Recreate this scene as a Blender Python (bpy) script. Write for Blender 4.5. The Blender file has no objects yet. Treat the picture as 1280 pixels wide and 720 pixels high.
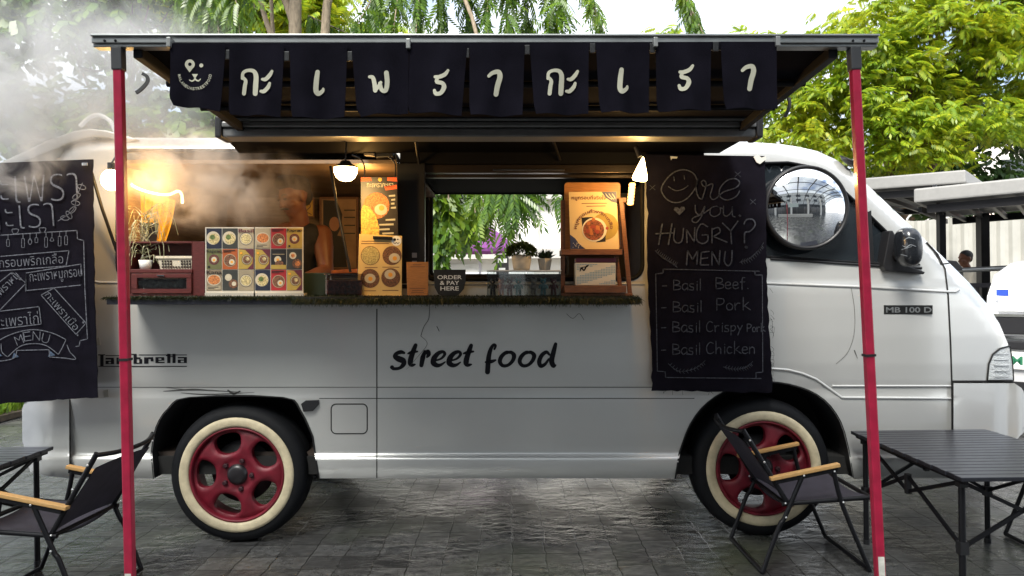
import bpy, bmesh, math, random
import numpy as np
from mathutils import Vector, Matrix, Euler
from mathutils.geometry import delaunay_2d_cdt
random.seed(7); RNG = np.random.default_rng(7)
S = bpy.context.scene; COL = S.collection
PI = math.pi
# ------------------------------------------------------------------ camera, sky, sun, exposure
F, D, H, TH = 924.0, 3.88, 1.33, 0.012      # focal length in 1280-px units, distance to the van side, eye height, roll
cam_d = bpy.data.cameras.new("camera"); cam = bpy.data.objects.new("camera", cam_d); COL.objects.link(cam)
cam_d.sensor_width = 36; cam_d.lens = 36 * F / 1280; cam_d.clip_start = .05; cam_d.clip_end = 3000
ct, st = math.cos(TH), math.sin(TH)
cam.matrix_world = Matrix(((ct, st, 0, 0), (0, 0, -1, -D), (-st, ct, 0, H), (0, 0, 0, 1)))
S.camera = cam
SUN_EL, SUN_AZ = math.radians(50), math.radians(200)     # azimuth clockwise from +Y: the sun is high behind the viewer
W = bpy.data.worlds.new("World"); S.world = W; W.use_nodes = True
nt = W.node_tree; nt.nodes.clear()
def N(t, k, **kw):
    n = t.nodes.new(k)
    for a, b in kw.items(): setattr(n, a, b)
    return n
wo = N(nt, 'ShaderNodeOutputWorld'); bg = N(nt, 'ShaderNodeBackground'); sky = N(nt, 'ShaderNodeTexSky', sky_type='NISHITA', sun_disc=False)
sky.sun_elevation = SUN_EL; sky.sun_rotation = SUN_AZ; sky.dust_density = 2.0
tc = N(nt, 'ShaderNodeTexCoord'); mp = N(nt, 'ShaderNodeMapping'); mp.inputs['Scale'].default_value = (1, 1, 2.6)
nz = N(nt, 'ShaderNodeTexNoise'); nz.inputs['Scale'].default_value = 2.6; nz.inputs['Detail'].default_value = 7; nz.inputs['Roughness'].default_value = .58
rp = N(nt, 'ShaderNodeValToRGB'); rp.color_ramp.elements[0].position = .36; rp.color_ramp.elements[1].position = .60
mx = N(nt, 'ShaderNodeMix', data_type='RGBA'); mx.inputs['B'].default_value = (9.5, 9.7, 10.0, 1)
nt.links.new(tc.outputs['Generated'], mp.inputs['Vector']); nt.links.new(mp.outputs[0], nz.inputs['Vector']); nt.links.new(nz.outputs['Fac'], rp.inputs[0])
nt.links.new(rp.outputs[0], mx.inputs['Factor']); nt.links.new(sky.outputs[0], mx.inputs['A']); nt.links.new(mx.outputs['Result'], bg.inputs['Color'])
bg.inputs['Strength'].default_value = .10; nt.links.new(bg.outputs[0], wo.inputs['Surface'])
sd = bpy.data.lights.new("sun", 'SUN'); sun = bpy.data.objects.new("sun", sd); COL.objects.link(sun)
sd.energy = 3.4; sd.angle = math.radians(22); sd.color = (1, .95, .87)
sdir = Vector((math.sin(SUN_AZ) * math.cos(SUN_EL), math.cos(SUN_AZ) * math.cos(SUN_EL), math.sin(SUN_EL)))
sun.rotation_euler = sdir.to_track_quat('Z', 'Y').to_euler(); sun.location = (0, -6, 12)
vs = S.view_settings; vs.view_transform = 'Standard'; vs.look = 'None'; vs.gamma = 1; vs.exposure = 1.36; vs.use_curve_mapping = False
S.cycles.volume_step_rate = .6; S.cycles.volume_max_steps = 96; S.cycles.max_bounces = 8; S.cycles.transparent_max_bounces = 16; S.cycles.volume_bounces = 1
# ------------------------------------------------------------------ frames: V = camera-level frame in which the van sits square; W = world, z up
CAM = Vector((0, -D, H))
R = Matrix.Translation(CAM) @ Matrix(((ct, 0, st, 0), (0, 1, 0, 0), (-st, 0, ct, 0), (0, 0, 0, 1))) @ Matrix.Translation(-CAM)
def v(px, py, Y=0.0):
    s = (D + Y) / F
    return Vector(((px - 640) * s, Y, H - (py - 360) * s))
def w(px, py, Y=0.0): return R @ v(px, py, Y)
def xv(px, Y=0.0): return (px - 640) * (D + Y) / F
def zv(py, Y=0.0): return H - (py - 360) * (D + Y) / F
# ------------------------------------------------------------------ objects
OFF = {}; VTOP = []
def tag(o, label=None, cat=None, group=None, kind=None):
    if label: o['label'] = label
    if cat: o['category'] = cat
    if group: o['group'] = group
    if kind: o['kind'] = kind
    return o
def thing(name, label, cat, loc, group=None, frame='V'):
    o = bpy.data.objects.new(name, None); COL.objects.link(o); o.location = loc; o.empty_display_size = .1
    OFF[o.name] = Vector(loc)
    if frame == 'V': VTOP.append(o)
    return tag(o, label, cat, group)
def link_mesh(name, me, mats, parent=None, loc=None, frame='V'):
    """one mesh object from absolute coordinates"""
    o = bpy.data.objects.new(name, me)
    for m in (mats if isinstance(mats, (list, tuple)) else [mats]): me.materials.append(m)
    COL.objects.link(o)
    if parent is not None:
        off = OFF[parent.name]; o.parent = parent
    else:
        if loc is None:
            n = len(me.vertices); a = np.empty(n * 3); me.vertices.foreach_get('co', a); a = a.reshape(-1, 3)
            lo, hi = a.min(0), a.max(0); loc = ((lo[0] + hi[0]) / 2, (lo[1] + hi[1]) / 2, lo[2])
        off = Vector(loc); o.location = off
        if frame == 'V': VTOP.append(o)
    OFF[o.name] = Vector(off)
    me.transform(Matrix.Translation(-Vector(off)))
    return o
def kids(o): return [c for c in COL.objects if c.parent == o]
def copy_tree(o, parent=None):
    c = o.copy(); COL.objects.link(c)
    if parent is not None: c.parent = parent
    for k in kids(o): copy_tree(k, c)
    return c
def smooth_path(pts, k=6, closed=False):
    P = [Vector(p) for p in pts]; n = len(P)
    if n < 3: return P
    out = []
    for i in range(n if closed else n - 1):
        g = (lambda j: P[j % n]) if closed else (lambda j: P[max(0, min(n - 1, j))])
        a, b, c, d = g(i - 1), g(i), g(i + 1), g(i + 2)
        for q in range(k):
            t = q / k
            out.append(.5 * ((2 * b) + (c - a) * t + (2 * a - 5 * b + 4 * c - d) * t * t + (3 * b - a - 3 * c + d) * t ** 3))
    if not closed: out.append(P[-1])
    return out
class MB:
    def __init__(s): s.v = []; s.f = []; s.m = []; s.s = []
    def add(s, vs_, fs, mi=0, sm=False):
        b = len(s.v); s.v += [tuple(p) for p in vs_]
        for f in fs: s.f.append([b + i for i in f]); s.m.append(mi); s.s.append(sm)
        return s
    def box(s, x0, x1, y0, y1, z0, z1, mi=0):
        p = [(x, y, z) for z in (z0, z1) for y in (y0, y1) for x in (x0, x1)]
        return s.add(p, [(0, 2, 3, 1), (4, 5, 7, 6), (0, 1, 5, 4), (2, 6, 7, 3), (0, 4, 6, 2), (1, 3, 7, 5)], mi)
    def pbox(s, x0, y0, x1, y1, Y0, Y1, mi=0):
        return s.box(xv(x0, Y0), xv(x1, Y0), Y0, Y1, zv(y1, Y0), zv(y0, Y0), mi)
    def bar(s, p0, p1, a, b, up=(0, 0, 1), mi=0):
        p0, p1 = Vector(p0), Vector(p1); d = (p1 - p0).normalized(); u = Vector(up)
        if abs(d.dot(u)) > .98: u = Vector((0, 1, 0))
        sd_ = d.cross(u).normalized(); u = sd_.cross(d)
        p = [q + sd_ * i * a / 2 + u * j * b / 2 for q in (p0, p1) for i, j in ((-1, -1), (1, -1), (1, 1), (-1, 1))]
        return s.add(p, [(0, 1, 2, 3), (7, 6, 5, 4), (0, 4, 5, 1), (1, 5, 6, 2), (2, 6, 7, 3), (3, 7, 4, 0)], mi)
    def tube(s, path, r, n=8, closed=False, mi=0, flat=None):
        P = [Vector(p) for p in path]; k = len(P)
        rr = list(r) if isinstance(r, (list, tuple)) else [r] * k
        vs_, fs = [], []; u = None
        for i in range(k):
            d = (P[(i + 1) % k] - P[i - 1]) if closed else (P[min(k - 1, i + 1)] - P[max(0, i - 1)])
            if d.length < 1e-9: d = Vector((0, 0, 1))
            d.normalize()
            if u is None: u = d.orthogonal().normalized()
            u = (u - d * u.dot(d))
            u = u.normalized() if u.length > 1e-6 else d.orthogonal().normalized()
            q = d.cross(u)
            for j in range(n):
                a = 2 * PI * j / n; vs_.append(P[i] + (u * math.cos(a) + q * math.sin(a)) * rr[i])
        for i in range(k if closed else k - 1):
            for j in range(n):
                a, b = i * n + j, i * n + (j + 1) % n; c = ((i + 1) % k) * n
                fs.append((a, b, c + (j + 1) % n, c + j))
        s.add(vs_, fs, mi, True)
        if not closed:
            s.add(vs_[:n], [tuple(range(n))[::-1]], mi); s.add(vs_[-n:], [tuple(range(n))], mi)
        return s
    def lathe(s, prof, o, axis=(0, 0, 1), n=24, mi=0, sm=True, scale=(1, 1)):
        o = Vector(o); ax = Vector(axis).normalized(); u = ax.orthogonal().normalized(); q = ax.cross(u)
        if abs(ax.z) > .99: u, q = Vector((1, 0, 0)), Vector((0, 1, 0))
        vs_, fs = [], []
        for r_, h_ in prof:
            for j in range(n):
                a = 2 * PI * j / n; vs_.append(o + ax * h_ + (u * math.cos(a) * scale[0] + q * math.sin(a) * scale[1]) * max(r_, 1e-5))
        for i in range(len(prof) - 1):
            for j in range(n): fs.append((i * n + j, i * n + (j + 1) % n, (i + 1) * n + (j + 1) % n, (i + 1) * n + j))
        return s.add(vs_, fs, mi, sm)
    def prism(s, poly, y0, y1, mi=0):
        """poly of (x,z), from y0 (towards the viewer) back to y1"""
        n = len(poly); a = sum(poly[i][0] * poly[(i + 1) % n][1] - poly[(i + 1) % n][0] * poly[i][1] for i in range(n))
        if a < 0: poly = poly[::-1]
        vs_ = [(x, y0, z) for x, z in poly] + [(x, y1, z) for x, z in poly]
        return s.add(vs_, [tuple(range(n)), tuple(range(2 * n - 1, n - 1, -1))] + [(i, i + n, (i + 1) % n + n, (i + 1) % n) for i in range(n)], mi)
    def pprism(s, poly, Y0, Y1, mi=0): return s.prism([(xv(a, Y0), zv(b, Y0)) for a, b in poly], Y0, Y1, mi)
    def ball(s, c, r, mi=0, n=12, sc=(1, 1, 1)):
        k = n // 2; vs_, fs = [], []
        for i in range(k + 1):
            t = PI * i / k
            for j in range(n):
                a = 2 * PI * j / n; vs_.append((c[0] + r * sc[0] * math.sin(t) * math.cos(a), c[1] + r * sc[1] * math.sin(t) * math.sin(a), c[2] + r * sc[2] * math.cos(t)))
        for i in range(k):
            for j in range(n): fs.append((i * n + j, (i + 1) * n + j, (i + 1) * n + (j + 1) % n, i * n + (j + 1) % n))
        return s.add(vs_, fs, mi, True)
    def sheet(s, fn, nu, nv, mi=0, sm=True):
        """fn(u,v) -> point, u,v in 0..1"""
        vs_ = [fn(i / nu, j / nv) for j in range(nv + 1) for i in range(nu + 1)]
        return s.add(vs_, [(j * (nu + 1) + i, j * (nu + 1) + i + 1, (j + 1) * (nu + 1) + i + 1, (j + 1) * (nu + 1) + i) for j in range(nv) for i in range(nu)], mi, sm)
    def stroke(s, pts, wd, Y, mi=0, k=6, px=True, yf=None):
        """a flat painted line; pts are photo pixels at depth Y, wd pixel width or list"""
        P = smooth_path([(a, b, 0) for a, b in pts], k); n = len(P)
        ws = np.interp(np.linspace(0, 1, n), np.linspace(0, 1, len(wd)), wd) if isinstance(wd, (list, tuple)) else [wd] * n
        L, Rr = [], []
        for i in range(n):
            d = P[min(n - 1, i + 1)] - P[max(0, i - 1)]
            if d.length < 1e-6: d = Vector((1, 0, 0))
            d.normalize(); q = Vector((-d.y, d.x, 0)) * ws[i] / 2
            L.append(P[i] + q); Rr.append(P[i] - q)
        f3 = (lambda p: v(p.x, p.y, yf(p.x, p.y) if yf else Y))
        vs_ = [f3(p) for pr in zip(L, Rr) for p in pr]
        s.add(vs_, [(2 * i, 2 * i + 1, 2 * i + 3, 2 * i + 2) for i in range(n - 1)], mi)
        for c, w0 in ((P[0], ws[0]), (P[-1], ws[-1])):
            if w0 > .6: s.disc(c.x, c.y, w0 / 2, Y - .0002, mi, yf=yf)
        return s
    def disc(s, cx, cy, r, Y, mi=0, n=12, ry=None, yf=None, rot=0):
        ry = r if ry is None else ry; vs_ = []
        for j in range(n):
            a = 2 * PI * j / n; dx, dy = r * math.cos(a), ry * math.sin(a)
            x, y = cx + dx * math.cos(rot) - dy * math.sin(rot), cy + dx * math.sin(rot) + dy * math.cos(rot)
            vs_.append(v(x, y, (yf(x, y) - .0002) if yf else Y))
        return s.add(vs_, [tuple(range(n))], mi)
    def ppoly(s, pts, Y, mi=0): return s.add([v(a, b, Y) for a, b in pts], [tuple(range(len(pts)))], mi)
    def mesh(s, name, bevel=0, fixn=True):
        me = bpy.data.meshes.new(name); me.from_pydata(s.v, [], s.f)
        me.polygons.foreach_set('material_index', s.m); me.polygons.foreach_set('use_smooth', s.s)
        if bevel or fixn:
            bm = bmesh.new(); bm.from_mesh(me)
            if bevel:
                bmesh.ops.remove_doubles(bm, verts=bm.verts, dist=1e-6)
                e = [e for e in bm.edges if len(e.link_faces) == 2 and e.calc_face_angle(0) > .5]
                bmesh.ops.bevel(bm, geom=e, offset=bevel, segments=2, profile=.6, affect='EDGES', clamp_overlap=True)
            if fixn: bmesh.ops.recalc_face_normals(bm, faces=bm.faces)
            bm.to_mesh(me); bm.free()
        me.update(); return me
    def build(s, name, mats, parent=None, bevel=0, loc=None, frame='V', fixn=True):
        return link_mesh(name, s.mesh(name, bevel, fixn), mats, parent, loc, frame)
def np_mesh(name, V_, Q, smooth=False):
    me = bpy.data.meshes.new(name); V_ = np.asarray(V_, np.float32); Q = np.asarray(Q, np.int32); k = Q.shape[1]
    me.vertices.add(len(V_)); me.vertices.foreach_set('co', V_.ravel())
    me.loops.add(Q.size); me.loops.foreach_set('vertex_index', Q.ravel())
    me.polygons.add(len(Q)); me.polygons.foreach_set('loop_start', np.arange(0, Q.size, k, dtype=np.int32))
    me.update(calc_edges=True); me.validate(); return me
# ------------------------------------------------------------------ text
def text_verts(body, offset=0.0, shear=0.0, spacing=1.0):
    cu = bpy.data.curves.new("t", 'FONT'); cu.body = body; cu.offset = offset; cu.shear = shear; cu.space_character = spacing; cu.resolution_u = 4
    o = bpy.data.objects.new("t", cu); COL.objects.link(o); bpy.context.view_layer.update()
    me = bpy.data.meshes.new_from_object(o.evaluated_get(bpy.context.evaluated_depsgraph_get()))
    vv = np.array([q.co[:2] for q in me.vertices]).reshape(-1, 2); ff = [list(p.vertices) for p in me.polygons]
    bpy.data.objects.remove(o); bpy.data.curves.remove(cu); bpy.data.meshes.remove(me)
    return vv, ff
def put_text(mb, body, cx, cy, wpx, hpx, Y, rot=0, mi=0, offset=0, shear=0, spacing=1, yf=None, warp=None):
    """text fitted into a pixel box (centre, width, height), turned by rot degrees clockwise in the photo"""
    vv, ff = text_verts(body, offset, shear, spacing)
    if not len(vv): return mb
    lo, hi = vv.min(0), vv.max(0); u = (vv - (lo + hi) / 2) / np.maximum(hi - lo, 1e-6)
    x, y = u[:, 0] * wpx, -u[:, 1] * hpx
    if warp: x, y = warp(x, y)
    a = math.radians(rot); X = cx + x * math.cos(a) - y * math.sin(a); Yp = cy + x * math.sin(a) + y * math.cos(a)
    return mb.add([v(p, q, yf(p, q) if yf else Y) for p, q in zip(X, Yp)], ff, mi)
# ------------------------------------------------------------------ materials
MC = {}
def mat(name, col, rough=.5, metal=0., var=0., vs_=18., bump=0., bs=80., emit=0., coat=0., spec=.5, trans=0., sheen=0., bdet=4, ecol=None, stretch=None, rvar=0.):
    if name in MC: return MC[name]
    m = bpy.data.materials.new(name); m.use_nodes = True; t = m.node_tree; b = t.nodes['Principled BSDF']
    c = (*col, 1); b.inputs['Base Color'].default_value = c; b.inputs['Roughness'].default_value = rough; b.inputs['Metallic'].default_value = metal
    b.inputs['Specular IOR Level'].default_value = spec; b.inputs['Coat Weight'].default_value = coat; b.inputs['Coat Roughness'].default_value = .08
    b.inputs['Transmission Weight'].default_value = trans; b.inputs['Sheen Weight'].default_value = sheen
    if emit: b.inputs['Emission Color'].default_value = (*(ecol or col), 1); b.inputs['Emission Strength'].default_value = emit
    if var or bump or rvar:
        co = N(t, 'ShaderNodeTexCoord').outputs['Object']
        if stretch:
            mpn = N(t, 'ShaderNodeMapping'); mpn.inputs['Scale'].default_value = stretch; t.links.new(co, mpn.inputs[0]); co = mpn.outputs[0]
        if var or rvar:
            n = N(t, 'ShaderNodeTexNoise'); n.inputs['Scale'].default_value = vs_; n.inputs['Detail'].default_value = 6; t.links.new(co, n.inputs['Vector'])
        if var:
            r = N(t, 'ShaderNodeValToRGB'); r.color_ramp.elements[0].position = .3; r.color_ramp.elements[1].position = .7
            r.color_ramp.elements[0].color = (*[max(0, x * (1 - var)) for x in col], 1); r.color_ramp.elements[1].color = (*[min(1, x * (1 + var)) for x in col], 1)
            t.links.new(n.outputs['Fac'], r.inputs[0]); t.links.new(r.outputs[0], b.inputs['Base Color'])
        if rvar:
            q = N(t, 'ShaderNodeMapRange'); q.inputs['To Min'].default_value = max(0, rough - rvar); q.inputs['To Max'].default_value = min(1, rough + rvar)
            t.links.new(n.outputs['Fac'], q.inputs['Value']); t.links.new(q.outputs[0], b.inputs['Roughness'])
        if bump:
            n2 = N(t, 'ShaderNodeTexNoise'); n2.inputs['Scale'].default_value = bs; n2.inputs['Detail'].default_value = bdet; t.links.new(co, n2.inputs['Vector'])
            bp = N(t, 'ShaderNodeBump'); bp.inputs['Strength'].default_value = bump; bp.inputs['Distance'].default_value = .01
            t.links.new(n2.outputs['Fac'], bp.inputs['Height']); t.links.new(bp.outputs[0], b.inputs['Normal'])
    MC[name] = m; return m
def leaf_mat(name, cols, transl=.5, gloss=.04):
    """cols: colours by leaf"""
    if name in MC: return MC[name]
    m = bpy.data.materials.new(name); m.use_nodes = True; t = m.node_tree; t.nodes.clear()
    g = N(t, 'ShaderNodeNewGeometry'); r = N(t, 'ShaderNodeValToRGB'); e = r.color_ramp.elements
    while len(e) < len(cols): e.new(.5)
    for i, c in enumerate(cols): e[i].position = i / max(1, len(cols) - 1); e[i].color = (*c, 1)
    n = N(t, 'ShaderNodeTexNoise'); n.inputs['Scale'].default_value = .9; n.inputs['Detail'].default_value = 3
    tcn = N(t, 'ShaderNodeTexCoord'); t.links.new(tcn.outputs['Object'], n.inputs['Vector'])
    a = N(t, 'ShaderNodeMath', operation='MULTIPLY_ADD'); a.inputs[1].default_value = .55; t.links.new(g.outputs['Random Per Island'], a.inputs[0])
    b2 = N(t, 'ShaderNodeMapRange'); b2.inputs['From Min'].default_value = .3; b2.inputs['From Max'].default_value = .7; b2.inputs['To Max'].default_value = .45
    t.links.new(n.outputs['Fac'], b2.inputs['Value']); t.links.new(b2.outputs[0], a.inputs[2]); t.links.new(a.outputs[0], r.inputs[0])
    d = N(t, 'ShaderNodeBsdfDiffuse'); tr = N(t, 'ShaderNodeBsdfTranslucent'); gl = N(t, 'ShaderNodeBsdfGlossy'); gl.inputs['Roughness'].default_value = .4
    m1 = N(t, 'ShaderNodeMixShader'); m1.inputs[0].default_value = transl; m2 = N(t, 'ShaderNodeMixShader'); m2.inputs[0].default_value = gloss; o = N(t, 'ShaderNodeOutputMaterial')
    hs = N(t, 'ShaderNodeHueSaturation'); hs.inputs['Hue'].default_value = .475; hs.inputs['Value'].default_value = 1.5
    t.links.new(r.outputs[0], d.inputs[0]); t.links.new(r.outputs[0], hs.inputs['Color']); t.links.new(hs.outputs[0], tr.inputs[0])
    t.links.new(d.outputs[0], m1.inputs[1]); t.links.new(tr.outputs[0], m1.inputs[2]); t.links.new(m1.outputs[0], m2.inputs[1]); t.links.new(gl.outputs[0], m2.inputs[2]); t.links.new(m2.outputs[0], o.inputs[0])
    MC[name] = m; return m
def clear_mat(name, tint=(1, 1, 1), gl=.12, rough=.03):
    if name in MC: return MC[name]
    m = bpy.data.materials.new(name); m.use_nodes = True; t = m.node_tree; t.nodes.clear()
    a = N(t, 'ShaderNodeBsdfTransparent'); a.inputs[0].default_value = (*tint, 1); b = N(t, 'ShaderNodeBsdfGlossy'); b.inputs['Roughness'].default_value = rough
    x = N(t, 'ShaderNodeMixShader'); o = N(t, 'ShaderNodeOutputMaterial'); lw = N(t, 'ShaderNodeFresnel'); lw.inputs[0].default_value = 1.45
    mm = N(t, 'ShaderNodeMath', operation='ADD'); mm.inputs[1].default_value = gl; t.links.new(lw.outputs[0], mm.inputs[0]); t.links.new(mm.outputs[0], x.inputs[0])
    t.links.new(a.outputs[0], x.inputs[1]); t.links.new(b.outputs[0], x.inputs[2]); t.links.new(x.outputs[0], o.inputs[0])
    MC[name] = m; return m
PAINT = mat('silver_paint', (.60, .60, .585), .27, .45, var=.05, vs_=1.4, stretch=(1.2, 1.2, .5), coat=.8, bump=.16, bs=1.1, bdet=0)
PAINTD = mat('bumper_paint', (.30, .305, .30), .40, .3, coat=.3)
BLACKP = mat('black_plastic', (.012, .012, .014), .45, bump=.05)
RUBBER = mat('rubber', (.0035, .004, .0055), .72, spec=.25, var=.25, vs_=30, bump=.08, bs=120)
BLACKM = mat('black_metal', (.007, .007, .009), .45, .2, spec=.3)
INKY = mat('black_lettering', (.004, .004, .007), .6, spec=.2)
CLOTH = mat('navy_canvas', (.0065, .0058, .0098), .95, var=.3, vs_=9, bump=.25, bs=400, spec=.06)
CHALK = mat('chalk', (.042, .046, .060), .95, var=.6, vs_=130)
CHALKL = mat('chalk_grey', (.10, .105, .125), .95, var=.55, vs_=110)
CREAM = mat('cream_print', (.46, .44, .34), .8, var=.06)
ALU = mat('aluminium', (.36, .37, .37), .38, .8, var=.15, vs_=12)
CHROME = mat('chrome', (.8, .8, .8), .1, 1)
RED = mat('red_paint', (.33, .010, .040), .32, coat=.3, var=.16, vs_=25)
RIMRED = mat('crimson_rim', (.135, .004, .014), .52, .1, coat=.0, var=.35, vs_=16)
WHITEW = mat('whitewall', (.50, .43, .29), .68, var=.18, vs_=22, bump=.05)
WOODL = mat('light_wood', (.47, .27, .10), .5, var=.22, vs_=10, stretch=(3, 30, 30))
WOODD = mat('brown_wood', (.16, .062, .026), .5, var=.35, vs_=8, stretch=(3, 26, 26))
WOODO = mat('orange_wood', (.36, .15, .04), .45, var=.2, vs_=8, stretch=(3, 26, 26))
REDWOOD = mat('red_wood', (.085, .016, .014), .42, var=.3, vs_=10, stretch=(4, 30, 30))
WHITE = mat('white', (.75, .75, .72), .55, var=.04)
DARKI = mat('dark_lining', (.040, .028, .022), .6, var=.3)
TANI = mat('tan_lining', (.22, .15, .095), .6, var=.25, vs_=6, stretch=(1, 1, 12))
# ------------------------------------------------------------------ the setting
def paving_mat():
    m = bpy.data.materials.new('stone_paving'); m.use_nodes = True; t = m.node_tree; b = t.nodes['Principled BSDF']
    co = N(t, 'ShaderNodeTexCoord').outputs['Object']
    wob = N(t, 'ShaderNodeTexNoise'); wob.inputs['Scale'].default_value = 9; t.links.new(co, wob.inputs['Vector'])
    ws_ = N(t, 'ShaderNodeVectorMath', operation='MULTIPLY_ADD'); ws_.inputs[1].default_value = (.030, .030, 0); t.links.new(wob.outputs['Color'], ws_.inputs[0]); t.links.new(co, ws_.inputs[2])
    br = N(t, 'ShaderNodeTexBrick', offset=0.0, squash=1.0); t.links.new(ws_.outputs[0], br.inputs['Vector'])
    br.inputs['Scale'].default_value = 1; br.inputs['Brick Width'].default_value = .168; br.inputs['Row Height'].default_value = .168
    br.inputs['Mortar Size'].default_value = .0042; br.inputs['Mortar Smooth'].default_value = .5; br.inputs['Bias'].default_value = 0
    br.inputs['Color1'].default_value = (.036, .036, .037, 1); br.inputs['Color2'].default_value = (.082, .082, .082, 1); br.inputs['Mortar'].default_value = (.012, .012, .011, 1)
    n1 = N(t, 'ShaderNodeTexNoise'); n1.inputs['Scale'].default_value = 1.3; n1.inputs['Detail'].default_value = 6; t.links.new(co, n1.inputs['Vector'])
    r1 = N(t, 'ShaderNodeValToRGB'); r1.color_ramp.elements[0].position = .52; r1.color_ramp.elements[1].position = .72; t.links.new(n1.outputs['Fac'], r1.inputs[0])
    ms = N(t, 'ShaderNodeMix', data_type='RGBA'); ms.inputs['B'].default_value = (.045, .060, .030, 1)
    mf = N(t, 'ShaderNodeMath', operation='MULTIPLY'); mf.inputs[1].default_value = .55; t.links.new(r1.outputs[0], mf.inputs[0]); t.links.new(mf.outputs[0], ms.inputs['Factor']); t.links.new(br.outputs['Color'], ms.inputs['A'])
    n3 = N(t, 'ShaderNodeTexNoise'); n3.inputs['Scale'].default_value = 26; n3.inputs['Detail'].default_value = 5; t.links.new(co, n3.inputs['Vector'])
    mr = N(t, 'ShaderNodeMapRange'); mr.inputs['From Min'].default_value = .3; mr.inputs['From Max'].default_value = .7; mr.inputs['To Min'].default_value = .6; mr.inputs['To Max'].default_value = 1.35; t.links.new(n3.outputs['Fac'], mr.inputs['Value'])
    mu = N(t, 'ShaderNodeMix', data_type='RGBA', blend_type='MULTIPLY'); mu.inputs['Factor'].default_value = 1; t.links.new(ms.outputs['Result'], mu.inputs['A']); t.links.new(mr.outputs[0], mu.inputs['B'])
    t.links.new(mu.outputs['Result'], b.inputs['Base Color'])
    n4 = N(t, 'ShaderNodeTexNoise'); n4.inputs['Scale'].default_value = 2.3; n4.inputs['Detail'].default_value = 5; t.links.new(co, n4.inputs['Vector'])
    rr = N(t, 'ShaderNodeMapRange'); rr.inputs['From Min'].default_value = .35; rr.inputs['From Max'].default_value = .65; rr.inputs['To Min'].default_value = .07; rr.inputs['To Max'].default_value = .42; t.links.new(n4.outputs['Fac'], rr.inputs['Value']); t.links.new(rr.outputs[0], b.inputs['Roughness'])
    mpn = N(t, 'ShaderNodeMapping'); mpn.inputs['Scale'].default_value = (5, 9, 1); t.links.new(co, mpn.inputs[0])
    n2 = N(t, 'ShaderNodeTexNoise'); n2.inputs['Scale'].default_value = 1.6; n2.inputs['Detail'].default_value = 6; n2.inputs['Roughness'].default_value = .6; n2.inputs['Distortion'].default_value = .6; t.links.new(mpn.outputs[0], n2.inputs['Vector'])
    h = N(t, 'ShaderNodeMath', operation='MULTIPLY_ADD'); h.inputs[1].default_value = -1.2; t.links.new(br.outputs['Fac'], h.inputs[0]); t.links.new(n2.outputs['Fac'], h.inputs[2])
    sp_ = N(t, 'ShaderNodeMapRange'); sp_.inputs['To Min'].default_value = .62; sp_.inputs['To Max'].default_value = .12; t.links.new(br.outputs['Fac'], sp_.inputs['Value']); t.links.new(sp_.outputs[0], b.inputs['Specular IOR Level'])
    bp = N(t, 'ShaderNodeBump'); bp.inputs['Strength'].default_value = .5; bp.inputs['Distance'].default_value = .013; t.links.new(h.outputs[0], bp.inputs['Height']); t.links.new(bp.outputs[0], b.inputs['Normal'])
    return m
PAVE = paving_mat()
me = np_mesh('paving', [(-60, -40, 0), (60, -40, 0), (60, 7.0, 0), (-60, 7.0, 0)], [(0, 1, 2, 3)])
tag(link_mesh('paving', me, PAVE, loc=(0, 0, 0), frame='W'), kind='structure')
me = np_mesh('ground', [(-900, 7, -.004), (900, 7, -.004), (900, 1500, -.004), (-900, 1500, -.004)], [(0, 1, 2, 3)])
tag(link_mesh('ground', me, mat('pale_ground', (.30, .27, .22), .9, var=.2, vs_=3), loc=(0, 0, -.004), frame='W'), kind='structure')
CONC = mat('pale_concrete', (.42, .41, .38), .85, var=.15, vs_=6, bump=.2, bs=40)
mb = MB()
for i in range(14): mb.box(-14 + i * .62, -14 + i * .62 + .612, 3.10, 3.24, 0, .10)
tag(mb.build('kerb', CONC, bevel=.012, frame='W'), kind='structure')
mb = MB().box(-14, -5.3, 3.25, 6.2, .01, .07); tag(mb.build('soil', mat('soil', (.06, .045, .03), .95, var=.3), frame='W'), kind='structure')
# grass verge: tufts of blades
n = 9000; px_ = RNG.uniform(-8.5, -5.35, n); py_ = RNG.uniform(3.27, 6.1, n); hh = RNG.uniform(.10, .30, n); a = RNG.uniform(0, 2 * PI, n); wv = .010
ln = RNG.normal(0, .5, (n, 2)) * hh[:, None] * .8
b0 = np.stack([px_ - np.cos(a) * wv, py_ - np.sin(a) * wv, np.full(n, .06)], 1); b1 = np.stack([px_ + np.cos(a) * wv, py_ + np.sin(a) * wv, np.full(n, .06)], 1)
m0 = np.stack([px_ + ln[:, 0] * .4 + np.cos(a) * wv * .7, py_ + ln[:, 1] * .4 + np.sin(a) * wv * .7, .06 + hh * .6], 1); tp = np.stack([px_ + ln[:, 0], py_ + ln[:, 1], .06 + hh], 1)
V_ = np.stack([b0, b1, m0, tp], 1).reshape(-1, 3); Q = np.arange(4 * n).reshape(-1, 4)
GRASS = leaf_mat('grass_blades', [(.05, .13, .012), (.10, .20, .02), (.17, .25, .03)], .35)
tag(link_mesh('grass', np_mesh('grass', V_, Q), GRASS, loc=(-7, 4.5, .06), frame='W'), kind='stuff')
# low rendered wall at the back of the verge
mb = MB().box(-16, -4.2, 6.3, 6.5, 0, .78).box(-16.02, -4.18, 6.27, 6.53, .78, .84)
tag(mb.build('garden_wall', CONC, bevel=.008, frame='W'), 'low pale rendered wall with coping behind the grass verge', 'wall')
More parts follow.
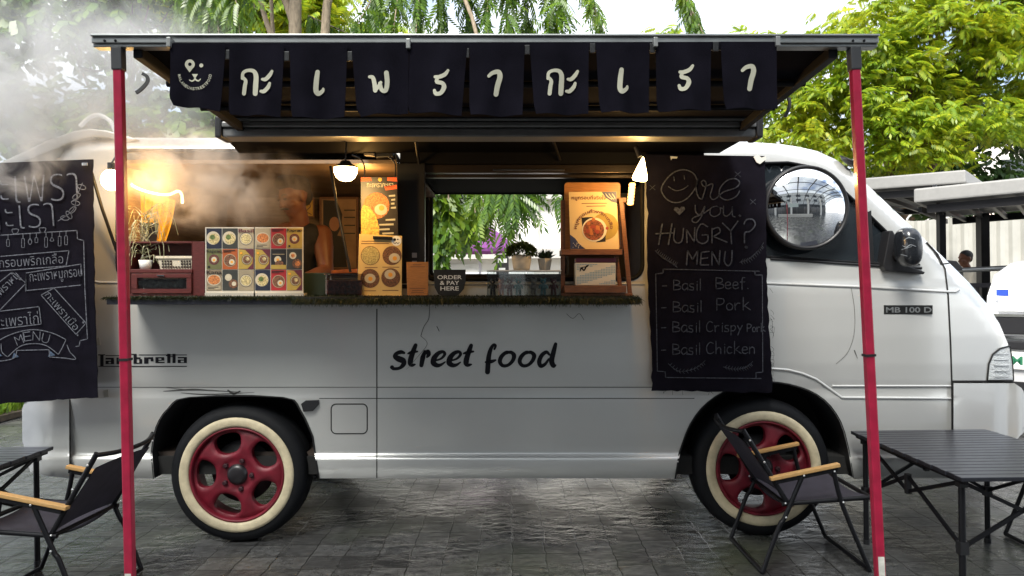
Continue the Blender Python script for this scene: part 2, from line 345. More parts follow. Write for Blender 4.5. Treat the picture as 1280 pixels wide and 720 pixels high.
# ---------------- foliage helpers
def compound_leaf(nl, L, ll, lw, droop=.2, ang=55, tip=True):
    V_, Q = [], []
    for i in range(nl):
        t = (i // 2 + .7) / (nl / 2 + .4); sgn = 1 if i % 2 else -1
        base = np.array([t * L, 0, -droop * L * t * t]); k = ll * (1 - .45 * abs(t - .45)); A = math.radians(ang)
        d = np.array([math.cos(A), sgn * math.sin(A), -.35 - droop]); d /= np.linalg.norm(d); s_ = np.cross(d, [0, 0, 1]); s_ /= np.linalg.norm(s_)
        b = len(V_); V_ += [base, base + d * k * .45 + s_ * lw / 2 + [0, 0, .006], base + d * k, base + d * k * .45 - s_ * lw / 2 + [0, 0, .006]]; Q.append((b, b + 1, b + 2, b + 3))
    if tip:
        base = np.array([L, 0, -droop * L]); d = np.array([1, 0, -.5 - droop]); d /= np.linalg.norm(d); s_ = np.array([0, 1, 0]); b = len(V_)
        V_ += [base, base + d * ll * .45 + s_ * lw / 2, base + d * ll, base + d * ll * .45 - s_ * lw / 2]; Q.append((b, b + 1, b + 2, b + 3))
    return np.array(V_), np.array(Q)
def scatter(tmpl, P, yaw, pitch, roll, sc):
    V0, Q0 = tmpl; n = len(P); cy, sy, cp, sp, cr, sr = np.cos(yaw), np.sin(yaw), np.cos(pitch), np.sin(pitch), np.cos(roll), np.sin(roll)
    x, y, z = V0[:, 0][None], V0[:, 1][None], V0[:, 2][None]
    y1 = y * cr[:, None] - z * sr[:, None]; z1 = y * sr[:, None] + z * cr[:, None]
    x2 = x * cp[:, None] + z1 * sp[:, None]; z2 = -x * sp[:, None] + z1 * cp[:, None]
    x3 = x2 * cy[:, None] - y1 * sy[:, None]; y3 = x2 * sy[:, None] + y1 * cy[:, None]
    V_ = np.stack([x3, y3, z2], 2) * sc[:, None, None] + P[:, None, :]
    Q = (Q0[None] + (np.arange(n) * len(V0))[:, None, None]).reshape(-1, 4)
    return V_.reshape(-1, 3), Q
def join(parts):
    V_, Q, o = [], [], 0
    for a, b in parts: V_.append(a); Q.append(b + o); o += len(a)
    return np.concatenate(V_), np.concatenate(Q)
def clumps(lobes, n_cl, per, cl_r, flat=.55):
    """leaf positions in clumps spread through ellipsoid lobes, denser towards each lobe's skin; returns points and outward yaw"""
    P, Yw = [], []
    wts = np.array([l[1][0] * l[1][1] * l[1][2] for l in lobes]) ** .7; wts /= wts.sum()
    for (c, r), wt in zip(lobes, wts):
        k = max(1, int(n_cl * wt)); d = RNG.normal(size=(k, 3)); d /= np.linalg.norm(d, axis=1)[:, None]; d[:, 2] = np.where(d[:, 2] < -.5, -d[:, 2], d[:, 2])
        rad = RNG.uniform(.35, 1.05, k) ** .6; cc = np.array(c) + d * rad[:, None] * np.array(r)
        q = cc[:, None, :] + RNG.normal(size=(k, per, 3)) * np.array([cl_r, cl_r, cl_r * flat])
        P.append(q.reshape(-1, 3)); Yw.append((np.arctan2(d[:, 1], d[:, 0])[:, None] + RNG.normal(0, 1.0, (k, per))).ravel())
    return np.concatenate(P), np.concatenate(Yw)
BARK = mat('bark', (.13, .085, .055), .9, var=.4, vs_=14, bump=.6, bs=30, stretch=(3, 3, 1))
BARKP = mat('pale_bark', (.26, .21, .15), .9, var=.3, vs_=14, bump=.5, bs=30, stretch=(3, 3, 1))
def tree(name, label, base, trunks, limbs, lobes, n_cl, per, cl_r, leaf, lm, bark, pitch=(.1, .35), sc=(.8, 1.25), extra=None, group=None, flat=.55):
    t = thing(name, label, 'tree', base, group, 'W'); mb = MB()
    for path, r0, r1 in trunks:
        p = smooth_path(path, 5); mb.tube(p, list(np.linspace(r0, r1, len(p))), 9)
    tr = mb.build('trunk', bark, t, frame='W')
    if limbs:
        mb = MB()
        for path, r0, r1 in limbs:
            p = smooth_path(path, 5); mb.tube(p, list(np.linspace(r0, r1, len(p))), 6)
        mb.build('limb', bark, tr, frame='W')
    P, Yw = clumps(lobes, n_cl, per, cl_r, flat); n = len(P)
    V_, Q = scatter(leaf, P, Yw, RNG.normal(pitch[0], pitch[1], n), RNG.normal(0, .35, n), RNG.uniform(*sc, n))
    if extra: V_, Q = join([(V_, Q), extra])
    link_mesh('crown', np_mesh('crown', V_, Q), lm, t, frame='W'); return t
LEAF_Y = leaf_mat('yellow_green_leaves', [(.06, .14, .012), (.15, .26, .014), (.29, .37, .018), (.46, .44, .022)], .5)
LEAF_G = leaf_mat('mid_green_leaves', [(.020, .055, .011), (.05, .12, .014), (.11, .21, .018), (.20, .28, .02)], .45)
LEAF_D = leaf_mat('deep_green_leaves', [(.012, .032, .009), (.026, .065, .014), (.05, .10, .02)], .32)
palm_leaf = compound_leaf(12, .34, .20, .060, .35, 60); pin_leaf = compound_leaf(16, .42, .13, .038, .25, 55); small_leaf = compound_leaf(8, .18, .11, .05, .3, 55)
dense_leaf = compound_leaf(6, .20, .15, .085, .3, 50)
# yellow-green tree on the right: layered sprays
def lim(c, o, k, r): # limbs from a fork out to lobes
    out = []
    for (cc, rr) in k:
        e = Vector(cc) + Vector((RNG.uniform(-.3, .3), RNG.uniform(-.3, .3), rr[2] * .3)); m_ = (Vector(c) + e) / 2 + Vector((RNG.uniform(-.3, .3), 0, RNG.uniform(0, .4)))
        out.append(([c, m_, e], r, r * .25))
        for _ in range(3):
            f_ = e + Vector((RNG.uniform(-1, 1) * rr[0] * .9, RNG.uniform(-1, 1) * rr[1] * .9, RNG.uniform(-.2, .8) * rr[2])); out.append(([m_.lerp(e, .6), (m_ + f_) / 2 + Vector((0, 0, .15)), f_], r * .4, r * .1))
    return out
lob = []
for cx, cy, cz, rx, ry, rz in [(7.0, 9.5, 4.15, 1.1, 1.2, .42), (8.3, 9.2, 4.0, 1.0, 1.2, .4), (6.1, 9.8, 4.6, .9, 1.1, .5), (5.5, 10.2, 3.9, .8, 1, .5), (7.2, 10, 5.0, 1.3, 1.2, .5), (8.9, 9.6, 5.1, 1.1, 1.2, .45), (6.3, 10, 5.5, 1.0, 1.2, .42),
        (8.0, 9.6, 5.85, 1.2, 1.2, .42), (9.6, 9.6, 5.9, 1.0, 1.2, .4), (7.0, 10.2, 6.35, .8, 1.2, .32), (9.0, 9.8, 6.5, 1.1, 1.2, .4), (5.2, 10.6, 4.7, .7, 1, .5), (6.9, 9.6, 3.55, 1.0, 1.1, .3), (10, 9.5, 4.6, 1.0, 1.2, .5), (10.4, 9.8, 6.9, 1, 1.2, .5), (8.3, 10, 6.95, .9, 1, .25)]: lob.append(((cx, cy, cz), (rx, ry, rz)))
tree('shade_tree', 'broad tree with yellow green leaf sprays on the right above the carport roofs', (7.2, 10.6, 0), [([(7.0, 10.6, -.05), (6.85, 10.6, 1.2), (6.95, 10.5, 2.4), (7.3, 10.3, 3.6), (7.6, 10.1, 5.2)], .15, .07), ([(7.35, 10.7, -.05), (7.25, 10.7, 1.4), (7.5, 10.6, 2.4), (8.2, 10.3, 3.8), (8.9, 10, 5.4)], .14, .06)],
     lim((7.3, 10.3, 3.4), 0, lob[:14:2], .05) + lim((8.0, 10.3, 3.6), 0, lob[1::3], .05), lob, 620, 14, .22, palm_leaf, LEAF_Y, BARK, flat=.4, sc=(.45, .75))
lob = [((x, y, z), (1.3, 1.2, 1.0)) for x, y, z in [(4.0, 14, 2.9), (5.6, 14.5, 3.2), (7.6, 14.5, 3.4), (9.6, 14.5, 3.6), (11.5, 14.5, 3.5), (10.6, 14, 5.2), (12.2, 14, 5.0), (12.2, 14, 7.0)]]
tree('leafy_tree', 'darker green tree standing behind the yellow green tree on the right', (9, 14.6, 0), [([(9, 14.6, -.05), (9.1, 14.6, 2), (9.6, 14.5, 4.5)], .2, .1)], lim((9.1, 14.6, 2), 0, lob, .07), lob, 300, 10, .32, dense_leaf, LEAF_D, BARK, sc=(1, 1.6))
# slender tree whose trunk and bare twigs rise at the right edge
lob = [((9.5, 8.3, 7.6), (1.3, .9, .5)), ((8.4, 8.5, 7.7), (1.0, .8, .35)), ((10.6, 8.3, 5.6), (.7, .7, 1.4))]
twigs = lim((9.75, 8.2, 5.2), 0, lob, .035) + [([(9.75, 8.2, 5.0), (9.2 + dx * .5, 8.3, 6.0), (8.6 + dx, 8.3, 7.0)], .03, .008) for dx in (-.5, -.1, .4, .9)]
tree('slender_tree', 'slender tree with pale trunk and bare upper twigs at the right edge', (9.3, 8.2, 0), [([(9.2, 8.2, -.05), (9.3, 8.2, 2), (9.55, 8.2, 3.9), (9.8, 8.2, 5.6)], .085, .04)], twigs, lob, 70, 8, .3, small_leaf, LEAF_G, BARKP)
# trees behind the smoke on the left
lob = [((x, y, z), r) for x, y, z, r in [(-7.6, 8.5, 5.6, (1.5, 1, .9)), (-6.0, 8.2, 6.3, (1.2, 1, .6)), (-8.8, 8.2, 3.9, (1.3, 1, 1)), (-6.6, 8.8, 4.0, (1.3, 1, .9)), (-5.0, 8.8, 3.6, (1.2, 1, .9)), (-7.6, 9, 2.4, (1.4, 1, .8)), (-5.4, 9, 2.2, (1.3, 1, .8)), (-4.6, 9, 5.0, (.9, .9, .6)), (-9.6, 8.4, 6.2, (1.2, 1, .8))]]
tree('thick_tree', 'dense green tree behind the smoke at the left edge', (-6.8, 9.2, 0), [([(-6.8, 9.2, -.05), (-6.7, 9.2, 1.6), (-6.9, 9, 3.6)], .2, .1)], lim((-6.8, 9.1, 2.4), 0, lob, .06), lob, 420, 11, .34, dense_leaf, LEAF_G, BARK, sc=(.9, 1.4))
lob = [((x, y, z), r) for x, y, z, r in [(-5.6, 10.5, 6.9, (1.3, 1, .7)), (-4.2, 10.8, 6.4, (.9, 1, .8)), (-6.6, 10.6, 7.5, (1, 1, .6)), (-4.6, 11, 7.3, (.9, 1, .5))]]
tree('bright_tree', 'bright yellow green tree seen over the left end of the awning', (-5.2, 11.2, 0), [([(-5.2, 11.2, -.05), (-5.1, 11.2, 3), (-5.2, 11, 5.6)], .15, .07)], lim((-5.1, 11.1, 4.6), 0, lob, .05), lob, 130, 11, .3, palm_leaf, LEAF_Y, BARK)
# drooping tree behind the van: strands of pinnate leaves hang over the awning and behind the far window
def strand(p0, p1, sag, n, leaf, sc, spread=.9, up=0):
    p = smooth_path([p0, Vector(p0).lerp(Vector(p1), .5) + Vector(sag), p1], 12); k = len(p)
    idx = RNG.uniform(0, k - 1.01, n); P = np.array([list(p[int(i)].lerp(p[int(i) + 1], i - int(i))) for i in idx]) + RNG.normal(0, .02, (n, 3))
    return ([q for q in p], scatter(leaf, P, RNG.uniform(0, 2 * PI, n), RNG.normal(spread, .35, n), RNG.normal(0, .5, n), RNG.uniform(sc * .7, sc * 1.2, n)))
lim_, ext = [], []
def hang(px0, py0, px1, py1, Y, n, leaf, sc, sag=(0, 0, 0), spread=.9):
    a, b = w(px0, py0, Y), w(px1, py1, Y + RNG.uniform(-.3, .3)); p, e = strand(a, b, sag, n, leaf, sc, spread); lim_.append((p, .014, .005)); ext.append(e)
dang = compound_leaf(10, .16, .09, .022, .5, 40)
pinl = compound_leaf(18, .34, .11, .030, .45, 50)
for (x0, y0, x1, y1, Y, n, sc, lf) in [(235, -60, 262, 40, 3.2, 40, .8, pinl), (262, -50, 275, 52, 3.3, 46, .8, pinl), (288, -60, 300, 46, 3.1, 46, .8, pinl), (225, -60, 232, 30, 3.6, 30, .8, pinl), (310, -70, 318, 10, 3.2, 16, .8, pinl),
        (385, 20, 440, 44, 4.6, 26, .9, pinl), (500, -60, 440, 42, 4.4, 40, .9, pinl), (505, -60, 490, 50, 4.4, 46, .9, pinl), (530, -70, 520, 40, 4.0, 40, .85, pinl), (550, -60, 552, 46, 4.3, 44, .9, pinl), (580, -60, 590, 54, 4.5, 44, .95, pinl), (612, -60, 608, 54, 4.6, 46, .9, pinl), (640, -60, 632, 44, 4.2, 44, .85, pinl), (655, -60, 662, 54, 4.4, 50, .95, pinl), (688, -60, 690, 48, 4.2, 44, .9, pinl), (470, -50, 462, 50, 4.8, 30, .9, pinl), (705, -60, 700, 20, 4.3, 24, .9, pinl),
        (728, -30, 757, 50, 3.0, 90, .72, dang), (838, -40, 884, 52, 3.0, 110, .72, dang), (850, -50, 866, 30, 3.0, 50, .7, dang),
        (545, 200, 552, 335, 3.6, 70, .72, dense_leaf), (556, 200, 566, 300, 3.6, 60, .7, dense_leaf), (540, 200, 544, 330, 3.8, 30, .7, dense_leaf), (575, 200, 575, 280, 4.4, 26, .9, palm_leaf), (590, 195, 594, 266, 4.0, 22, .9, pinl), (604, 195, 610, 272, 3.7, 26, .9, pinl), (622, 195, 628, 262, 3.5, 34, .9, pinl), (640, 195, 643, 255, 3.4, 30, .9, pinl), (656, 195, 654, 250, 3.5, 24, .9, pinl), (618, 210, 640, 290, 3.3, 10, .95, pinl), (585, 200, 586, 265, 4.6, 24, .9, palm_leaf), (690, 200, 696, 240, 3.4, 7, .9, pinl), (565, 205, 560, 262, 4.6, 16, .9, palm_leaf)]:
    hang(x0, y0, x1, y1, Y, n, lf, sc)
tb = w(372, 560, 4.4); tb.z = 0
trunk_p = [tb, w(372, 300, 4.4), w(369, 60, 4.4), w(371, -30, 4.4), w(380, -140, 4.4), w(420, -260, 4.3)]
limb_p = [([w(370, 40, 4.4), w(352, -10, 4.5), w(300, -120, 4.2)], .05, .03), ([w(374, 200, 4.4), w(404, 60, 4.5), w(420, -30, 4.5), w(520, -200, 4.4)], .07, .04), ([w(378, -100, 4.4), w(520, -130, 4.4), w(720, -110, 3.6), w(860, -90, 3.1)], .07, .03), ([w(372, -40, 4.4), w(300, -90, 3.6), w(225, -80, 3.2)], .06, .02), ([w(345, 60, 4.6), w(328, 10, 4.6), w(316, -60, 4.6)], .035, .03), ([w(520, -130, 4.4), w(600, 60, 4.0), w(560, 195, 4.0)], .03, .012), ([w(600, 60, 4.0), w(640, 195, 3.6)], .02, .01), ([w(372, 60, 4.4), w(345, 60, 4.6), w(338, -20, 4.4)], .03, .02)] + lim_
lob = [((-1.5, 5.2, 6.4), (1.6, 1.2, .6)), ((.6, 4.6, 6.2), (1.5, 1.0, .5)), ((-3.4, 4.2, 5.7), (1.0, .8, .4)), ((2.0, 3.6, 5.9), (1.0, .8, .35))]
tree('drooping_tree', 'tree with drooping feathery branches hanging behind the van and over the awning', tb, [(trunk_p, .085, .05)], limb_p, lob, 110, 9, .3, pin_leaf, LEAF_G, BARKP, extra=join(ext))
# far low trees just above the awning line
for k, (px0, py0, Y, s_) in enumerate([(833, 46, 20, .32), (940, 44, 22, .5), (470, 42, 18, .9)]):
    c = w(px0, py0, Y); lob = [((c.x, c.y, c.z - s_ * .6), (s_ * 1.2, s_, s_)), ((c.x + s_, c.y, c.z - s_ * 2), (s_ * 1.6, s_, s_ * 1.3)), ((c.x - s_, c.y, c.z - s_ * 2.6), (s_ * 1.6, s_, s_ * 1.4))]
    tree('distant_tree', ['small yellow tree top poking over the awning near the last hanging strand', 'small yellow green tree top poking over the right end of the awning', 'distant bright tree top over the middle of the awning'][k], (c.x, c.y, 0), [([(c.x, c.y, -.05), (c.x, c.y, c.z - s_)], .12, .05)], [], lob, 40, 8, .3, palm_leaf, LEAF_Y, BARK, group='distant tree tops over the awning')
# ---------------- buildings behind
def fwall(mb, x0, x1, y, z0, z1, th=.25, mi=0): mb.box(x0, x1, y, y + th, z0, z1, mi)
b = thing('white_building', 'long white building with horizontal bands seen through the serving window', 'building', (0, 13.4, 0), frame='W')
BW = mat('white_render', (.74, .73, .70), .75, var=.05, vs_=1.5)
MB().box(-7, 4.0, 13.2, 20, 0, 5.2).build('wall', BW, b, frame='W')
MB().box(-7.1, 4.1, 12.9, 13.19, 2.0, 2.22).box(-7.1, 4.1, 12.95, 13.19, 3.35, 3.5).box(-7.1, 4.1, 12.9, 20.1, 5.21, 5.4).build('cornice', mat('grey_band', (.40, .39, .37), .7), b, frame='W')
for i, x in enumerate((-6, -4.4, -2.8, .2, 1.3, 2.4)):
    f_ = MB().box(x, x + .9, 13.15, 13.19, 3.7, 4.7).build('window', mat('window_frame', (.5, .5, .5), .5), b, frame='W')
    MB().box(x + .06, x + .84, 13.12, 13.15, 3.76, 4.64).build('pane', mat('dark_pane', (.05, .06, .07), .1), f_, frame='W')
MB().box(-1.6, -.7, 13.15, 13.19, 0, 1.9).build('shutter', mat('shutter', (.6, .6, .58), .5, bump=.3, stretch=(.1, .1, 8)), b, frame='W')
for i in range(9): MB().box(-.95 + i * .52, -.9 + i * .52, 13.16, 13.19, 2.23, 3.34).build('pilaster', mat('grey_band', (.4, .39, .37)), b, frame='W')
b = thing('apartment_block', 'white block with dark windows behind the trees at the right edge', 'building', (17, 20, 0), frame='W')
MB().box(14.6, 24, 19.5, 26, 0, 6.0).box(14.4, 24.2, 19.3, 26.2, 6.0, 6.25).build('wall', BW, b, frame='W')
for x in (15.5, 17.6, 19.6):
    f_ = MB().box(x, x + 1.1, 19.42, 19.5, 4.4, 5.2).build('window', mat('dark_pane', (.05, .06, .07)), b, frame='W')
    MB().box(x - .05, x + 1.15, 19.38, 19.5, 4.28, 4.4).build('sill', BW, f_, frame='W')
MB().box(14.0, 22, 18.5, 19.45, 2.75, 3.1).build('awning', mat('orange_awning', (.6, .17, .04), .7), b, frame='W')
# magenta parasol, pale trunk-like post, white van box behind
p = w(600, 345, 7.5); t = thing('parasol', 'magenta parasol on a thin white pole seen through the serving window', 'parasol', (p.x, p.y, 0), frame='W')
cz = w(600, 312, 7.5).z
MB().lathe([(.0, .40), (.2, .34), (.42, .20), (.56, 0), (.55, -.05), (.4, .15), (0, .34)], (p.x - .03, p.y, cz), n=10, sm=False).build('canopy', mat('magenta_fabric', (.36, .10, .38), .8), t, frame='W')
MB().tube([(p.x, p.y, 0), (p.x, p.y, cz + .36)], .022).build('pole', WHITE, t, frame='W')
t = thing('delivery_van', 'parked white box van with a dark notice beside it behind the serving window', 'van', (-.5, 9.5, 0), frame='W')
MB().box(-1.35, .4, 9.3, 11.2, .5, 1.62).build('body', BW, t, bevel=.05, frame='W')
MB().box(-1.0, -.55, 9.26, 9.3, .9, 1.5).build('panel', mat('pale_green_panel', (.55, .6, .5), .6), t, frame='W')
for x in (-1.0, .05): MB().lathe([(.0, 0), (.3, 0), (.3, .2), (0, .2)], (x, 9.32, .3), (0, 1, 0)).build('wheel', RUBBER, t, frame='W')
t = thing('vending_machine', 'dark vending cabinet with pale stickers behind the serving window', 'vending machine', (-.05, 8.4, 0), frame='W')
c0, c1 = w(620, 318, 4.8), w(636, 345, 4.8)
MB().box(c0.x, c1.x, c0.y, c0.y + .5, 0, c0.z).build('cabinet', mat('dark_cabinet', (.03, .028, .03), .4), t, frame='W')
MB().box(c0.x + .02, c1.x - .02, c0.y - .006, c0.y - .001, c0.z - .1, c0.z - .05).box(c0.x + .03, c1.x - .04, c0.y - .006, c0.y - .001, c0.z - .2, c0.z - .16).build('sticker', WHITE, t, frame='W')
# ---------------- right: corrugated fence, carports, railing, car, man
FENCE = mat('corrugated_sheet', (.40, .40, .37), .5, .15, var=.12, vs_=2.5)
mb = MB(); x0, x1 = 5.4, 13; n = 260; vs_ = []
for i in range(n + 1):
    x = x0 + (x1 - x0) * i / n; k = i % 6; y = 9.2 - (x - x0) * .24 + (.0 if k in (0, 1, 2) else .05); vs_ += [(x, y, .02), (x, y, 2.42 + .02 * math.sin(i * .2))]
mb.add(vs_, [(2 * i, 2 * i + 2, 2 * i + 3, 2 * i + 1) for i in range(n)])
t = thing('metal_fence', 'tall grey corrugated metal hoarding behind the carports', 'fence', (9, 8.6, 0), frame='W')
mb.build('sheet', FENCE, t, frame='W', fixn=False)
mb = MB()
for z in (.4, 1.3, 2.2): mb.bar((x0, 9.3, z), (x1, 9.3 - (x1 - x0) * .24, z), .05, .05)
for x in (5.6, 7.6, 9.6, 11.6): mb.bar((x, 9.34 - (x - x0) * .24, 0), (x, 9.34 - (x - x0) * .24, 2.3), .06, .06)
mb.build('frame', BLACKM, t, frame='W')
def carport(label, pts_top, Y, depth, posts):
    """fascia outline corners in photo px: left end, right end at depth Y, thick edge; roof runs back"""
    (ax, ay), (bx, by) = pts_top; A, B = w(ax, ay, Y[0]), w(bx, by, Y[1]); d = (B - A).normalized(); nrm = Vector((-d.y, d.x, 0)).normalized()
    t = thing('carport', label, 'carport', ((A.x + B.x) / 2, (A.y + B.y) / 2, 0), 'carport roofs by the hoarding', 'W')
    q = [A, B, B + nrm * depth, A + nrm * depth]; mb = MB()
    up = Vector((0, 0, .05)); th = Vector((0, 0, -.16))
    mb.add([x + th for x in q] + [x for x in q], [(0, 1, 2, 3), (7, 6, 5, 4), (0, 4, 5, 1), (1, 5, 6, 2), (2, 6, 7, 3), (3, 7, 4, 0)])
    mb.build('roof', mat('pale_fascia', (.25, .25, .245), .5, var=.06), t, bevel=.02, frame='W')
    mb = MB(); dn = Vector((0, 0, -.235)); ins = .12
    for a, b_ in ((q[0] + nrm * ins + d * ins, q[1] + nrm * ins - d * ins), (q[3] - nrm * ins + d * ins, q[2] - nrm * ins - d * ins)): mb.bar(a + dn, b_ + dn, .07, .09)
    k = 6
    for i in range(k + 1):
        a = q[0].lerp(q[1], .03 + .94 * i / k); mb.bar(a + nrm * ins + dn, a + nrm * (depth - ins) + dn, .04, .06)
    mb.build('beam', BLACKM, t, frame='W')
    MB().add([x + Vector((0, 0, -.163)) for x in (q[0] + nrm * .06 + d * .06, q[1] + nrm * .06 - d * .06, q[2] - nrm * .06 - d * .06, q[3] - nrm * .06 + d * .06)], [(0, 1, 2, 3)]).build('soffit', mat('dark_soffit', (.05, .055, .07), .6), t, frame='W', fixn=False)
    for ppx, yy, r in posts:
        c = w(ppx, 340, yy); top = A.z - .2; MB().bar((c.x, c.y, 0), (c.x, c.y, top), r, r, up=(0, 1, 0)).build('post', BLACKM, t, frame='W')
    return t
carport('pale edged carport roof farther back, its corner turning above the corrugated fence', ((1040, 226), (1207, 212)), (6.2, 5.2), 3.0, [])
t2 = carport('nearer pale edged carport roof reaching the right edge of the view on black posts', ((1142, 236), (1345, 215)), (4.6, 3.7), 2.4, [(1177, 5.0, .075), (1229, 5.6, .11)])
MB().bar(w(1168, 232, 4.55), w(1177, 268, 4.75), .04, .04).build('gutter_pipe', BLACKM, t2, frame='W')
# railing: white pipe above, black rail below
t = thing('pipe_barrier', 'horizontal pale pipe barrier in front of the corrugated fence', 'barrier', w(1240, 470, 5.0), frame='W')
MB().tube([w(1195, 338, 5.2), w(1300, 333, 4.7)], .032, 10).build('pipe', ALU, t, frame='W')
for q in (1200, 1298):
    a = w(q, 338, 5.2 if q < 1250 else 4.7); MB().bar((a.x, a.y, 0), (a.x, a.y, a.z), .05, .05).build('post', ALU, t, frame='W')
t = thing('black_railing', 'black metal railing with upright bars beside the parked white car', 'railing', w(1240, 460, 4.0), frame='W')
mb = MB().bar(w(1170, 357, 4.2), w(1300, 356, 4.2), .05, .05); mb.bar(w(1170, 420, 4.2), w(1300, 419, 4.2), .04, .04); mb.build('rail', BLACKM, t, frame='W')
for q in (1180, 1206, 1221, 1238, 1258, 1290):
    a = w(q, 357, 4.2); MB().bar((a.x, a.y, 0), (a.x, a.y, a.z), .035, .035, up=(0, 1, 0)).build('bar', BLACKM, t, frame='W')
# ------------------------------------------------------------------ the van (V frame)
WID = 1.72
def arr(p): return np.array(p, float)
OUT = [(88, 598), (193, 598), (190, 566), (196, 534), (212, 510), (238, 497), (352, 497), (374, 512), (390, 545), (398, 598), (845, 598), (850, 566), (864, 530), (886, 503), (920, 484), (960, 478), (1000, 485), (1030, 501), (1050, 528), (1060, 562), (1066, 597),
       (1190, 597), (1190, 477), (1266, 477), (1265, 455), (1261, 432), (1249, 404), (1233, 379), (1211, 353), (1187, 329), (1165, 308), (1120, 265), (1082, 229), (1062, 211), (1044, 199), (1022, 189), (1000, 184), (975, 180), (930, 177), (700, 175), (400, 173), (160, 172), (128, 173), (100, 177), (80, 186), (64, 205), (53, 260), (46, 350), (42, 430), (40, 505), (88, 505)]
ROUND = OUT[OUT.index((1266, 477)):OUT.index((42, 430)) + 1]                       # outline rounded over: nose, pillar, roof, tail
_a1, _a2 = OUT[2:9], OUT[11:20]
_sm = lambda L, k: [(p.x, p.y) for p in smooth_path([(a, b, 0) for a, b in L], k)]
OUT = OUT[:2] + _sm(_a1, 3) + [OUT[9], OUT[10]] + _sm(_a2, 3) + OUT[20:]
ARCH = [OUT[1:1 + len(_sm(_a1, 3)) + 2], OUT[2 + len(_sm(_a1, 3)) + 1:2 + len(_sm(_a1, 3)) + 3 + len(_sm(_a2, 3)) + 1]]
ROUND = OUT[OUT.index((1266, 477)):OUT.index((42, 430)) + 1]
def rrect(x0, y0, x1, y1, r, k=5):
    o = []
    for cx, cy, a0 in ((x1 - r, y0 + r, -90), (x1 - r, y1 - r, 0), (x0 + r, y1 - r, 90), (x0 + r, y0 + r, 180)):
        for i in range(k + 1):
            a = math.radians(a0 + 90 * i / k); o.append((cx + r * math.cos(a), cy + r * math.sin(a)))
    return o
HOLE_L = rrect(147, 188, 499, 350, 18); HOLE_R = rrect(527, 205, 803, 349, 17)
HOLE_D = [(880, 206), (985, 203), (1012, 208), (1040, 224), (1085, 267), (1122, 303), (1149, 331), (1110, 330.5), (965, 321), (880, 320)]
PYS = [160, 172, 185, 200, 345, 352, 356, 360, 385, 420, 455, 482, 484.5, 487, 494, 496.5, 499, 515, 530, 540, 550, 560, 568, 571.5, 576, 590, 598]
YS = [.10, .095, .085, .075, .010, .007, .0, -.004, -.010, -.013, -.010, .0, .003, .0035, .0035, .0008, .0, .005, .012, .018, .025, .031, .031, .010, .004, .014, .034]
def seg_dist(P, L):
    d = np.full(len(P), 1e9)
    for a, b in zip(L[:-1], L[1:]):
        a, b = arr(a), arr(b); ab = b - a; t = np.clip(((P - a) @ ab) / (ab @ ab), 0, 1); d = np.minimum(d, np.linalg.norm(P - a - t[:, None] * ab, axis=1))
    return d
def y_skin(P):
    """depth of the van side at photo pixels P (plane Y=0 scale)"""
    P = np.atleast_2d(arr(P)); y = np.interp(P[:, 1], PYS, YS)
    t = np.clip((P[:, 0] - 1120) / 166, 0, 1.1); y = y + .23 * t ** 2.4
    t = np.clip((110 - P[:, 0]) / 70, 0, 1.2); y = y + .08 * t ** 2.2
    R_ = 15.; d = np.minimum(seg_dist(P, ROUND), R_); y = y + (R_ - np.sqrt(np.maximum(R_ * R_ - (R_ - d) ** 2, 0))) / 238 * 1.1
    return y
def y1(px, py): return float(y_skin([(px, py)])[0]) - .0025
def P3(P, y, yp=None):
    """photo pixels at depth y; with yp, the point keeps the x and z it has at depth yp"""
    k = (D + (y if yp is None else yp)) / F
    return np.stack([(P[:, 0] - 640) * k, y + 0 * k, H - (P[:, 1] - 360) * k], 1)
def resample(L, st, closed=True):
    o = []
    for a, b in zip(L, L[1:] + ([L[0]] if closed else [])):
        a, b = arr(a), arr(b); k = max(1, int(round(np.linalg.norm(b - a) / st))); o += [tuple(a + (b - a) * i / k) for i in range(k)]
    if not closed: o.append(L[-1])
    return o
def inside(P, L):
    x, y = P[:, 0], P[:, 1]; c = np.zeros(len(P), bool); n = len(L)
    for i in range(n):
        (x0, y0), (x1_, y1_) = L[i - 1], L[i]
        if y0 == y1_: continue
        c ^= ((y0 > y) != (y1_ > y)) & (x < (x1_ - x0) * (y - y0) / (y1_ - y0) + x0)
    return c
def region(out, holes, st, rows=None, step=7.):
    loops = [resample(out, st)] + [resample(h, st) for h in holes]; pts, ed = [], []
    for l in loops:
        b = len(pts); pts += l; ed += [(b + i, b + (i + 1) % len(l)) for i in range(len(l))]
    a = arr(out); xs = np.arange(a[:, 0].min(), a[:, 0].max(), step); ys = list(np.arange(a[:, 1].min(), a[:, 1].max(), step))
    if rows: ys = [q for q in ys if min(abs(q - r) for r in rows) > 2] + rows
    G = arr([(x, y) for y in ys for x in xs]); k = inside(G, loops[0])
    for h in loops[1:]: k &= ~inside(G, h)
    G = G[k]; B = arr(pts); dd = np.full(len(G), 1e9)
    for i in range(0, len(B), 200): dd = np.minimum(dd, np.min(np.linalg.norm(G[:, None] - B[None, i:i + 200], axis=2), axis=1))
    G = G[dd > 2.2]
    r = delaunay_2d_cdt([Vector(p) for p in pts] + [Vector(p) for p in G], ed, [], 0, 1e-4, False)
    V_ = arr([tuple(p) for p in r[0]]); Fc = np.array([f for f in r[2] if len(f) == 3]); C = V_[Fc].mean(1)
    k = inside(C, loops[0])
    for h in loops[1:]: k &= ~inside(C, h)
    return V_, Fc[k], loops
def flipn(me):
    bm = bmesh.new(); bm.from_mesh(me); bmesh.ops.recalc_face_normals(bm, faces=bm.faces); bm.to_mesh(me); bm.free()
VAN = thing('food_van', 'silver grey street food van with open serving window, crimson wheels and whitewall tyres', 'van', (xv(640), .85, 0))
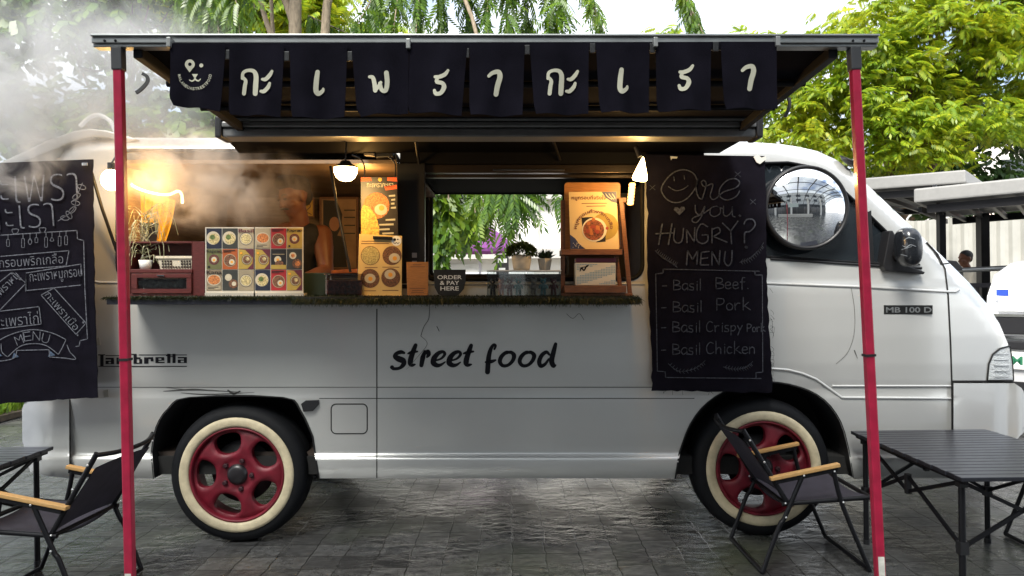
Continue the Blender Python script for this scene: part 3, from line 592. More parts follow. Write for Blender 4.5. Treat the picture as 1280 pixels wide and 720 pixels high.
def shell(out, holes_near, holes_far, bridge, rows, st=5., step=7., yf=y_skin, wid=WID, crown=None):
    """near skin, mirrored far skin, and the sheet that joins the two outlines along 'bridge'"""
    mb = MB()
    for side, holes in ((0, holes_near), (1, holes_far)):
        V_, Fc, loops = region(out, holes, st, rows, step); yn = yf(V_); y = yn if side == 0 else wid - yn
        mb.add(P3(V_, y, yn), [list(f) for f in Fc], 0, True)
        for h in loops[1:]:                                  # turn the skin in at the openings
            h = arr(h); y0 = yf(h); ya, yb = (y0, y0 + .035) if side == 0 else (wid - y0, wid - y0 - .035)
            n = len(h); A, B = P3(h, ya, y0), P3(h, yb, y0); mb.add(np.concatenate([A, B]), [(i, (i + 1) % n, n + (i + 1) % n, n + i) for i in range(n)], 0, True)
    for L in bridge:
        L = resample(L, st, False); a = arr(L); y = yf(a); T = [0, .04, .12, .3, .5, .7, .88, .96, 1]; n = len(a); rows_ = []
        for t in T:
            p = P3(a, y + t * (wid - 2 * y), y); c = 4 * t * (1 - t)
            if crown: p = p + np.array([crown(q[0], q[1]) for q in a]) * c
            rows_.append(p)
        mb.add(np.concatenate(rows_), [(j * n + i, j * n + i + 1, (j + 1) * n + i + 1, (j + 1) * n + i) for j in range(len(T) - 1) for i in range(n - 1)], 0, True)
    return mb
def crown_v(px, py): return (0.10 * min(1, max(0, (px - 1050) / 80)), 0, .045 if 130 < px < 1060 else 0)
far = [(xv(a, 1.70), zv(b, 1.70)) for a, b in ((541, 243), (704, 243), (704, 345), (541, 345))]
kf = F / (D + .05)
HOLE_F = rrect(640 + far[0][0] * kf, 360 - (far[0][1] - H) * kf, 640 + far[1][0] * kf, 360 - (far[2][1] - H) * kf, 8)
i0, i1 = OUT.index((1062, 211)), OUT.index((1187, 329))
RZ = [352, 356, 482, 484.5, 487, 494, 496.5, 499, 515, 530, 540, 550, 560, 568, 571.5, 576, 590, 180, 185, 190, 370, 385, 400, 420, 440, 455, 470]
body = shell(OUT, [HOLE_L, HOLE_R, HOLE_D], [HOLE_F, HOLE_D], [OUT[OUT.index((1190, 477)):i1 + 1], OUT[OUT.index((1062, 211)):OUT.index((64, 205)) + 1]], RZ, crown=crown_v)
body.build('body', PAINT, VAN)
ws_ = MB(); L = arr(resample(OUT[i1:i0 + 1] if i1 < i0 else OUT[i0:i1 + 1], 5, False)); y = y_skin(L); T = [0, .1, .3, .5, .7, .9, 1]; n = len(L)
ws_.add(np.concatenate([P3(L, y + t * (WID - 2 * y), y) + np.array([.10 * 4 * t * (1 - t), 0, 0]) for t in T]), [(j * n + i, j * n + i + 1, (j + 1) * n + i + 1, (j + 1) * n + i) for j in range(6) for i in range(n - 1)], 0, True)
ws_.build('windscreen', mat('tinted_glass', (.012, .016, .02), .06, coat=.3), VAN)
# bumpers
shell([(1192, 479), (1268, 479), (1277, 485), (1284, 497), (1286, 516), (1280, 540), (1268, 552), (1240, 580), (1215, 594), (1192, 597)], [], [], [[(1268, 479), (1277, 485), (1284, 497), (1286, 516), (1280, 540), (1268, 552), (1240, 580), (1215, 594)]], [496, 499], yf=lambda P: y_skin(np.stack([np.atleast_2d(arr(P))[:, 0], np.full(len(np.atleast_2d(P)), 430.)], 1)) - .012 + np.where(np.abs(np.atleast_2d(arr(P))[:, 1] - 497.5) < 1.2, .006, 0), crown=lambda a, b: (.1, 0, 0)).build('front_bumper', PAINT, VAN)
def yrear(P):
    P = np.atleast_2d(arr(P)); y = np.interp(P[:, 1], [500, 507, 512, 560, 566, 571, 576, 590, 598], [.002, .0, -.002, -.004, .0, -.016, -.014, -.004, .03]); t = np.clip((70 - P[:, 0]) / 42, 0, 1); return y + .10 * t ** 2.5
RB = [(86.5, 490), (44, 491), (33, 496), (27.5, 512), (28, 552), (33, 566), (35, 580), (38, 590), (60, 595), (86.5, 598)]
shell(RB, [], [], [RB[:9]], [512, 566, 571, 576], yf=yrear).build('rear_bumper', PAINT, VAN)
# dark inside, floor pan, wheel wells
MB().box(-2.35, 2.35, .07, WID - .07, .335, .43).box(-2.2, -.2, .5, WID - .5, .31, .335).build('underbody', mat('underbody', (.010, .010, .010), .9), VAN)
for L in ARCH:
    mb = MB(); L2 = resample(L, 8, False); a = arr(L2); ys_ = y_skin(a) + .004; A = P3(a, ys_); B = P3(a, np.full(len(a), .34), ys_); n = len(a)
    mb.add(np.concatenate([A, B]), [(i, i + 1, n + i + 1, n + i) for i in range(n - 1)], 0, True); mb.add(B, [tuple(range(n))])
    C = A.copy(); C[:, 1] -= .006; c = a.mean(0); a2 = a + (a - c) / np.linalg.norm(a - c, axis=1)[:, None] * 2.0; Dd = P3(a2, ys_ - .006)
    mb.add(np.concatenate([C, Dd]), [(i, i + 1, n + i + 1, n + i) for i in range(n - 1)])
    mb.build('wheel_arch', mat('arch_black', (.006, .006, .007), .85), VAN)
# interior
TR = xv(505)
mb = MB().box(-2.12, far[0][0] - .03, WID - .135, WID - .115, .45, 1.98).box(-2.14, -2.12, .12, WID - .135, .45, 1.98).box(far[0][0] - .03, .85, WID - .135, WID - .115, .45, far[2][1] + .005).box(far[1][0] + .03, .85, WID - .135, WID - .115, far[2][1], 1.98).box(.85, .87, .12, WID - .135, .45, 1.98)
mb.build('lining', DARKI, VAN)
MB().box(far[0][0] - .10, .86, WID - .139, WID - .136, 2.036, 2.05).box(far[0][0] - .2, far[0][0] - .025, WID - .139, WID - .136, 1.2, far[0][1]).build('header_panel', mat('black_ceiling', (.006, .006, .007), .9, spec=.1), VAN)
MB().pprism([(500, 173.5), (880, 176.5), (880, 204), (500, 204)], .012, .06).build('header_trim', mat('black_ceiling', (.008, .008, .009)), VAN)
MB().box(-2.12, TR, .10, WID - .12, 2.0, 2.02).box(-2.12, TR - .25, WID - .16, WID - .137, 1.78, 1.995).box(-2.115, -2.10, .13, WID - .15, 1.3, 1.99).build('headliner', TANI, VAN)
MB().box(TR + .004, .87, .10, WID - .12, 2.034, 2.05).build('ceiling_panel', mat('black_ceiling', (.006, .006, .007), .9, spec=.1), VAN)
MB().box(-2.12, .87, .09, WID - .12, .43, .45).build('floor', DARKI, VAN)
MB().box(-2.1, -.62, 1.10, WID - .14, .451, 1.22).build('kitchen_counter', mat('steel', (.2, .19, .18), .4, .6), VAN)
# dark pillar between the two windows with its light strip, and trim round the openings
mb = MB(); mb.pprism([(496, 204), (531, 204), (531, 372), (496, 372)], -.004, .03); mb.box(xv(505, .25), xv(522, .25), .2, .3, 1.3, 1.99); mb.build('pillar', mat('black_gloss', (.010, .010, .011), .3), VAN, bevel=.003)
mb = MB()
for (y_, k) in ((316, 6), (326, 8), (333, 5), (345, 8), (355, 9)): mb.pbox(515, y_, 521, y_ + k, -.007, -.0045)
mb.build('pillar_sticker', mat('sticker_grey', (.35, .36, .4), .4), VAN)
for hole, r, yo in ((HOLE_L, .010, 0), (HOLE_R, .011, 0), (HOLE_D, .007, 0)):
    h = arr(resample(hole, 6)); MB().tube([Vector(p) for p in P3(h, y_skin(h) - .001)], r, 8, closed=True).build('window_seal', RUBBER, VAN)
h = arr(resample(HOLE_F, 6)); MB().tube([Vector(p) for p in P3(h, np.full(len(h), WID - .12), np.full(len(h), .05))], .014, 8, closed=True).build('window_seal', RUBBER, VAN)
# glossy rail over the right-hand window, with a reflection of white slats painted above it
MB().pbox(500, 206, 800, 216, .045, .09).pbox(500, 218, 800, 222, .06, .10).build('window_rail', mat('bronze_trim', (.05, .038, .030), .28, .6), VAN, bevel=.003)
MB().pbox(616, 211.5, 706, 213.5, .038, .0445).build('rail_strip', CHROME, VAN)
t_ = MB().pbox(530, 188, 684, 204, .028, .05).build('reflection_panel', BLACKP, VAN)
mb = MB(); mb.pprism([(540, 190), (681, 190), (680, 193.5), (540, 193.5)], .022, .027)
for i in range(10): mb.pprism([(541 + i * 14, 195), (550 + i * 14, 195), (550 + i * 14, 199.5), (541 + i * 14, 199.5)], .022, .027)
mb.build('reflected_slat', WHITE, t_)
# driver's window pane (near and far)
for yy in (0, 1):
    V_, Fc, _ = region(HOLE_D, [], 6, None, 14); y0_ = y_skin(V_); y = y0_ + .018 if yy == 0 else WID - y0_ - .018
    mb = MB(); mb.add(P3(V_, y, y0_), [list(f) for f in Fc], 0, True); mb.build('side_glass', MC['tinted_glass'], VAN)
MB().pprism([(1085, 265), (1089, 263), (1093, 330), (1088, 330)], .02, .03).build('window_divider', BLACKP, VAN)
mb = MB()
mb.tube([P3(arr([p]), y_skin([p]) - .004)[0] for p in resample([(963, 323.5), (1110, 333), (1152, 335)], 8, False)], .007); mb.build('window_strip', BLACKP, VAN)
# raised beads along the side
def bead(name, pts, r, m, yo=0, n=6):
    a = arr(resample(pts, 5, False)); MB().tube([Vector(p) for p in P3(a, y_skin(a) + yo)], r, n).build(name, m, VAN)
bead('belt_moulding', [(113, 351), (125, 353.5), (500, 355), (806, 355)], .0075, PAINT)
bead('belt_moulding', [(880, 352), (965, 354.5), (1085, 359), (1180, 364.5), (1194, 364.8), (1198, 362)], .0085, PAINT)
bead('arch_bead', [(870, 478), (910, 468), (945, 462), (966, 461), (985, 462.5), (1003, 467), (1020, 474), (1034, 484), (1052, 497), (1188, 498)], .0075, PAINT)
bead('sill_bead', [(399, 570), (846, 570)], .004, PAINT); bead('sill_bead', [(92, 569), (190, 569)], .004, PAINT)
bead('skirt_moulding', [(1040, 482.5), (1188, 482.5)], .006, PAINT)
SEAM = mat('seam_black', (.008, .008, .008), .8)
def seam(pts, r=.0032, name='door_seam'):
    a = arr(resample(pts, 5, False)); MB().tube([Vector(p) for p in P3(a, y_skin(a) + .0005)], r, 6).build(name, SEAM, VAN)
seam([(471, 386), (471, 597)]); seam([(87.3, 500), (87.5, 597)], .004); seam([(1158, 303), (1172, 318), (1181, 336), (1185, 370), (1188, 430), (1189.5, 477), (1190.5, 596)], .005)
seam([(1165, 309), (1176, 330), (1187, 329)], .003); seam([(1190, 476.5), (1266, 476.5)], .005); seam([(40, 505), (87, 503)], .004)
seam([(471, 484), (845, 484)], .0022); seam([(399, 498), (868, 498)], .0022); seam([(122, 484), (470, 484)], .0018)
fd = rrect(414, 505, 459, 542, 6); fd.append(fd[0]); seam(fd, .0034, 'fuel_door')
# thin scuffs, cracks and the scrape over the rear arch
mb = MB()
for pts, wd in (([(204, 489), (240, 487), (262, 488), (300, 490)], [.6, 2.2, 1.2, .5]), ([(226, 491), (260, 493), (318, 490.5)], [.4, 1.6, .4]), ([(285, 488), (292, 492), (300, 489)], [2, 3, 1.5]), ([(230, 487), (205, 484)], [.9, .3]), ([(537, 381), (536, 398), (530, 408), (526, 420)], .7), ([(526, 420), (534, 430), (522, 446), (508, 462)], [.5, .6, .3]), ([(708, 392), (716, 398), (724, 392), (730, 400)], .6), ([(1064, 360), (1068, 385), (1068, 415), (1060, 440), (1045, 455)], .5), ([(1068, 438), (1072, 448)], [1.2, .5]), ([(546, 408), (549, 414)], .8)):
    mb = MB(); mb.stroke(pts, wd, 0, yf=lambda a, b: y1(a, b)); mb.build('scuff', mat('scuff', (.05, .048, .045), .8), VAN)
MB().pprism([(376, 505), (382, 500.5), (398, 500), (398, 506), (391, 514), (379, 515)], -.012, .004).build('side_marker', BLACKP, VAN, bevel=.003)
for q in (481, 1 * 484): pass
for (x_, y_) in ((119, 426), (129, 491)): MB().pprism([(x_, y_ - 3), (x_ + 5, y_ - 4), (x_ + 6, y_ + 5), (x_ + 1, y_ + 6)], y1(x_, y_) - .003, y1(x_, y_)).build('sticker', mat('grey_tape', (.22, .22, .20), .6), VAN)
# badge and lettering on the side
bd = MB().pprism([(1105, 381.5), (1166, 381.5), (1166, 393), (1105, 393)], -.012, .004).build('badge', mat('badge_black', (.012, .012, .012), .3), VAN, bevel=.002)
mb = MB(); put_text(mb, "MB 100 D", 1136, 387.3, 57, 7, -.0126, offset=.02); mb.build('badge_lettering', ALU, bd)
def slant(pts, k=.0, base=0): return [(x + (base - y) * k, y) for x, y in pts]
mb = MB(); Zs = lambda L: [(480 + a / 5.565, 420 + b / 5.565) for a, b in L]
SF = [([(140, 118), (118, 112), (88, 122), (78, 142), (100, 158), (132, 172), (136, 196), (110, 222), (70, 228), (56, 218)], [16, 26, 24, 30, 38, 38, 30, 20, 20, 26]),
      ([(220, 64), (204, 104), (186, 160), (184, 190), (196, 202), (216, 198)], [24, 30, 34, 34, 24, 10]), ([(168, 122), (195, 112), (232, 108)], [12, 20, 12]),
      ([(284, 106), (270, 150), (260, 204)], [16, 32, 26]), ([(268, 160), (288, 120), (306, 108), (310, 128), (300, 146)], [10, 18, 26, 28, 14]),
      ([(352, 172), (396, 158), (422, 128), (410, 110), (378, 120), (350, 152), (344, 186), (368, 204), (396, 200), (426, 180)], [10, 14, 20, 20, 26, 34, 36, 28, 18, 8]),
      ([(462, 172), (506, 158), (532, 128), (520, 110), (488, 120), (460, 152), (454, 186), (478, 204), (506, 200), (532, 182)], [10, 14, 20, 20, 26, 34, 36, 28, 18, 8]),
      ([(606, 66), (592, 104), (574, 160), (572, 190), (584, 202), (608, 198)], [24, 30, 34, 34, 24, 10]), ([(555, 122), (585, 112), (622, 108)], [12, 20, 12]),
      ([(768, 92), (776, 68), (762, 62), (742, 92), (728, 150), (720, 250)], [12, 16, 18, 24, 30, 32]), ([(708, 182), (745, 178), (776, 168)], [14, 24, 12]),
      ([(884, 118), (852, 114), (818, 142), (806, 178), (826, 206), (864, 202), (896, 170), (904, 134), (880, 112), (850, 124)], [14, 22, 26, 26, 22, 20, 24, 28, 20, 10]),
      ([(1022, 118), (990, 114), (956, 142), (944, 178), (964, 206), (1002, 202), (1034, 170), (1044, 134), (1018, 112), (988, 124)], [14, 22, 26, 26, 22, 20, 24, 28, 20, 10]),
      ([(1150, 130), (1130, 112), (1098, 134), (1080, 176), (1090, 208), (1120, 196), (1146, 160)], [14, 22, 26, 28, 26, 20, 12]), ([(1194, 56), (1180, 110), (1166, 170), (1178, 206), (1192, 204)], [22, 30, 34, 30, 14])]
for pts, wd in SF: mb.stroke(Zs(pts), [x * 1.12 / 5.565 for x in wd], 0, yf=lambda a, b: y1(a, b))
mb.build('street_food_lettering', INKY, VAN)
mb = MB(); Zl = lambda a, b: (110 + a / 9.143, 430 + b / 9.143)
def lb(*r):
    for (a, b, c, d_) in r:
        k = [(a, b), (c, b), (c, d_), (a, d_)]; mb.add([v(*Zl(p, q), y1(*Zl(p, q))) for p, q in k], [(0, 1, 2, 3)])
lb((115, 118, 195, 130), (140, 130, 178, 250), (118, 250, 1130, 260), (200, 128, 490, 137), (580, 120, 1130, 130),
   (200, 158, 295, 178), (262, 178, 298, 230), (200, 190, 262, 204), (200, 204, 236, 230), (236, 222, 262, 230), (325, 155, 360, 230), (360, 155, 420, 175), (395, 175, 430, 230), (430, 155, 490, 175), (460, 175, 492, 230),
   (490, 112, 556, 124), (520, 124, 556, 225), (556, 152, 600, 172), (585, 172, 618, 225), (556, 215, 585, 225), (640, 152, 690, 225), (690, 150, 745, 172), (715, 172, 748, 198), (770, 150, 805, 218), (805, 150, 870, 164), (838, 164, 872, 190), (805, 182, 838, 192), (805, 204, 876, 218),
   (905, 112, 942, 218), (890, 125, 905, 140), (965, 112, 1000, 218), (942, 140, 965, 150), (1025, 148, 1095, 165), (1095, 148, 1130, 218), (1025, 178, 1095, 190), (1025, 190, 1060, 218), (1060, 210, 1095, 218))
mb.build('side_lettering', INKY, VAN)
# headlamp wrapped on the corner
HLP = [(1234, 475.5), (1236, 455), (1241, 443), (1250, 436), (1262, 432.5), (1265.5, 455), (1266.5, 475.5)]
V_, Fc, lp = region(HLP, [], 3, None, 4); y = y_skin(V_) - .004
mb = MB(); mb.add(P3(V_, y), [list(f) for f in Fc], 0, True); hl = mb.build('headlight', mat('lamp_lens', (.62, .64, .64), .16, .1, coat=.6, bump=.8, bs=1, var=.12, vs_=50, stretch=(90, 1, 120)), VAN)
a = arr(resample(HLP, 3)); MB().tube([Vector(p) for p in P3(a, y_skin(a) - .003)], .005, 6, closed=True).build('lamp_rim', SEAM, hl)
mb = MB()
for q in range(5): mb.tube([Vector(P3(arr([(1238 + q * .4 + i * 4.5, 443 + q * 7)]), y_skin([(1238 + i * 4.5, 443 + q * 7)]) - .0065)[0]) for i in range(1, 6)], .0022, 5)
mb.build('lamp_rib', mat('lamp_rib', (.35, .36, .36), .2, .4), hl)
# door mirror
t = MB()
q_ = MB().ball((0, 0, 0), 1, n=28); pw = lambda a_, e_: math.copysign(abs(a_) ** e_, a_); c_ = v(1134.5, 309, -.13)
t.add([(c_.x + pw(a_, .72) * .059 * (1.0 if a_ > 0 else .92) + z_ * -.006, c_.y + pw(b_, .8) * .075, c_.z + pw(z_, .74) * .100) for a_, b_, z_ in q_.v], q_.f, 0, True); mr_ = t.build('door_mirror', mat('mirror_black', (.012, .014, .018), .25, coat=.4), VAN)
MB().pprism([(1112, 288), (1116, 288), (1126, 304), (1132, 331), (1157, 340), (1155, 343), (1107, 338), (1104, 331)], -.035, .05).build('mirror_base', BLACKP, mr_, bevel=.006)
MB().tube([v(1120, 320, -.02), v(1130, 318, -.1)], .03).build('mirror_arm', BLACKP, mr_)
mb = MB()
for pts in ([(1128, 307), (1133, 309), (1138, 306), (1145, 308)], [(1127, 312), (1140, 308)], [(1130, 300), (1136, 297), (1144, 299)], [(1126, 318), (1134, 320)]): mb.stroke(pts, [.4, 1.0, .4], -.2085)
mb.build('mirror_scuff', mat('scuff_pale', (.3, .32, .34), .7), mr_)
MB().lathe([(.0, 0), (.05, .0), (.07, .012), (.03, .02), (0, .02)], v(1062, 205, .12), (.5, -.2, .8), n=12).build('aerial_base', BLACKP, VAN)
MB().pprism([(1184, 325), (1196, 326), (1204, 335), (1203, 338), (1196, 338)], .2, .6).build('wiper_cowl', BLACKP, VAN, bevel=.006)
# tailgate swung up over the board
tg = [(172, 174), (150, 167), (130, 162), (110, 160.5), (92, 163.5), (60, 175), (28, 190), (0, 203), (-40, 222), (-44, 228), (-10, 215), (30, 202), (62, 189), (92, 176), (112, 171), (135, 172), (160, 178)]
MB().pprism(tg, .10, WID - .1).build('tailgate', PAINT, VAN, bevel=.01)
MB().tube(smooth_path([v(100, 158, .3), v(112, 147, .3), v(124, 144, .3), (v(138, 152, .3)), v(145, 166, .3)], 6), .012).build('roof_hoop', WHITE, VAN)
# hatch panel swung up flat over the serving window
zf = zv(191, 0) + .005; zn = zv(166, -.42)
pl = [(xv(290, -.42), -.43), (xv(930, -.42), -.43), (xv(942, -.42), -.40), (xv(898, .03), .03), (xv(300, .03), .03), (xv(276, -.42), -.38)]
zz = lambda y: zf + (zn - zf) * (-y / .42)
mb = MB().add([(x, y_, zz(y_)) for x, y_ in pl] + [(x, y_, zz(y_) + .028) for x, y_ in pl], [tuple(range(6)), tuple(range(11, 5, -1))] + [(i, (i + 1) % 6, (i + 1) % 6 + 6, i + 6) for i in range(6)])
hp = mb.build('hatch_panel', mat('hatch_black', (.004, .004, .005), .7, spec=.03), VAN, bevel=.006)
MB().tube([v(690, 172, -.38), v(700, 200, 0)], .008).tube([v(520, 176, -.38), v(524, 204, 0)], .008).build('hatch_strut', BLACKM, hp)
# ------------------------------------------------------------------ wheels
def y_flat(P): return np.zeros(len(np.atleast_2d(P)))
def wheel(cx, cy, Y, parent, back=False):
    r = .366; c = Vector((xv(cx, 0), Y, zv(cy, 0))); ax = (0, 1, 0)
    tyre = MB().lathe([(.255, .03), (.262, .012), (.285, .004), (.315, .0), (.340, .008), (.356, .030), (.363, .055), (r, .075), (r, .15), (.356, .185), (.33, .205), (.26, .20), (.255, .03)], c, ax, 56)
    for k in range(4): tyre.lathe([(r + .0005, .078 + k * .02), (r - .004, .080 + k * .02), (r - .004, .084 + k * .02), (r + .0005, .086 + k * .02)], c, ax, 56)
    wh = tyre.build('wheel', RUBBER, parent)
    if back: return wh
    MB().lathe([(.2515, .008), (.2545, -.003), (.265, -.008), (.285, -.0095), (.300, -.006), (.303, .002)], c, ax, 64).build('whitewall', WHITEW, wh)
    # rim: dished disc with five rounded openings, drawn in millimetre-like px (1 px = 1 mm)
    def oval(a, rr=168, sa=72, sb=54, n=2.5):
        o = []
        for i in range(28):
            t = 2 * PI * i / 28; ct_, s_ = math.cos(t), math.sin(t); x = math.copysign(abs(ct_) ** (2 / n), ct_) * sb; z = math.copysign(abs(s_) ** (2 / n), s_) * sa * (1 + .14 * x / sb)
            o.append(((rr + x) * math.cos(a) - z * math.sin(a), (rr + x) * math.sin(a) + z * math.cos(a)))
        return o
    out = [(236 * math.cos(2 * PI * i / 72), 236 * math.sin(2 * PI * i / 72)) for i in range(72)]; holes = [oval(math.radians(180 + k * 72)) for k in range(5)]
    V_, Fc, lp = region(out, holes, 14, None, 14)
    def yd(V_): 
        rr = np.linalg.norm(V_, axis=1); y = np.interp(rr, [0, 62, 72, 90, 150, 215, 236], [.016, .016, .020, .010, .006, .016, .026])
        for h in holes: y = y + .012 * np.clip(1 - seg_dist(V_, h + [h[0]]) / 16, 0, 1) ** 2
        return y
    p3 = lambda V_, y: np.stack([c.x + V_[:, 0] / 1000, c.y + y, c.z - V_[:, 1] / 1000], 1)
    rm = MB(); rm.add(p3(V_, yd(V_)), [list(f) for f in Fc], 0, True)
    for h in lp[1:]:
        h = arr(h); n = len(h); rm.add(np.concatenate([p3(h, yd(h)), p3(h, yd(h) + .035)]), [(i, (i + 1) % n, n + (i + 1) % n, n + i) for i in range(n)], 0, True)
    rm.lathe([(.2355, .028), (.238, .004), (.244, -.003), (.2505, .002), (.252, .02), (.25, .16), (.235, .16), (.234, .028)], c, ax, 64)
    rm.build('rim', RIMRED, wh)
    MB().lathe([(.0, -.004), (.036, -.002), (.05, .006), (.056, .018)], c, ax, 32).build('hub_cap', mat('hub_black', (.014, .012, .014), .35), wh)
    mb = MB()
    for k in range(5):
        a = math.radians(72 * k - 2); mb.lathe([(0, -.004), (.009, -.004), (.013, 0), (.015, .02)], c + Vector((math.cos(a) * .077, 0, math.sin(a) * .077)), ax, 6, sm=False)
    mb.build('wheel_bolt', mat('bolt_dark', (.05, .02, .025), .4, .4), wh)
    MB().lathe([(.0, .09), (.165, .09), (.165, .115), (0, .115)], c, ax, 40).build('brake_disc', mat('brake_steel', (.02, .02, .022), .6, .5), wh)
    return wh
wheel(294.5, 594.5, .010, VAN); wheel(955.5, 586.5, .010, VAN); wheel(294.5, 594.5, WID - .22, VAN, True); wheel(955.5, 586.5, WID - .22, VAN, True)
# counter board under the serving window
CZ = 1.2835
sh = MB().box(xv(133, -.3), xv(800, -.3), -.30, -.012, CZ - .034, CZ).build('counter_shelf', mat('shelf_navy', (.010, .011, .020), .6), VAN, bevel=.003)
for px_ in (): MB().bar((xv(px_), -.25, CZ - .034), (xv(px_), -.015, CZ - .14), .02, .012).build('bracket', BLACKM, sh)
# ------------------------------------------------------------------ awning
AW = thing('awning', 'roll-out van awning with aluminium front rail, dark fabric and two red poles', 'awning', (xv(606, -1.53), -1.0, 1.5))
YC, YR = -.45, -1.53
mb = MB(); x0, x1 = xv(279, YC - .06), xv(944, YC - .06)
for a, b_, ya in ((147, 152, -.075), (153, 160, -.082), (161, 171.5, -.07)): mb.box(x0, x1, YC + ya, YC + .05, zv(b_, YC - .06), zv(a, YC - .06))
mb.build('cassette', mat('cassette_grey', (.20, .20, .20), .42, .7, var=.08), AW, bevel=.006)
for q in (x1, x0 - .03): MB().box(q, q + .03, YC - .085, YC + .055, zv(173, YC - .06), zv(146, YC - .06)).build('end_cap', BLACKP, AW, bevel=.008)
RX0, RX1 = xv(115, YR), xv(1098, YR); zr = zv(50, YR)
mb = MB()
def rp_(u, y_, dz): pass
mb.box(RX0, RX1, YR - .012, YR + .05, zv(46.5, YR) , zv(44, YR) + .001); mb.box(RX0, RX1, YR - .004, YR + .05, zv(54, YR), zv(46.5, YR) - .0005); mb.box(RX0, RX1, YR + .004, YR + .045, zv(58, YR), zv(54, YR) - .0005)
rl = mb.build('front_rail', ALU, AW, bevel=.003)
mb = MB()
for q in (131, 144.5, 1066, 1080): mb.lathe([(0, -.004), (.004, -.003), (.004, .002)], v(q, 51, YR - .004), (0, 1, 0), 8)
mb.build('rail_screw', INKY, rl)
FAB = mat('awning_fabric', (.006, .006, .009), .9, spec=.05, var=.2, vs_=5, bump=.06, bs=300)
fx0, fx1 = RX0 + .10, RX1 - .11; gx0, gx1 = x0 + .02, x1 - .02; zc_ = zv(150, YC)
def fab(u, t): 
    y_ = YR + .02 + (YC - YR - .02) * t; z = zr - .004 + (zc_ - zr + .004) * t - .035 * math.sin(PI * t) + .004 * math.sin(u * 9) * math.sin(PI * t); return (fx0 + (gx0 - fx0) * t + (fx1 - fx0 + (gx1 - gx0 - fx1 + fx0) * t) * u, y_, z)
mb = MB().sheet(fab, 40, 12); mb.sheet(lambda u, t: tuple(Vector(fab(u, t)) + Vector((0, 0, .004))), 40, 12); mb.build('canopy', FAB, AW, fixn=False)
ARM = mat('arm_grey', (.010, .010, .012), .6, .1, spec=.15)
for a, b_ in ((fx0 + .03, gx0 + .06), (fx1 - .02, gx1 - .04)):
    MB().bar((a, YR + .03, zr - .03), (b_, YC, zc_ - .05), .03, .035).build('side_arm', ARM, AW, bevel=.004)
for t in (.3, .62): MB().tube([Vector(fab(0, t)) + Vector((0, 0, -.012)), Vector(fab(.5, t)) + Vector((0, 0, -.014)), Vector(fab(1, t)) + Vector((0, 0, -.012))], .012).build('roof_bar', ARM, AW)
# straps hanging from the fabric corners
for pts, Y in (([(178, 92), (184, 96), (184, 103), (176, 112), (170, 116)], -1.1), ([(986, 122), (987, 130), (985, 138), (981, 146)], -1.0)):
    mb = MB(); p = smooth_path([v(a, b_, Y) for a, b_ in pts], 5)
    for q0, q1 in zip(p[:-1], p[1:]): mb.bar(q0, q1, .008, .012, up=(1, 0, 0))
    mb.build('strap', mat('strap_grey', (.06, .06, .06), .8), AW)
def pole(xt, xb, lbl):
    top = v(xt, 62, YR + .02); bot = v(xt + (xb - xt) * (868 - 65) / 655, 868, YR + .02); wb = R @ bot; wb.z = 0.0; bot = R.inverted() @ wb
    d = (bot - top); L_ = d.length; n_ = d / L_
    at = lambda py: top + d * ((py - 62) / (868 - 62))
    p = MB().bar(top, bot, .0275, .0275, up=(0, 1, 0)).build('support_pole', RED, AW, bevel=.004)
    MB().bar(at(60), at(88), .034, .034, up=(0, 1, 0)).build('pole_sleeve', mat('sleeve_grey', (.035, .036, .04), .5), p, bevel=.004)
    MB().bar(at(440), at(443), .032, .032, up=(0, 1, 0)).build('pole_ring', BLACKP, p)
    MB().bar(at(868 - 6), at(868), .07, .07, up=(0, 1, 0)).build('foot_plate', BLACKP, p)
    c0_, c1_ = at(lbl), at(lbl + 24); f = Vector((0, -.0152, 0)); q = Vector((.010, 0, 0))
    MB().add([c0_ - q + f, c0_ + q + f, c1_ + q + f, c1_ - q + f], [(0, 1, 2, 3)]).build('label', mat('label_white', (.6, .58, .52), .6, var=.2, vs_=60), p)
    e0, e1 = at(lbl + 25), at(lbl + 40)
    MB().add([e0 - q + f, e0 + q + f, e1 + q + f, e1 - q + f], [(0, 1, 2, 3)]).build('warning_label', mat('label_yellow', (.7, .42, .02), .6), p)
pole(148, 163, 702); pole(1067, 1100, 690)
# ------------------------------------------------------------------ banner curtain clipped along the rail
YN = YR - .022
NO = thing('banner_curtain', 'navy curtain of ten lettered flaps clipped along the awning rail', 'curtain', (xv(590, YN), YN, zv(140, YN)))
BAND = MB().pprism([(212, 54), (971, 52), (971, 60), (900, 62), (700, 63), (440, 66), (300, 66), (212, 64)], YN + .010, YN + .013); BAND.build('heading_band', CLOTH, NO)
FL = [((213, 54), (282, 55), (277, 141), (212, 131)), ((286.5, 56), (355, 56), (352, 148), (286, 143)), ((362, 56), (434, 56), (432, 148), (366, 148)), ((439, 55), (511, 55), (510, 142), (447, 147)), ((512, 55), (584, 55), (577, 145), (510, 141)),
      ((587, 55), (656, 55), (653, 145), (587, 145)), ((662, 54), (736, 54), (735, 143), (668, 144)), ((745, 53), (812, 53), (811, 141), (749, 142)), ((820, 53), (889, 53), (888, 139), (821, 140)), ((901, 52), (971, 52), (971, 136), (904, 138))]
flaps = []
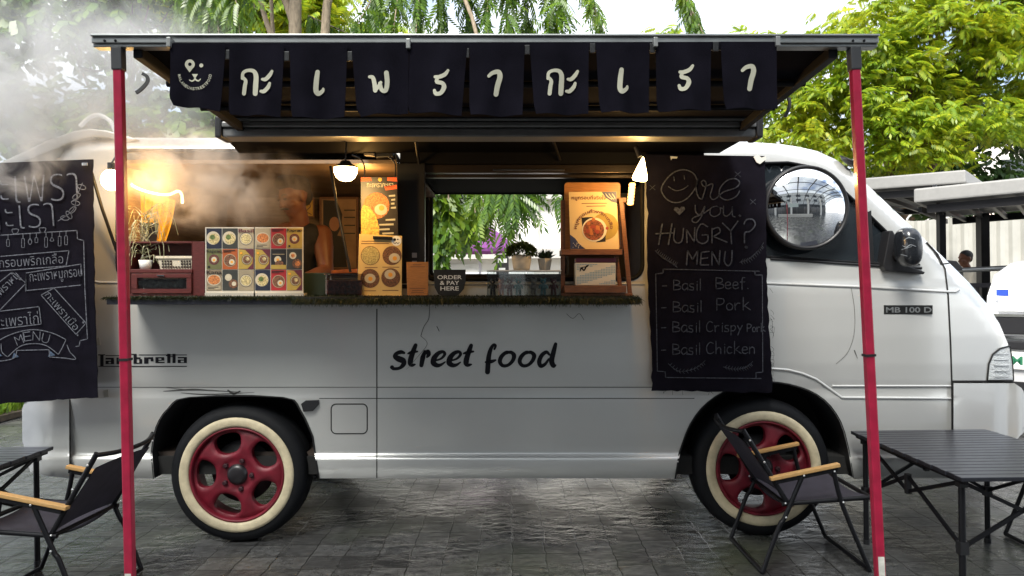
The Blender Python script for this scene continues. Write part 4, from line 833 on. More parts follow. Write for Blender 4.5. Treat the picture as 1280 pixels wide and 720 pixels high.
for k, (a, b_, c, d_) in enumerate(FL):
    ph = RNG.uniform(0, 6)
    def fl(u, t, off=0.):
        px_ = (a[0] + (b_[0] - a[0]) * u) * (1 - t) + (d_[0] + (c[0] - d_[0]) * u) * t; py_ = (a[1] + (b_[1] - a[1]) * u) * (1 - t) + (d_[1] + (c[1] - d_[1]) * u) * t
        cr = max(0, t - .88) / .12 * 5 * (max(0, .12 - u) / .12) ** 2 * (1 if k in (0, 3) else .4); px_ += cr
        y_ = YN + off - .016 * t * math.sin(u * 5 + ph) - .012 * t * t + .006 * math.sin(u * 11 + ph) * t
        q = v(px_, py_, YN); return (q.x, y_, q.z)
    mb = MB().sheet(lambda u, t: fl(u, t), 30, 20); mb.sheet(lambda u, t: fl(u, t, .003), 30, 20)
    flaps.append((mb.build('flap', CLOTH, NO, fixn=False), a, b_, c, d_, ph))
def yflap(k):
    _, a, b_, c, d_, ph = flaps[k]
    def f(px_, py_):
        t = min(1, max(0, (py_ - (a[1] + b_[1]) / 2) / ((c[1] + d_[1]) / 2 - (a[1] + b_[1]) / 2))); l_ = a[0] + (d_[0] - a[0]) * t; r_ = b_[0] + (c[0] - b_[0]) * t; u = (px_ - l_) / (r_ - l_)
        return YN - .016 * t * math.sin(u * 5 + ph) - .012 * t * t + .006 * math.sin(u * 11 + ph) * t - .0042
    return f
def tstroke(k, L, name='letter'):
    mb = MB()
    for pts, wd in L: mb.stroke(pts, wd, 0, yf=yflap(k), k=7)
    mb.build(name, CREAM, flaps[k][0])
def KA(x, y): # ko kai and sara a, ratio of the photo
    return [([(x + 2, y + 10), (x + 3, y + 3), (x + 9, y + 0), (x + 16, y + 1), (x + 19, y + 7), (x + 18.5, y + 20), (x + 18, y + 29)], [4, 4, 4, 5, 6, 6.5, 6]), ([(x + 2, y + 8), (x + 6, y + 13), (x + 5, y + 20), (x + 4, y + 29)], [3.5, 4.5, 5, 5]), ([(x + 27, y + 11), (x + 31, y + 11), (x + 36, y + 6), (x + 39, y + 1)], [3.5, 5, 5, 3.5]), ([(x + 25, y + 26), (x + 29, y + 26), (x + 34, y + 21), (x + 36, y + 16)], [3.5, 5, 5, 3.5])]
def RO(x, y): return [([(x + 3, y + 8), (x + 8, y + 8), (x + 15, y + 5), (x + 19, y + 0)], [4, 5, 5, 3.5]), ([(x + 6, y + 9), (x + 5, y + 14), (x + 12, y + 16), (x + 14, y + 21), (x + 10, y + 28), (x + 4, y + 29), (x + 2, y + 25)], [4, 5, 5, 6, 5, 5, 4])]
def AA(x, y): return [([(x + 2, y + 6), (x + 7, y + 2), (x + 14, y + 1), (x + 16, y + 7), (x + 13, y + 18), (x + 11, y + 29)], [4, 5, 6, 6.5, 6.5, 6])]
def EE(x, y): return [([(x + 6, y + 1), (x + 4.5, y + 12), (x + 4, y + 24), (x + 7, y + 28), (x + 12, y + 25), (x + 13, y + 22)], [5.5, 6.5, 6.5, 6, 4.5, 3])]
tstroke(1, KA(301, 88)); tstroke(2, EE(391, 89))
tstroke(3, [([(462, 96), (466, 97), (468, 104), (469, 113)], [4, 5, 5.5, 5.5]), ([(469, 113), (473, 108), (476, 103)], [4.5, 4.5, 4]), ([(475, 104), (477, 112), (482, 113), (484, 103), (483, 91)], [4.5, 5, 5.5, 6, 6])])
tstroke(4, RO(541, 88)); tstroke(5, AA(609, 89)); tstroke(6, KA(683, 88)); tstroke(7, EE(771, 86)); tstroke(8, RO(847, 82)); tstroke(9, AA(926, 82))
mb = MB(); yf = yflap(0)
mb.disc(237.3, 80.5, 6.2, 0, n=20, yf=yf); mb.add([v(231.6, 83, yf(231.6, 83)), v(243, 83, yf(243, 83)), v(237, 90.5, yf(237, 90))], [(0, 1, 2)]); mb.disc(251.6, 81.8, 2.5, 0, n=14, yf=yf)
mb.add([v(239.8, 92.5, yf(240, 92)), v(247.5, 92.5, yf(247, 92)), v(244.8, 96.8, yf(245, 97)), v(242.5, 96.8, yf(243, 97))], [(0, 1, 2, 3)])
for pts in ([(243.6, 96), (243, 99.5), (240, 101.3), (236.8, 100)], [(243.6, 96), (244.6, 99.5), (248, 101), (250.6, 98.8)]): mb.stroke(pts, [1.5, 1.8, 1.8, 1.2], 0, yf=yf)
cx, cy, rr = 243.5, 91.5, 19.5; txt = "MALANEUASTREETFOOD"
for i, ch in enumerate(txt):
    a = math.radians(172 - i * 164 / (len(txt) - 1)); x, y = cx + rr * math.cos(a), cy + rr * math.sin(a); put_text(mb, ch, x, y, 2.6, 3.6, 0, rot=math.degrees(a) - 90, offset=.012, yf=lambda a_, b_: yf(a_, b_) - .004)
lg = mb.build('emblem', CREAM, flaps[0][0])
mb = MB(); mb.disc(237.3, 80.3, 2.3, 0, n=12, yf=lambda a, b_: yf(a, b_) - .0008); mb.build('emblem_eye', CLOTH, lg)
for q, qy in ((210, 46), (510, 48), (820, 46), (973, 45)): MB().pprism([(q - 2.6, qy), (q + 2.6, qy), (q + 2.6, qy + 12), (q - 2.6, qy + 12)], YR - .034, YR - .004).build('clip', mat('clip_steel', (.35, .35, .34), .35, .6), NO, bevel=.002)
for q, qy in ((283.5, 68), (358, 70), (437, 70), (583, 66), (659, 62), (741, 60), (816, 60), (895, 58)): MB().pprism([(q - 3.5, qy - 6), (q + 3.5, qy - 6), (q + 3.5, qy + 6), (q - 3.5, qy + 6)], YN + .003, YN + .009).build('velcro_tab', BLACKP, NO, bevel=.002)
# ------------------------------------------------------------------ chalk boards on cloth
def board(name, label, quad, Y, wav, seed):
    a, b_, c, d_ = quad; rs = np.random.default_rng(seed); e = rs.normal(0, 1, (4, 40))
    def fn(u, t, off=0.):
        px_ = (a[0] + (b_[0] - a[0]) * u) * (1 - t) + (d_[0] + (c[0] - d_[0]) * u) * t; py_ = (a[1] + (b_[1] - a[1]) * u) * (1 - t) + (d_[1] + (c[1] - d_[1]) * u) * t
        k = int(t * 39)
        if u == 0: px_ += e[0][k] * .5 + 1.2 * math.sin(t * 9)
        if u == 1: px_ += e[1][k] * .5 + 1.0 * math.sin(t * 7 + 1)
        if t == 1: py_ += e[2][int(u * 39)] * .5
        q = v(px_, py_, Y); return (q.x, Y + off + wav * math.sin(u * 7 + t * 2) * t, q.z)
    mb = MB().sheet(fn, 24, 36); mb.sheet(lambda u, t: fn(u, t, .005), 24, 36)
    return mb.build(name, CLOTH, None, fixn=False)
YB = -.06
RB_ = board('menu_cloth', '', ((806, 193), (955, 195), (965, 491), (815, 488)), YB, .005, 3)
tag(RB_, 'black chalk menu cloth asking Are you HUNGRY, hung beside the round mirror', 'menu cloth')
A1 = lambda L: [(800 + x / 4.5, 180 + y / 4.5) for x, y in L]; A2 = lambda L: [(780 + x / 3.7875, 320 + y / 3.7875) for x, y in L]
mb = MB(); yk = YB - .0085
for L, wd in (([(320, 200), (300, 165), (250, 145), (190, 160), (140, 210), (120, 260), (150, 310), (200, 330), (260, 310), (310, 250), (325, 195), (315, 250), (330, 300), (350, 310)], 1.5), ([(350, 310), (372, 230), (360, 205), (345, 215), (362, 240), (400, 225), (410, 235), (395, 290), (410, 312), (430, 305)], 1.4), ([(430, 305), (470, 270), (540, 245), (560, 215), (535, 195), (490, 205), (450, 250), (450, 295), (490, 315), (540, 295), (560, 265)], 1.5),
    ([(190, 185), (193, 205)], 1.2), ([(248, 178), (251, 198)], 1.2), ([(160, 240), (200, 262), (240, 255), (270, 235)], 1.1),
    ([(310, 345), (315, 385), (340, 395), (365, 350), (350, 400), (320, 440), (295, 435), (300, 415), (350, 395), (395, 365)], 1.4), ([(430, 350), (400, 360), (395, 395), (420, 408), (450, 390), (450, 360), (430, 350), (470, 365)], 1.3), ([(470, 350), (470, 395), (490, 405), (515, 380), (520, 350), (520, 400), (535, 410)], 1.3), ([(560, 402), (564, 404)], 2.4),
    ([(125, 450), (105, 565)], 1.8), ([(180, 450), (160, 565)], 1.8), ([(90, 505), (185, 500)], 1.6), ([(195, 475), (190, 530), (205, 555), (235, 545), (245, 475)], 1.6), ([(265, 555), (263, 520), (262, 482)], 1.6), ([(262, 482), (305, 550)], 1.6), ([(305, 550), (308, 470)], 1.6), ([(380, 465), (345, 450), (320, 490), (320, 540), (350, 560), (380, 545), (382, 510)], 1.6), ([(382, 510), (350, 512)], 1.6), ([(405, 555), (405, 475)], 1.6), ([(405, 480), (440, 470), (450, 495), (412, 520)], 1.6), ([(412, 520), (490, 552)], 1.6), ([(465, 445), (510, 490)], 1.6), ([(550, 435), (510, 490)], 1.6), ([(510, 490), (515, 560)], 1.6), ([(585, 450), (600, 425), (635, 425), (648, 455), (620, 490), (590, 500), (588, 555)], 1.7), ([(596, 580), (599, 581)], 3.2),
    ([(262, 680), (268, 600)], 1.7), ([(268, 600), (295, 650)], 1.7), ([(295, 650), (325, 600)], 1.7), ([(325, 600), (320, 675)], 1.7), ([(345, 610), (340, 680)], 1.7), ([(340, 680), (385, 680)], 1.6), ([(345, 610), (388, 604)], 1.6), ([(343, 645), (380, 640)], 1.6), ([(405, 680), (405, 605)], 1.7), ([(405, 605), (445, 680)], 1.7), ([(445, 680), (450, 600)], 1.7), ([(480, 605), (475, 660), (495, 685), (515, 660), (518, 600)], 1.7)): mb.stroke(A1(L), wd, yk, k=5)
for L in ([(85, 600), (120, 630), (160, 655), (200, 682)], [(560, 665), (610, 650), (655, 610), (685, 570)]):
    mb.stroke(A1(L), .7, yk); P = smooth_path([(x, y, 0) for x, y in A1(L)], 4)
    for i, q in enumerate(P[1:]):
        for s_ in (-1, 1): mb.stroke([(q.x, q.y), (q.x + 2.5, q.y + s_ * 3.5)], [1.1, .4], yk, k=3)
for x_, y_ in ((550, 170), (635, 325), (70, 245)):
    for dx, dy in ((16, 14), (16, -14)): mb.stroke(A1([(x_ - dx, y_ - dy), (x_ + dx, y_ + dy)]), [.5, 1.2, .5], yk, k=3)
mb.ppoly(A1([(222, 400), (190, 370), (196, 355), (212, 356), (222, 366), (232, 352), (250, 354), (254, 368)]), yk)
GL = {'B': [[(0, 0), (0, 10)], [(0, 0), (5, 1), (5, 4), (0, 5), (6, 6.2), (6, 9), (0, 10)]], 'a': [[(5, 4), (2, 3.6), (0, 7), (2, 10), (5, 7.5), (5.2, 4), (5.4, 10)]], 's': [[(4, 4), (1, 4), (1, 6.4), (4, 7.5), (3.6, 10), (0, 9.6)]], 'i': [[(1, 4), (1, 10)], [(1, 1.6), (1.1, 2)]], 'l': [[(1, -1), (1, 10)]],
      'e': [[(0, 7), (4.5, 6.4), (3.6, 4), (.8, 4.6), (.4, 8.6), (2.6, 10), (5, 9)]], 'f': [[(4, 0), (2, .2), (1.6, 4), (1.6, 10.5)], [(0, 4), (4, 3.8)]], 'P': [[(0, 0), (0, 10)], [(0, 0), (5, .5), (5.5, 3.5), (3, 5.4), (0, 5.2)]], 'o': [[(2.6, 4), (.2, 6), (1, 9.6), (4, 9.6), (5, 6.4), (2.6, 4)]], 'r': [[(0, 4), (.4, 10)], [(.4, 6.5), (2, 4.2), (4, 4.2)]], 'k': [[(0, -1), (0, 10)], [(4, 3.4), (.2, 7)], [(1, 6.4), (5.6, 9.8)]],
      'C': [[(6, 1), (3, 0), (.2, 4), (1, 9), (4, 10), (6.4, 8.6)]], 'p': [[(0, 4), (0, 13.5)], [(0, 5), (3, 3.8), (4.6, 6), (3, 9), (0, 9)]], 'y': [[(0, 4), (2, 8)], [(4.6, 4), (2, 9), (.2, 13.5)]], 'h': [[(0, -1), (0, 10)], [(0, 7), (2, 4.6), (4, 5.4), (4.2, 10)]], 'c': [[(4, 4.6), (1.6, 4), (0, 7), (1.6, 9.8), (4.4, 9)]], 'n': [[(0, 4), (0, 10)], [(0, 6), (2, 4.2), (4, 5.4), (4.2, 10)]], '.': [[(.5, 9.6), (.9, 9.8)]], '-': [[(0, 6), (4, 5.8)]], ' ': []}
GW = {'i': 3, 'l': 3, ' ': 4, 'B': 8, 'P': 7.5, 'C': 8.4, '.': 3, 'f': 6}
def hand(mb, s_, x, y, hpx, wd, Y, kx=1.0):
    u = hpx / 10
    for ch in s_:
        for L in GL[ch]: mb.stroke([(x + a * u * kx, y + b_ * u) for a, b_ in L], wd, Y, k=4)
        x += GW.get(ch, 6.6) * u * kx
for s_, a, b_, h_, kx in (('- Basil', 828, 350, 12.5, 1.06), ('Beef.', 895, 347, 14, 1.02), ('- Basil', 827, 377, 13, 1.06), ('Pork', 896, 373, 14.5, 1.1), ('- Basil', 827, 402, 13, 1.02), ('Crispy', 883, 402, 12.5, 1.0), ('Pork', 934, 405, 9.5, .9), ('- Basil', 827, 430, 13, 1.02), ('Chicken', 883, 428, 14, 1.02)): hand(mb, s_, a, b_, h_, 1.15, yk, kx)
for L in ([(190, 62), (640, 72)], [(150, 85), (154, 300), (158, 545)], [(185, 62), (185, 80), (150, 85)], [(655, 90), (657, 550)], [(620, 72), (620, 90), (655, 90)], [(158, 545), (195, 548), (197, 575)], [(197, 575), (650, 580)], [(657, 550), (625, 552), (625, 580)]):
    P = A2(L)
    for p, q in zip(P[:-1], P[1:]): mb.stroke([p, q], 1.1, yk, k=3)
for L in ([(210, 510), (260, 545), (330, 535), (375, 505)], [(470, 525), (520, 535), (570, 530), (600, 510)]):
    mb.stroke(A2(L), .7, yk); P = smooth_path([(x, y, 0) for x, y in A2(L)], 4)
    for q in P[1:]:
        for s_ in (-1, 1): mb.stroke([(q.x, q.y), (q.x + 2.6, q.y + s_ * 3)], [.9, .4], yk, k=3)
mb.build('chalk_writing', CHALK, RB_)
MB().pprism([(942, 196), (947, 193), (952, 197), (957, 195), (958, 199), (950, 205), (946, 203)], YB - .012, YB - .007).build('torn_tape', mat('tape_white', (.6, .6, .56), .6), RB_)
MB().pprism([(838, 195), (847, 196), (846, 198), (840, 198), (839, 200)], YB - .012, YB - .007).build('torn_tape', MC['tape_white'], RB_)
mb = MB()
for i in range(34):
    s_ = RNG.random()
    if i < 22: x, y = 964 + RNG.normal(0, .5), 330 + 160 * s_; mb.stroke([(x - 1, y), (x + RNG.uniform(1, 4), y + RNG.uniform(-3, 6)), (x + RNG.uniform(1, 4), y + RNG.uniform(4, 9))], .35, YB, k=3)
    else: x, y = 815 + 148 * s_, 489; mb.stroke([(x, y - 1), (x + RNG.normal(0, 2), y + RNG.uniform(2, 5))], .35, YB, k=3)
mb.build('frayed_thread', CLOTH, RB_)
YL = -.16
LB_ = board('menu_cloth', '', ((-62, 206), (115, 199), (121, 497), (-50, 508)), YL, .006, 5)
tag(LB_, 'black chalk menu cloth in Thai with MENU ribbon, hung behind the rear bumper chair', 'menu cloth')
mb = MB(); yk = YL - .010
Z7 = lambda L: [(x / 4, 180 + y / 4) for x, y in L]; Z8 = lambda L: [(x / 4, 330 + y / 4) for x, y in L]
put_text(mb, "กะเพรา", 35, 236, 124, 34, yk, rot=-3, offset=-.022); put_text(mb, "กะเรา", 24, 271, 86, 30, yk, rot=-4, offset=-.022)
def lines(Z, LL, wd=1.0):
    for L in LL:
        P = Z(L)
        for p, q in zip(P[:-1], P[1:]): mb.stroke([p, q], wd, yk, k=2)
lines(Z7, ([(-220, 468), (0, 456), (385, 432), (387, 475), (418, 482)], [(418, 482), (420, 560), (424, 720)], [(-230, 575), (0, 562), (345, 533), (330, 610), (0, 634), (-230, 650)], [(130, 645), (405, 600), (405, 690), (405, 704)], [(128, 650), (128, 735)]))
lines(Z8, ([(424, 120), (437, 375)], [(437, 375), (400, 383), (396, 410), (380, 412)], [(405, 50), (405, 105), (130, 133), (128, 50)], [(205, 155), (270, 120), (430, 295), (380, 352), (205, 155)], [(-200, 250), (0, 236), (195, 213), (206, 300), (0, 325), (-200, 345)], [(60, 40), (130, 95), (-10, 240), (-90, 160), (60, 40)]))
mb.disc(15, 341.5, 1.6, yk); mb.disc(104, 403, 1.4, yk); mb.disc(97, 385 + 34, 1.0, yk)
for i, x in enumerate((-90, -40, 40, 115, 150, 182, 230, 260, 298, 330)):
    y0 = 458 - x * .062; P = Z7([(x, y0), (x, y0 + 22)]); mb.stroke(P, .8, yk, k=2); h_ = (36, 30, 34, 45, 40, 24, 50, 30, 48, 44)[i]
    if i % 3 == 1: mb.stroke(Z7([(x, y0 + 22), (x - 9, y0 + 40), (x, y0 + h_ + 14), (x + 9, y0 + 40), (x, y0 + 22)]), .8, yk, k=4)
    else: lines(Z7, ([(x - 7, y0 + 22), (x + 7, y0 + 22), (x + 7, y0 + 22 + h_), (x - 7, y0 + 22 + h_), (x - 7, y0 + 22)],), .7)
for x, y in ((75, 436), (212, 430)): mb.stroke(Z7([(x - 16, y - 10), (x + 16, y - 10), (x + 10, y + 10), (x - 10, y + 10), (x - 16, y - 10)]), .9, yk, k=4)
for x, y, a in ((408, 215, .3), (382, 262, 2.6), (378, 295, .2), (362, 330, 2.4), (325, 370, .1), (345, 355, 1.0)):
    P = [(x + 24 * math.cos(a + t) * math.cos(t) ** 2 if False else x + 22 * math.cos(t) * math.cos(a) - 11 * math.sin(t) * math.sin(a), y + 22 * math.cos(t) * math.sin(a) + 11 * math.sin(t) * math.cos(a)) for t in np.linspace(0, 2 * PI, 9)]
    mb.stroke(Z7(P), .9, yk, k=3)
mb.stroke(Z7([(412, 195), (385, 260), (365, 330), (290, 385)]), .8, yk)
put_text(mb, "หมูกรอบพริกเกลือ", 31, 328, 96, 17, yk, rot=-4, offset=-.008); put_text(mb, "กะเพราหมูกรอบ", 70, 346, 66, 14, yk, rot=-6, offset=-.008)
put_text(mb, "กะเพราเนื้อ", 78.5, 388, 58, 11, yk, rot=50, offset=-.006); put_text(mb, "กะเพราไก่", 20, 399, 56, 16, yk, rot=-5, offset=-.01); put_text(mb, "กะเพราหมู", 6, 362, 50, 11, yk, rot=-45, offset=-.006)
lines(Z8, ([(85, 432), (245, 428)],))
for L in ([(-10, 475), (-22, 400), (60, 350), (165, 328), (260, 345), (330, 378)], [(38, 465), (100, 412), (165, 398), (230, 408), (292, 452)], [(38, 465), (10, 440), (5, 400)], [(330, 378), (310, 420), (292, 452)], [(250, 465), (320, 470), (378, 475), (350, 440), (335, 405)], [(-60, 480), (0, 485), (70, 470), (84, 432)], [(245, 428), (248, 466)]): mb.stroke(Z8(L), 1.0, yk)
for i, ch in enumerate("MENU"):
    P = Z8([((95, 380), (135, 362), (182, 360), (228, 372))[i]])[0]; put_text(mb, ch, P[0], P[1], 9.5, 11.5, yk, rot=(-22, -8, 3, 14)[i], offset=-.02)
mb.build('chalk_writing', CHALKL, LB_)
mb = MB()
for p in ((-14, 465), (70, 470), (250, 462)): mb.ppoly(Z8([(p[0], p[1] - 28), (p[0] + 26, p[1] - 6), (p[0] - 10, p[1] + 2)]), yk + .001)
mb.build('chalk_shading', mat('chalk_blue', (.05, .075, .12), .95, var=.5, vs_=90), LB_)
MB().box(v(105, 200, YL).x, v(112, 200, YL).x, YL - .02, YL + .01, zv(208, YL), zv(204, YL)).build('clip', CHROME, LB_, bevel=.003)
tag(MB().tube([v(111, 204, -.14), v(128, 262, -.08), v(146, 314, -.03)], .0085).build('board_prop', BLACKM), 'thin black rod propping the left menu cloth off the van window', 'rod')
# ------------------------------------------------------------------ round convex mirror
c = v(1004, 260.5, .0); r = 48.5 / 238.1; t = thing('convex_mirror', 'round convex traffic mirror on the dark driver window', 'mirror', c)
mb = MB(); Rs = .42; prof = [(rr_ * r, -.05 - (math.sqrt(Rs * Rs - (rr_ * r) ** 2) - math.sqrt(Rs * Rs - r * r))) for rr_ in np.linspace(0, 1, 24)]
mb.lathe(prof, c, (0, 1, 0), 72).build('mirror_glass', mat('mirror', (.88, .88, .88), .012, 1), t)
MB().lathe([(r - .004, -.045), (r + .004, -.058), (r + .013, -.056), (r + .018, -.035), (r + .016, 0), (r - .01, .03), (.0, .035)], c, (0, 1, 0), 72).build('mirror_rim', BLACKP, t)
MB().bar(c + Vector((0, .03, 0)), c + Vector((0, .12, 0)), .05, .05).build('bracket', BLACKM, t)
# ------------------------------------------------------------------ lamps in the serving window
WARM = (1.0, .54, .16)
GLOW = mat('lamp_glow', (1, .80, .42), .5, emit=16, ecol=(1, .70, .28))
def warm_light(parent, pt, e, r=.03, col=WARM):
    l = bpy.data.lights.new('warm_light', 'POINT'); l.energy = e; l.shadow_soft_size = r; l.color = col
    o = bpy.data.objects.new('warm_light', l); COL.objects.link(o); o.parent = parent; o.location = Vector(pt) - OFF[parent.name]
c = v(139, 225, -.20); t = thing('globe_lamp', 'glowing round globe bulb beside the left red pole at the window corner', 'lamp', c)
MB().ball(c, .047, n=24, sc=(1, 1, 1.12)).build('bulb', GLOW, t); MB().tube([c + Vector((0, 0, .05)), c + Vector((0, 0, .085))], .018, 10).build('socket', BLACKP, t)
MB().tube(smooth_path([c + Vector((0, 0, .08)), c + Vector((.01, .06, .14)), c + Vector((.02, .24, .19))]), .005).build('cord', BLACKP, t)
warm_light(t, c + Vector((.0, .0, -.085)), 1.6); warm_light(t, c + Vector((.06, .30, .03)), 2.0)  # second light is an added glow inside the window, away from the bulb
c = v(432, 210, -.36); t = thing('dome_lamp', 'half round glowing dome lamp over the sauce tub', 'lamp', c)
MB().lathe([(.056, 0), (.054, -.022), (.044, -.044), (.028, -.058), (0, -.064)], c, n=28).build('diffuser', GLOW, t)
MB().lathe([(0, .035), (.02, .034), (.03, .02), (.058, .004), (.059, .0), (.0, .001)], c, n=28).build('shade', BLACKP, t); MB().tube([c + Vector((0, 0, .03)), c + Vector((0, .02, .15))], .004).build('cord', BLACKP, t)
warm_light(t, c + Vector((0, -.04, -.10)), 2.6); warm_light(t, c + Vector((-.03, .60, .02)), 1.7)  # second light is an added fill for the cook, well behind the lamp
c = v(803, 222, -.32); t = thing('spot_lamp', 'small flame shaped glowing lamp at the top right window corner', 'lamp', c)
MB().lathe([(.002, .10), (.012, .075), (.022, .045), (.033, .012), (.036, -.006), (.03, -.014), (0, -.018)], c + Vector((-.012, 0, 0)), (.16, 0, 1), n=20).build('bulb', GLOW, t); MB().tube([c + Vector((-.012, 0, .10)), c + Vector((-.03, .01, .15))], .012).build('socket', BLACKP, t)
warm_light(t, c + Vector((-.05, -.06, -.07)), 2.6)
c = v(789, 243, .03); t = thing('lantern', 'narrow ribbed amber lantern hanging beside the wooden stand', 'lamp', c)
mb = MB(); prof = []
for i in range(15): prof += [(.014 + .004 * (i % 2), .06 - i * .0082)]
mb.lathe([(0, .062)] + prof + [(0, -.058)], c, (.1, 0, 1), n=14).build('shade', mat('amber_glow', (1, .5, .12), .5, emit=3.2, ecol=(1, .45, .10)), t); MB().tube([c + Vector((.006, 0, .06)), c + Vector((.02, .02, .13))], .003).build('cord', BLACKP, t)
c = v(190, 238, .22)
tag(MB().tube(smooth_path([v(a, b_, .2) for a, b_ in ((156, 221), (166, 232), (182, 239), (200, 243), (212, 243), (222, 239), (227, 243), (228, 254))], 6), .007, 8).build('rope_light', mat('rope_glow', (1, .8, .45), .5, emit=5, ecol=(1, .72, .3))), 'glowing strand of rope light drooping across the yellow curtain', 'string light')
def cur(u, t): 
    x = 157 + (218 - 4 * t - 8 * t * t - 157) * u; y = 230 + 20 * u + t * (72 - 20 * u); q = v(x, y, .30); return (q.x, .30 + .012 * math.sin(u * 40), q.z)
mb = MB().sheet(cur, 90, 10); mb.sheet(lambda u, t: tuple(Vector(cur(u, t)) + Vector((0, .003, 0))), 90, 10)
tag(mb.build('yellow_curtain', mat('yellow_fabric', (.62, .36, .03), .85, var=.12, vs_=30), fixn=False), 'yellow pleated curtain panel inside the left end of the serving window', 'curtain')
# cables and a small black box near the dome lamp
t = thing('wiring_box', 'small wiring box with looped black cables above the dome lamp', 'electrical box', v(470, 188, .05))
MB().pprism([(452, 181), (466, 180), (468, 195), (455, 194)], .03, .08).build('housing', mat('box_grey', (.2, .17, .13), .5), t, bevel=.004)
MB().pprism([(468, 186), (490, 184), (492, 196), (470, 197)], .05, .09).build('driver', BLACKP, t, bevel=.006)
mb = MB()
for L in ([(466, 184), (490, 183), (496, 200), (497, 216)], [(440, 194), (452, 200), (456, 212), (455, 222)], [(486, 196), (494, 205), (494, 222)], [(452, 176), (462, 173), (466, 182)]): mb.tube(smooth_path([v(a, b_, .04) for a, b_ in L], 6), .004, 6)
mb.build('cable', BLACKP, t)
# ------------------------------------------------------------------ turf mat on the counter
n = 11000; x = np.concatenate([RNG.uniform(xv(131, -.3), xv(802, -.3), n)]); pxx = x / ((D - .3) / F) + 640
y = RNG.uniform(-.305, -.02, n); edge = RNG.random(n) < .62; y[edge] = RNG.uniform(-.312, -.296, edge.sum())
hump = np.exp(-((pxx - 415) / 38) ** 2) * .014; L_ = np.where(edge, RNG.uniform(.012, .040, n) * (.55 + .45 * (pxx > 365)), RNG.uniform(.006, .014, n))
dirv = np.stack([RNG.normal(0, .35, n), np.where(edge, -RNG.uniform(.15, .9, n), RNG.normal(0, .5, n)), np.where(edge, -RNG.uniform(.1, 1.2, n) * (.35 + .65 * (pxx > 365)), RNG.uniform(.4, 1, n))], 1); dirv /= np.linalg.norm(dirv, axis=1)[:, None]
z = np.where(edge, CZ + RNG.uniform(-.006, .004, n) - .012 * RNG.random(n) * (pxx > 365), CZ + .001) - hump * edge * .6 + hump * .4; b0 = np.stack([x, y, z], 1); sdv = np.cross(dirv, [0, 1, .2]); sdv /= np.linalg.norm(sdv, axis=1)[:, None]; wv = .0013
V_ = np.stack([b0 - sdv * wv, b0 + sdv * wv, b0 + dirv * L_[:, None] + sdv * wv * .4, b0 + dirv * L_[:, None] - sdv * wv * .4], 1).reshape(-1, 3)
TM = thing('turf_mat', 'strip of dark artificial turf fringing the serving counter', 'mat', (xv(465, -.3), -.16, CZ))
MB().box(xv(133, -.3), xv(800, -.3), -.299, -.02, CZ + .0005, CZ + .004).build('backing', mat('turf_backing', (.012, .016, .008), .9), TM)
link_mesh('blades', np_mesh('blades', V_, np.arange(4 * n).reshape(-1, 4)), leaf_mat('turf_green', [(.006, .010, .005), (.014, .020, .008), (.030, .036, .014)], .1, .02), TM)['kind'] = 'stuff'
CZ2 = CZ + .006
# ------------------------------------------------------------------ things on the counter
def zc(Y): return 360 + (H - CZ2) * F / (D + Y)
YI = -.18; B_ = zc(YI)
t = thing('spice_cabinet', 'dark red wooden cabinet with shelf and glazed drawer at the left end of the counter', 'cabinet', v(207, B_, -.1))
mb = MB(); mb.pbox(160, 301, 163, B_, -.16, -.03); mb.pbox(240, 302, 256, B_, -.16, -.03); mb.pbox(163, 302, 240, 304, -.16, -.03); mb.pbox(163, 336.5, 240, 341, -.17, -.03); mb.pbox(163, 304, 240, 337, -.045, -.032); mb.pbox(163, B_ - 3, 240, B_, -.165, -.03); mb.build('frame', REDWOOD, t, bevel=.002)
dr = MB(); dr.pbox(164, 342, 239, 347, -.172, -.155); dr.pbox(164, 361, 239, B_ - 3.4, -.172, -.155); dr.pbox(164, 347, 171, 361, -.172, -.155); dr.pbox(233, 347, 239, 361, -.172, -.155); dr = dr.build('drawer', REDWOOD, t, bevel=.002)
MB().pbox(171, 347, 233, 361, -.160, -.157).build('pane', clear_mat('clear_glass', (.85, .87, .86), .05), dr); MB().pbox(196, 343.5, 205, 345, -.182, -.172).build('handle', CHROME, dr)
mb = MB()
for k in range(9): mb.ball(v(178 + k * 6, 355 + (k % 2) * 1.5, -.12), .022, sc=(1.1, .8, .8 + .2 * (k % 3)))
tag(mb.build('sachet_pile', mat('sachet_grey', (.22, .22, .21), .5, var=.5, vs_=60)), 'pile of grey sachets behind the glass of the red cabinet drawer', 'sachets')
t = thing('plastic_basket', 'cream perforated plastic basket in the red cabinet', 'basket', v(218, 336.5, -.1))
mb = MB(); zt, zb = zv(320.5, -.15), zv(336.3, -.15); xa, xb = xv(196, -.15), xv(241, -.15); ia, ib = xv(200, -.15), xv(239, -.15)
q0 = [(xa, -.15, zt), (xb, -.15, zt), (xb, -.06, zt), (xa, -.06, zt)]; q1 = [(ia, -.145, zb), (ib, -.145, zb), (ib, -.065, zb), (ia, -.065, zb)]
mb.add(q0 + q1, [(0, 1, 5, 4), (1, 2, 6, 5), (2, 3, 7, 6), (3, 0, 4, 7), (4, 5, 6, 7)]); mb.box(xa - .004, xb + .004, -.156, -.148, zt - .010, zt + .002); BK = mat('basket_cream', (.62, .55, .42), .5); mb.build('tub', BK, t)
mb = MB()
for i in range(11):
    for j in range(3):
        x_, y_ = 202 + i * 3.4 - (0 if i < 5 else 0), 325.5 + j * 3.6
        if 4 <= i <= 6 and j < 2: continue
        mb.pprism([(x_, y_), (x_ + 2, y_), (x_ + 2, y_ + 2.3), (x_, y_ + 2.3)], -.1535, -.1495)
mb.build('perforation', mat('hole_dark', (.03, .02, .015), .9), t)
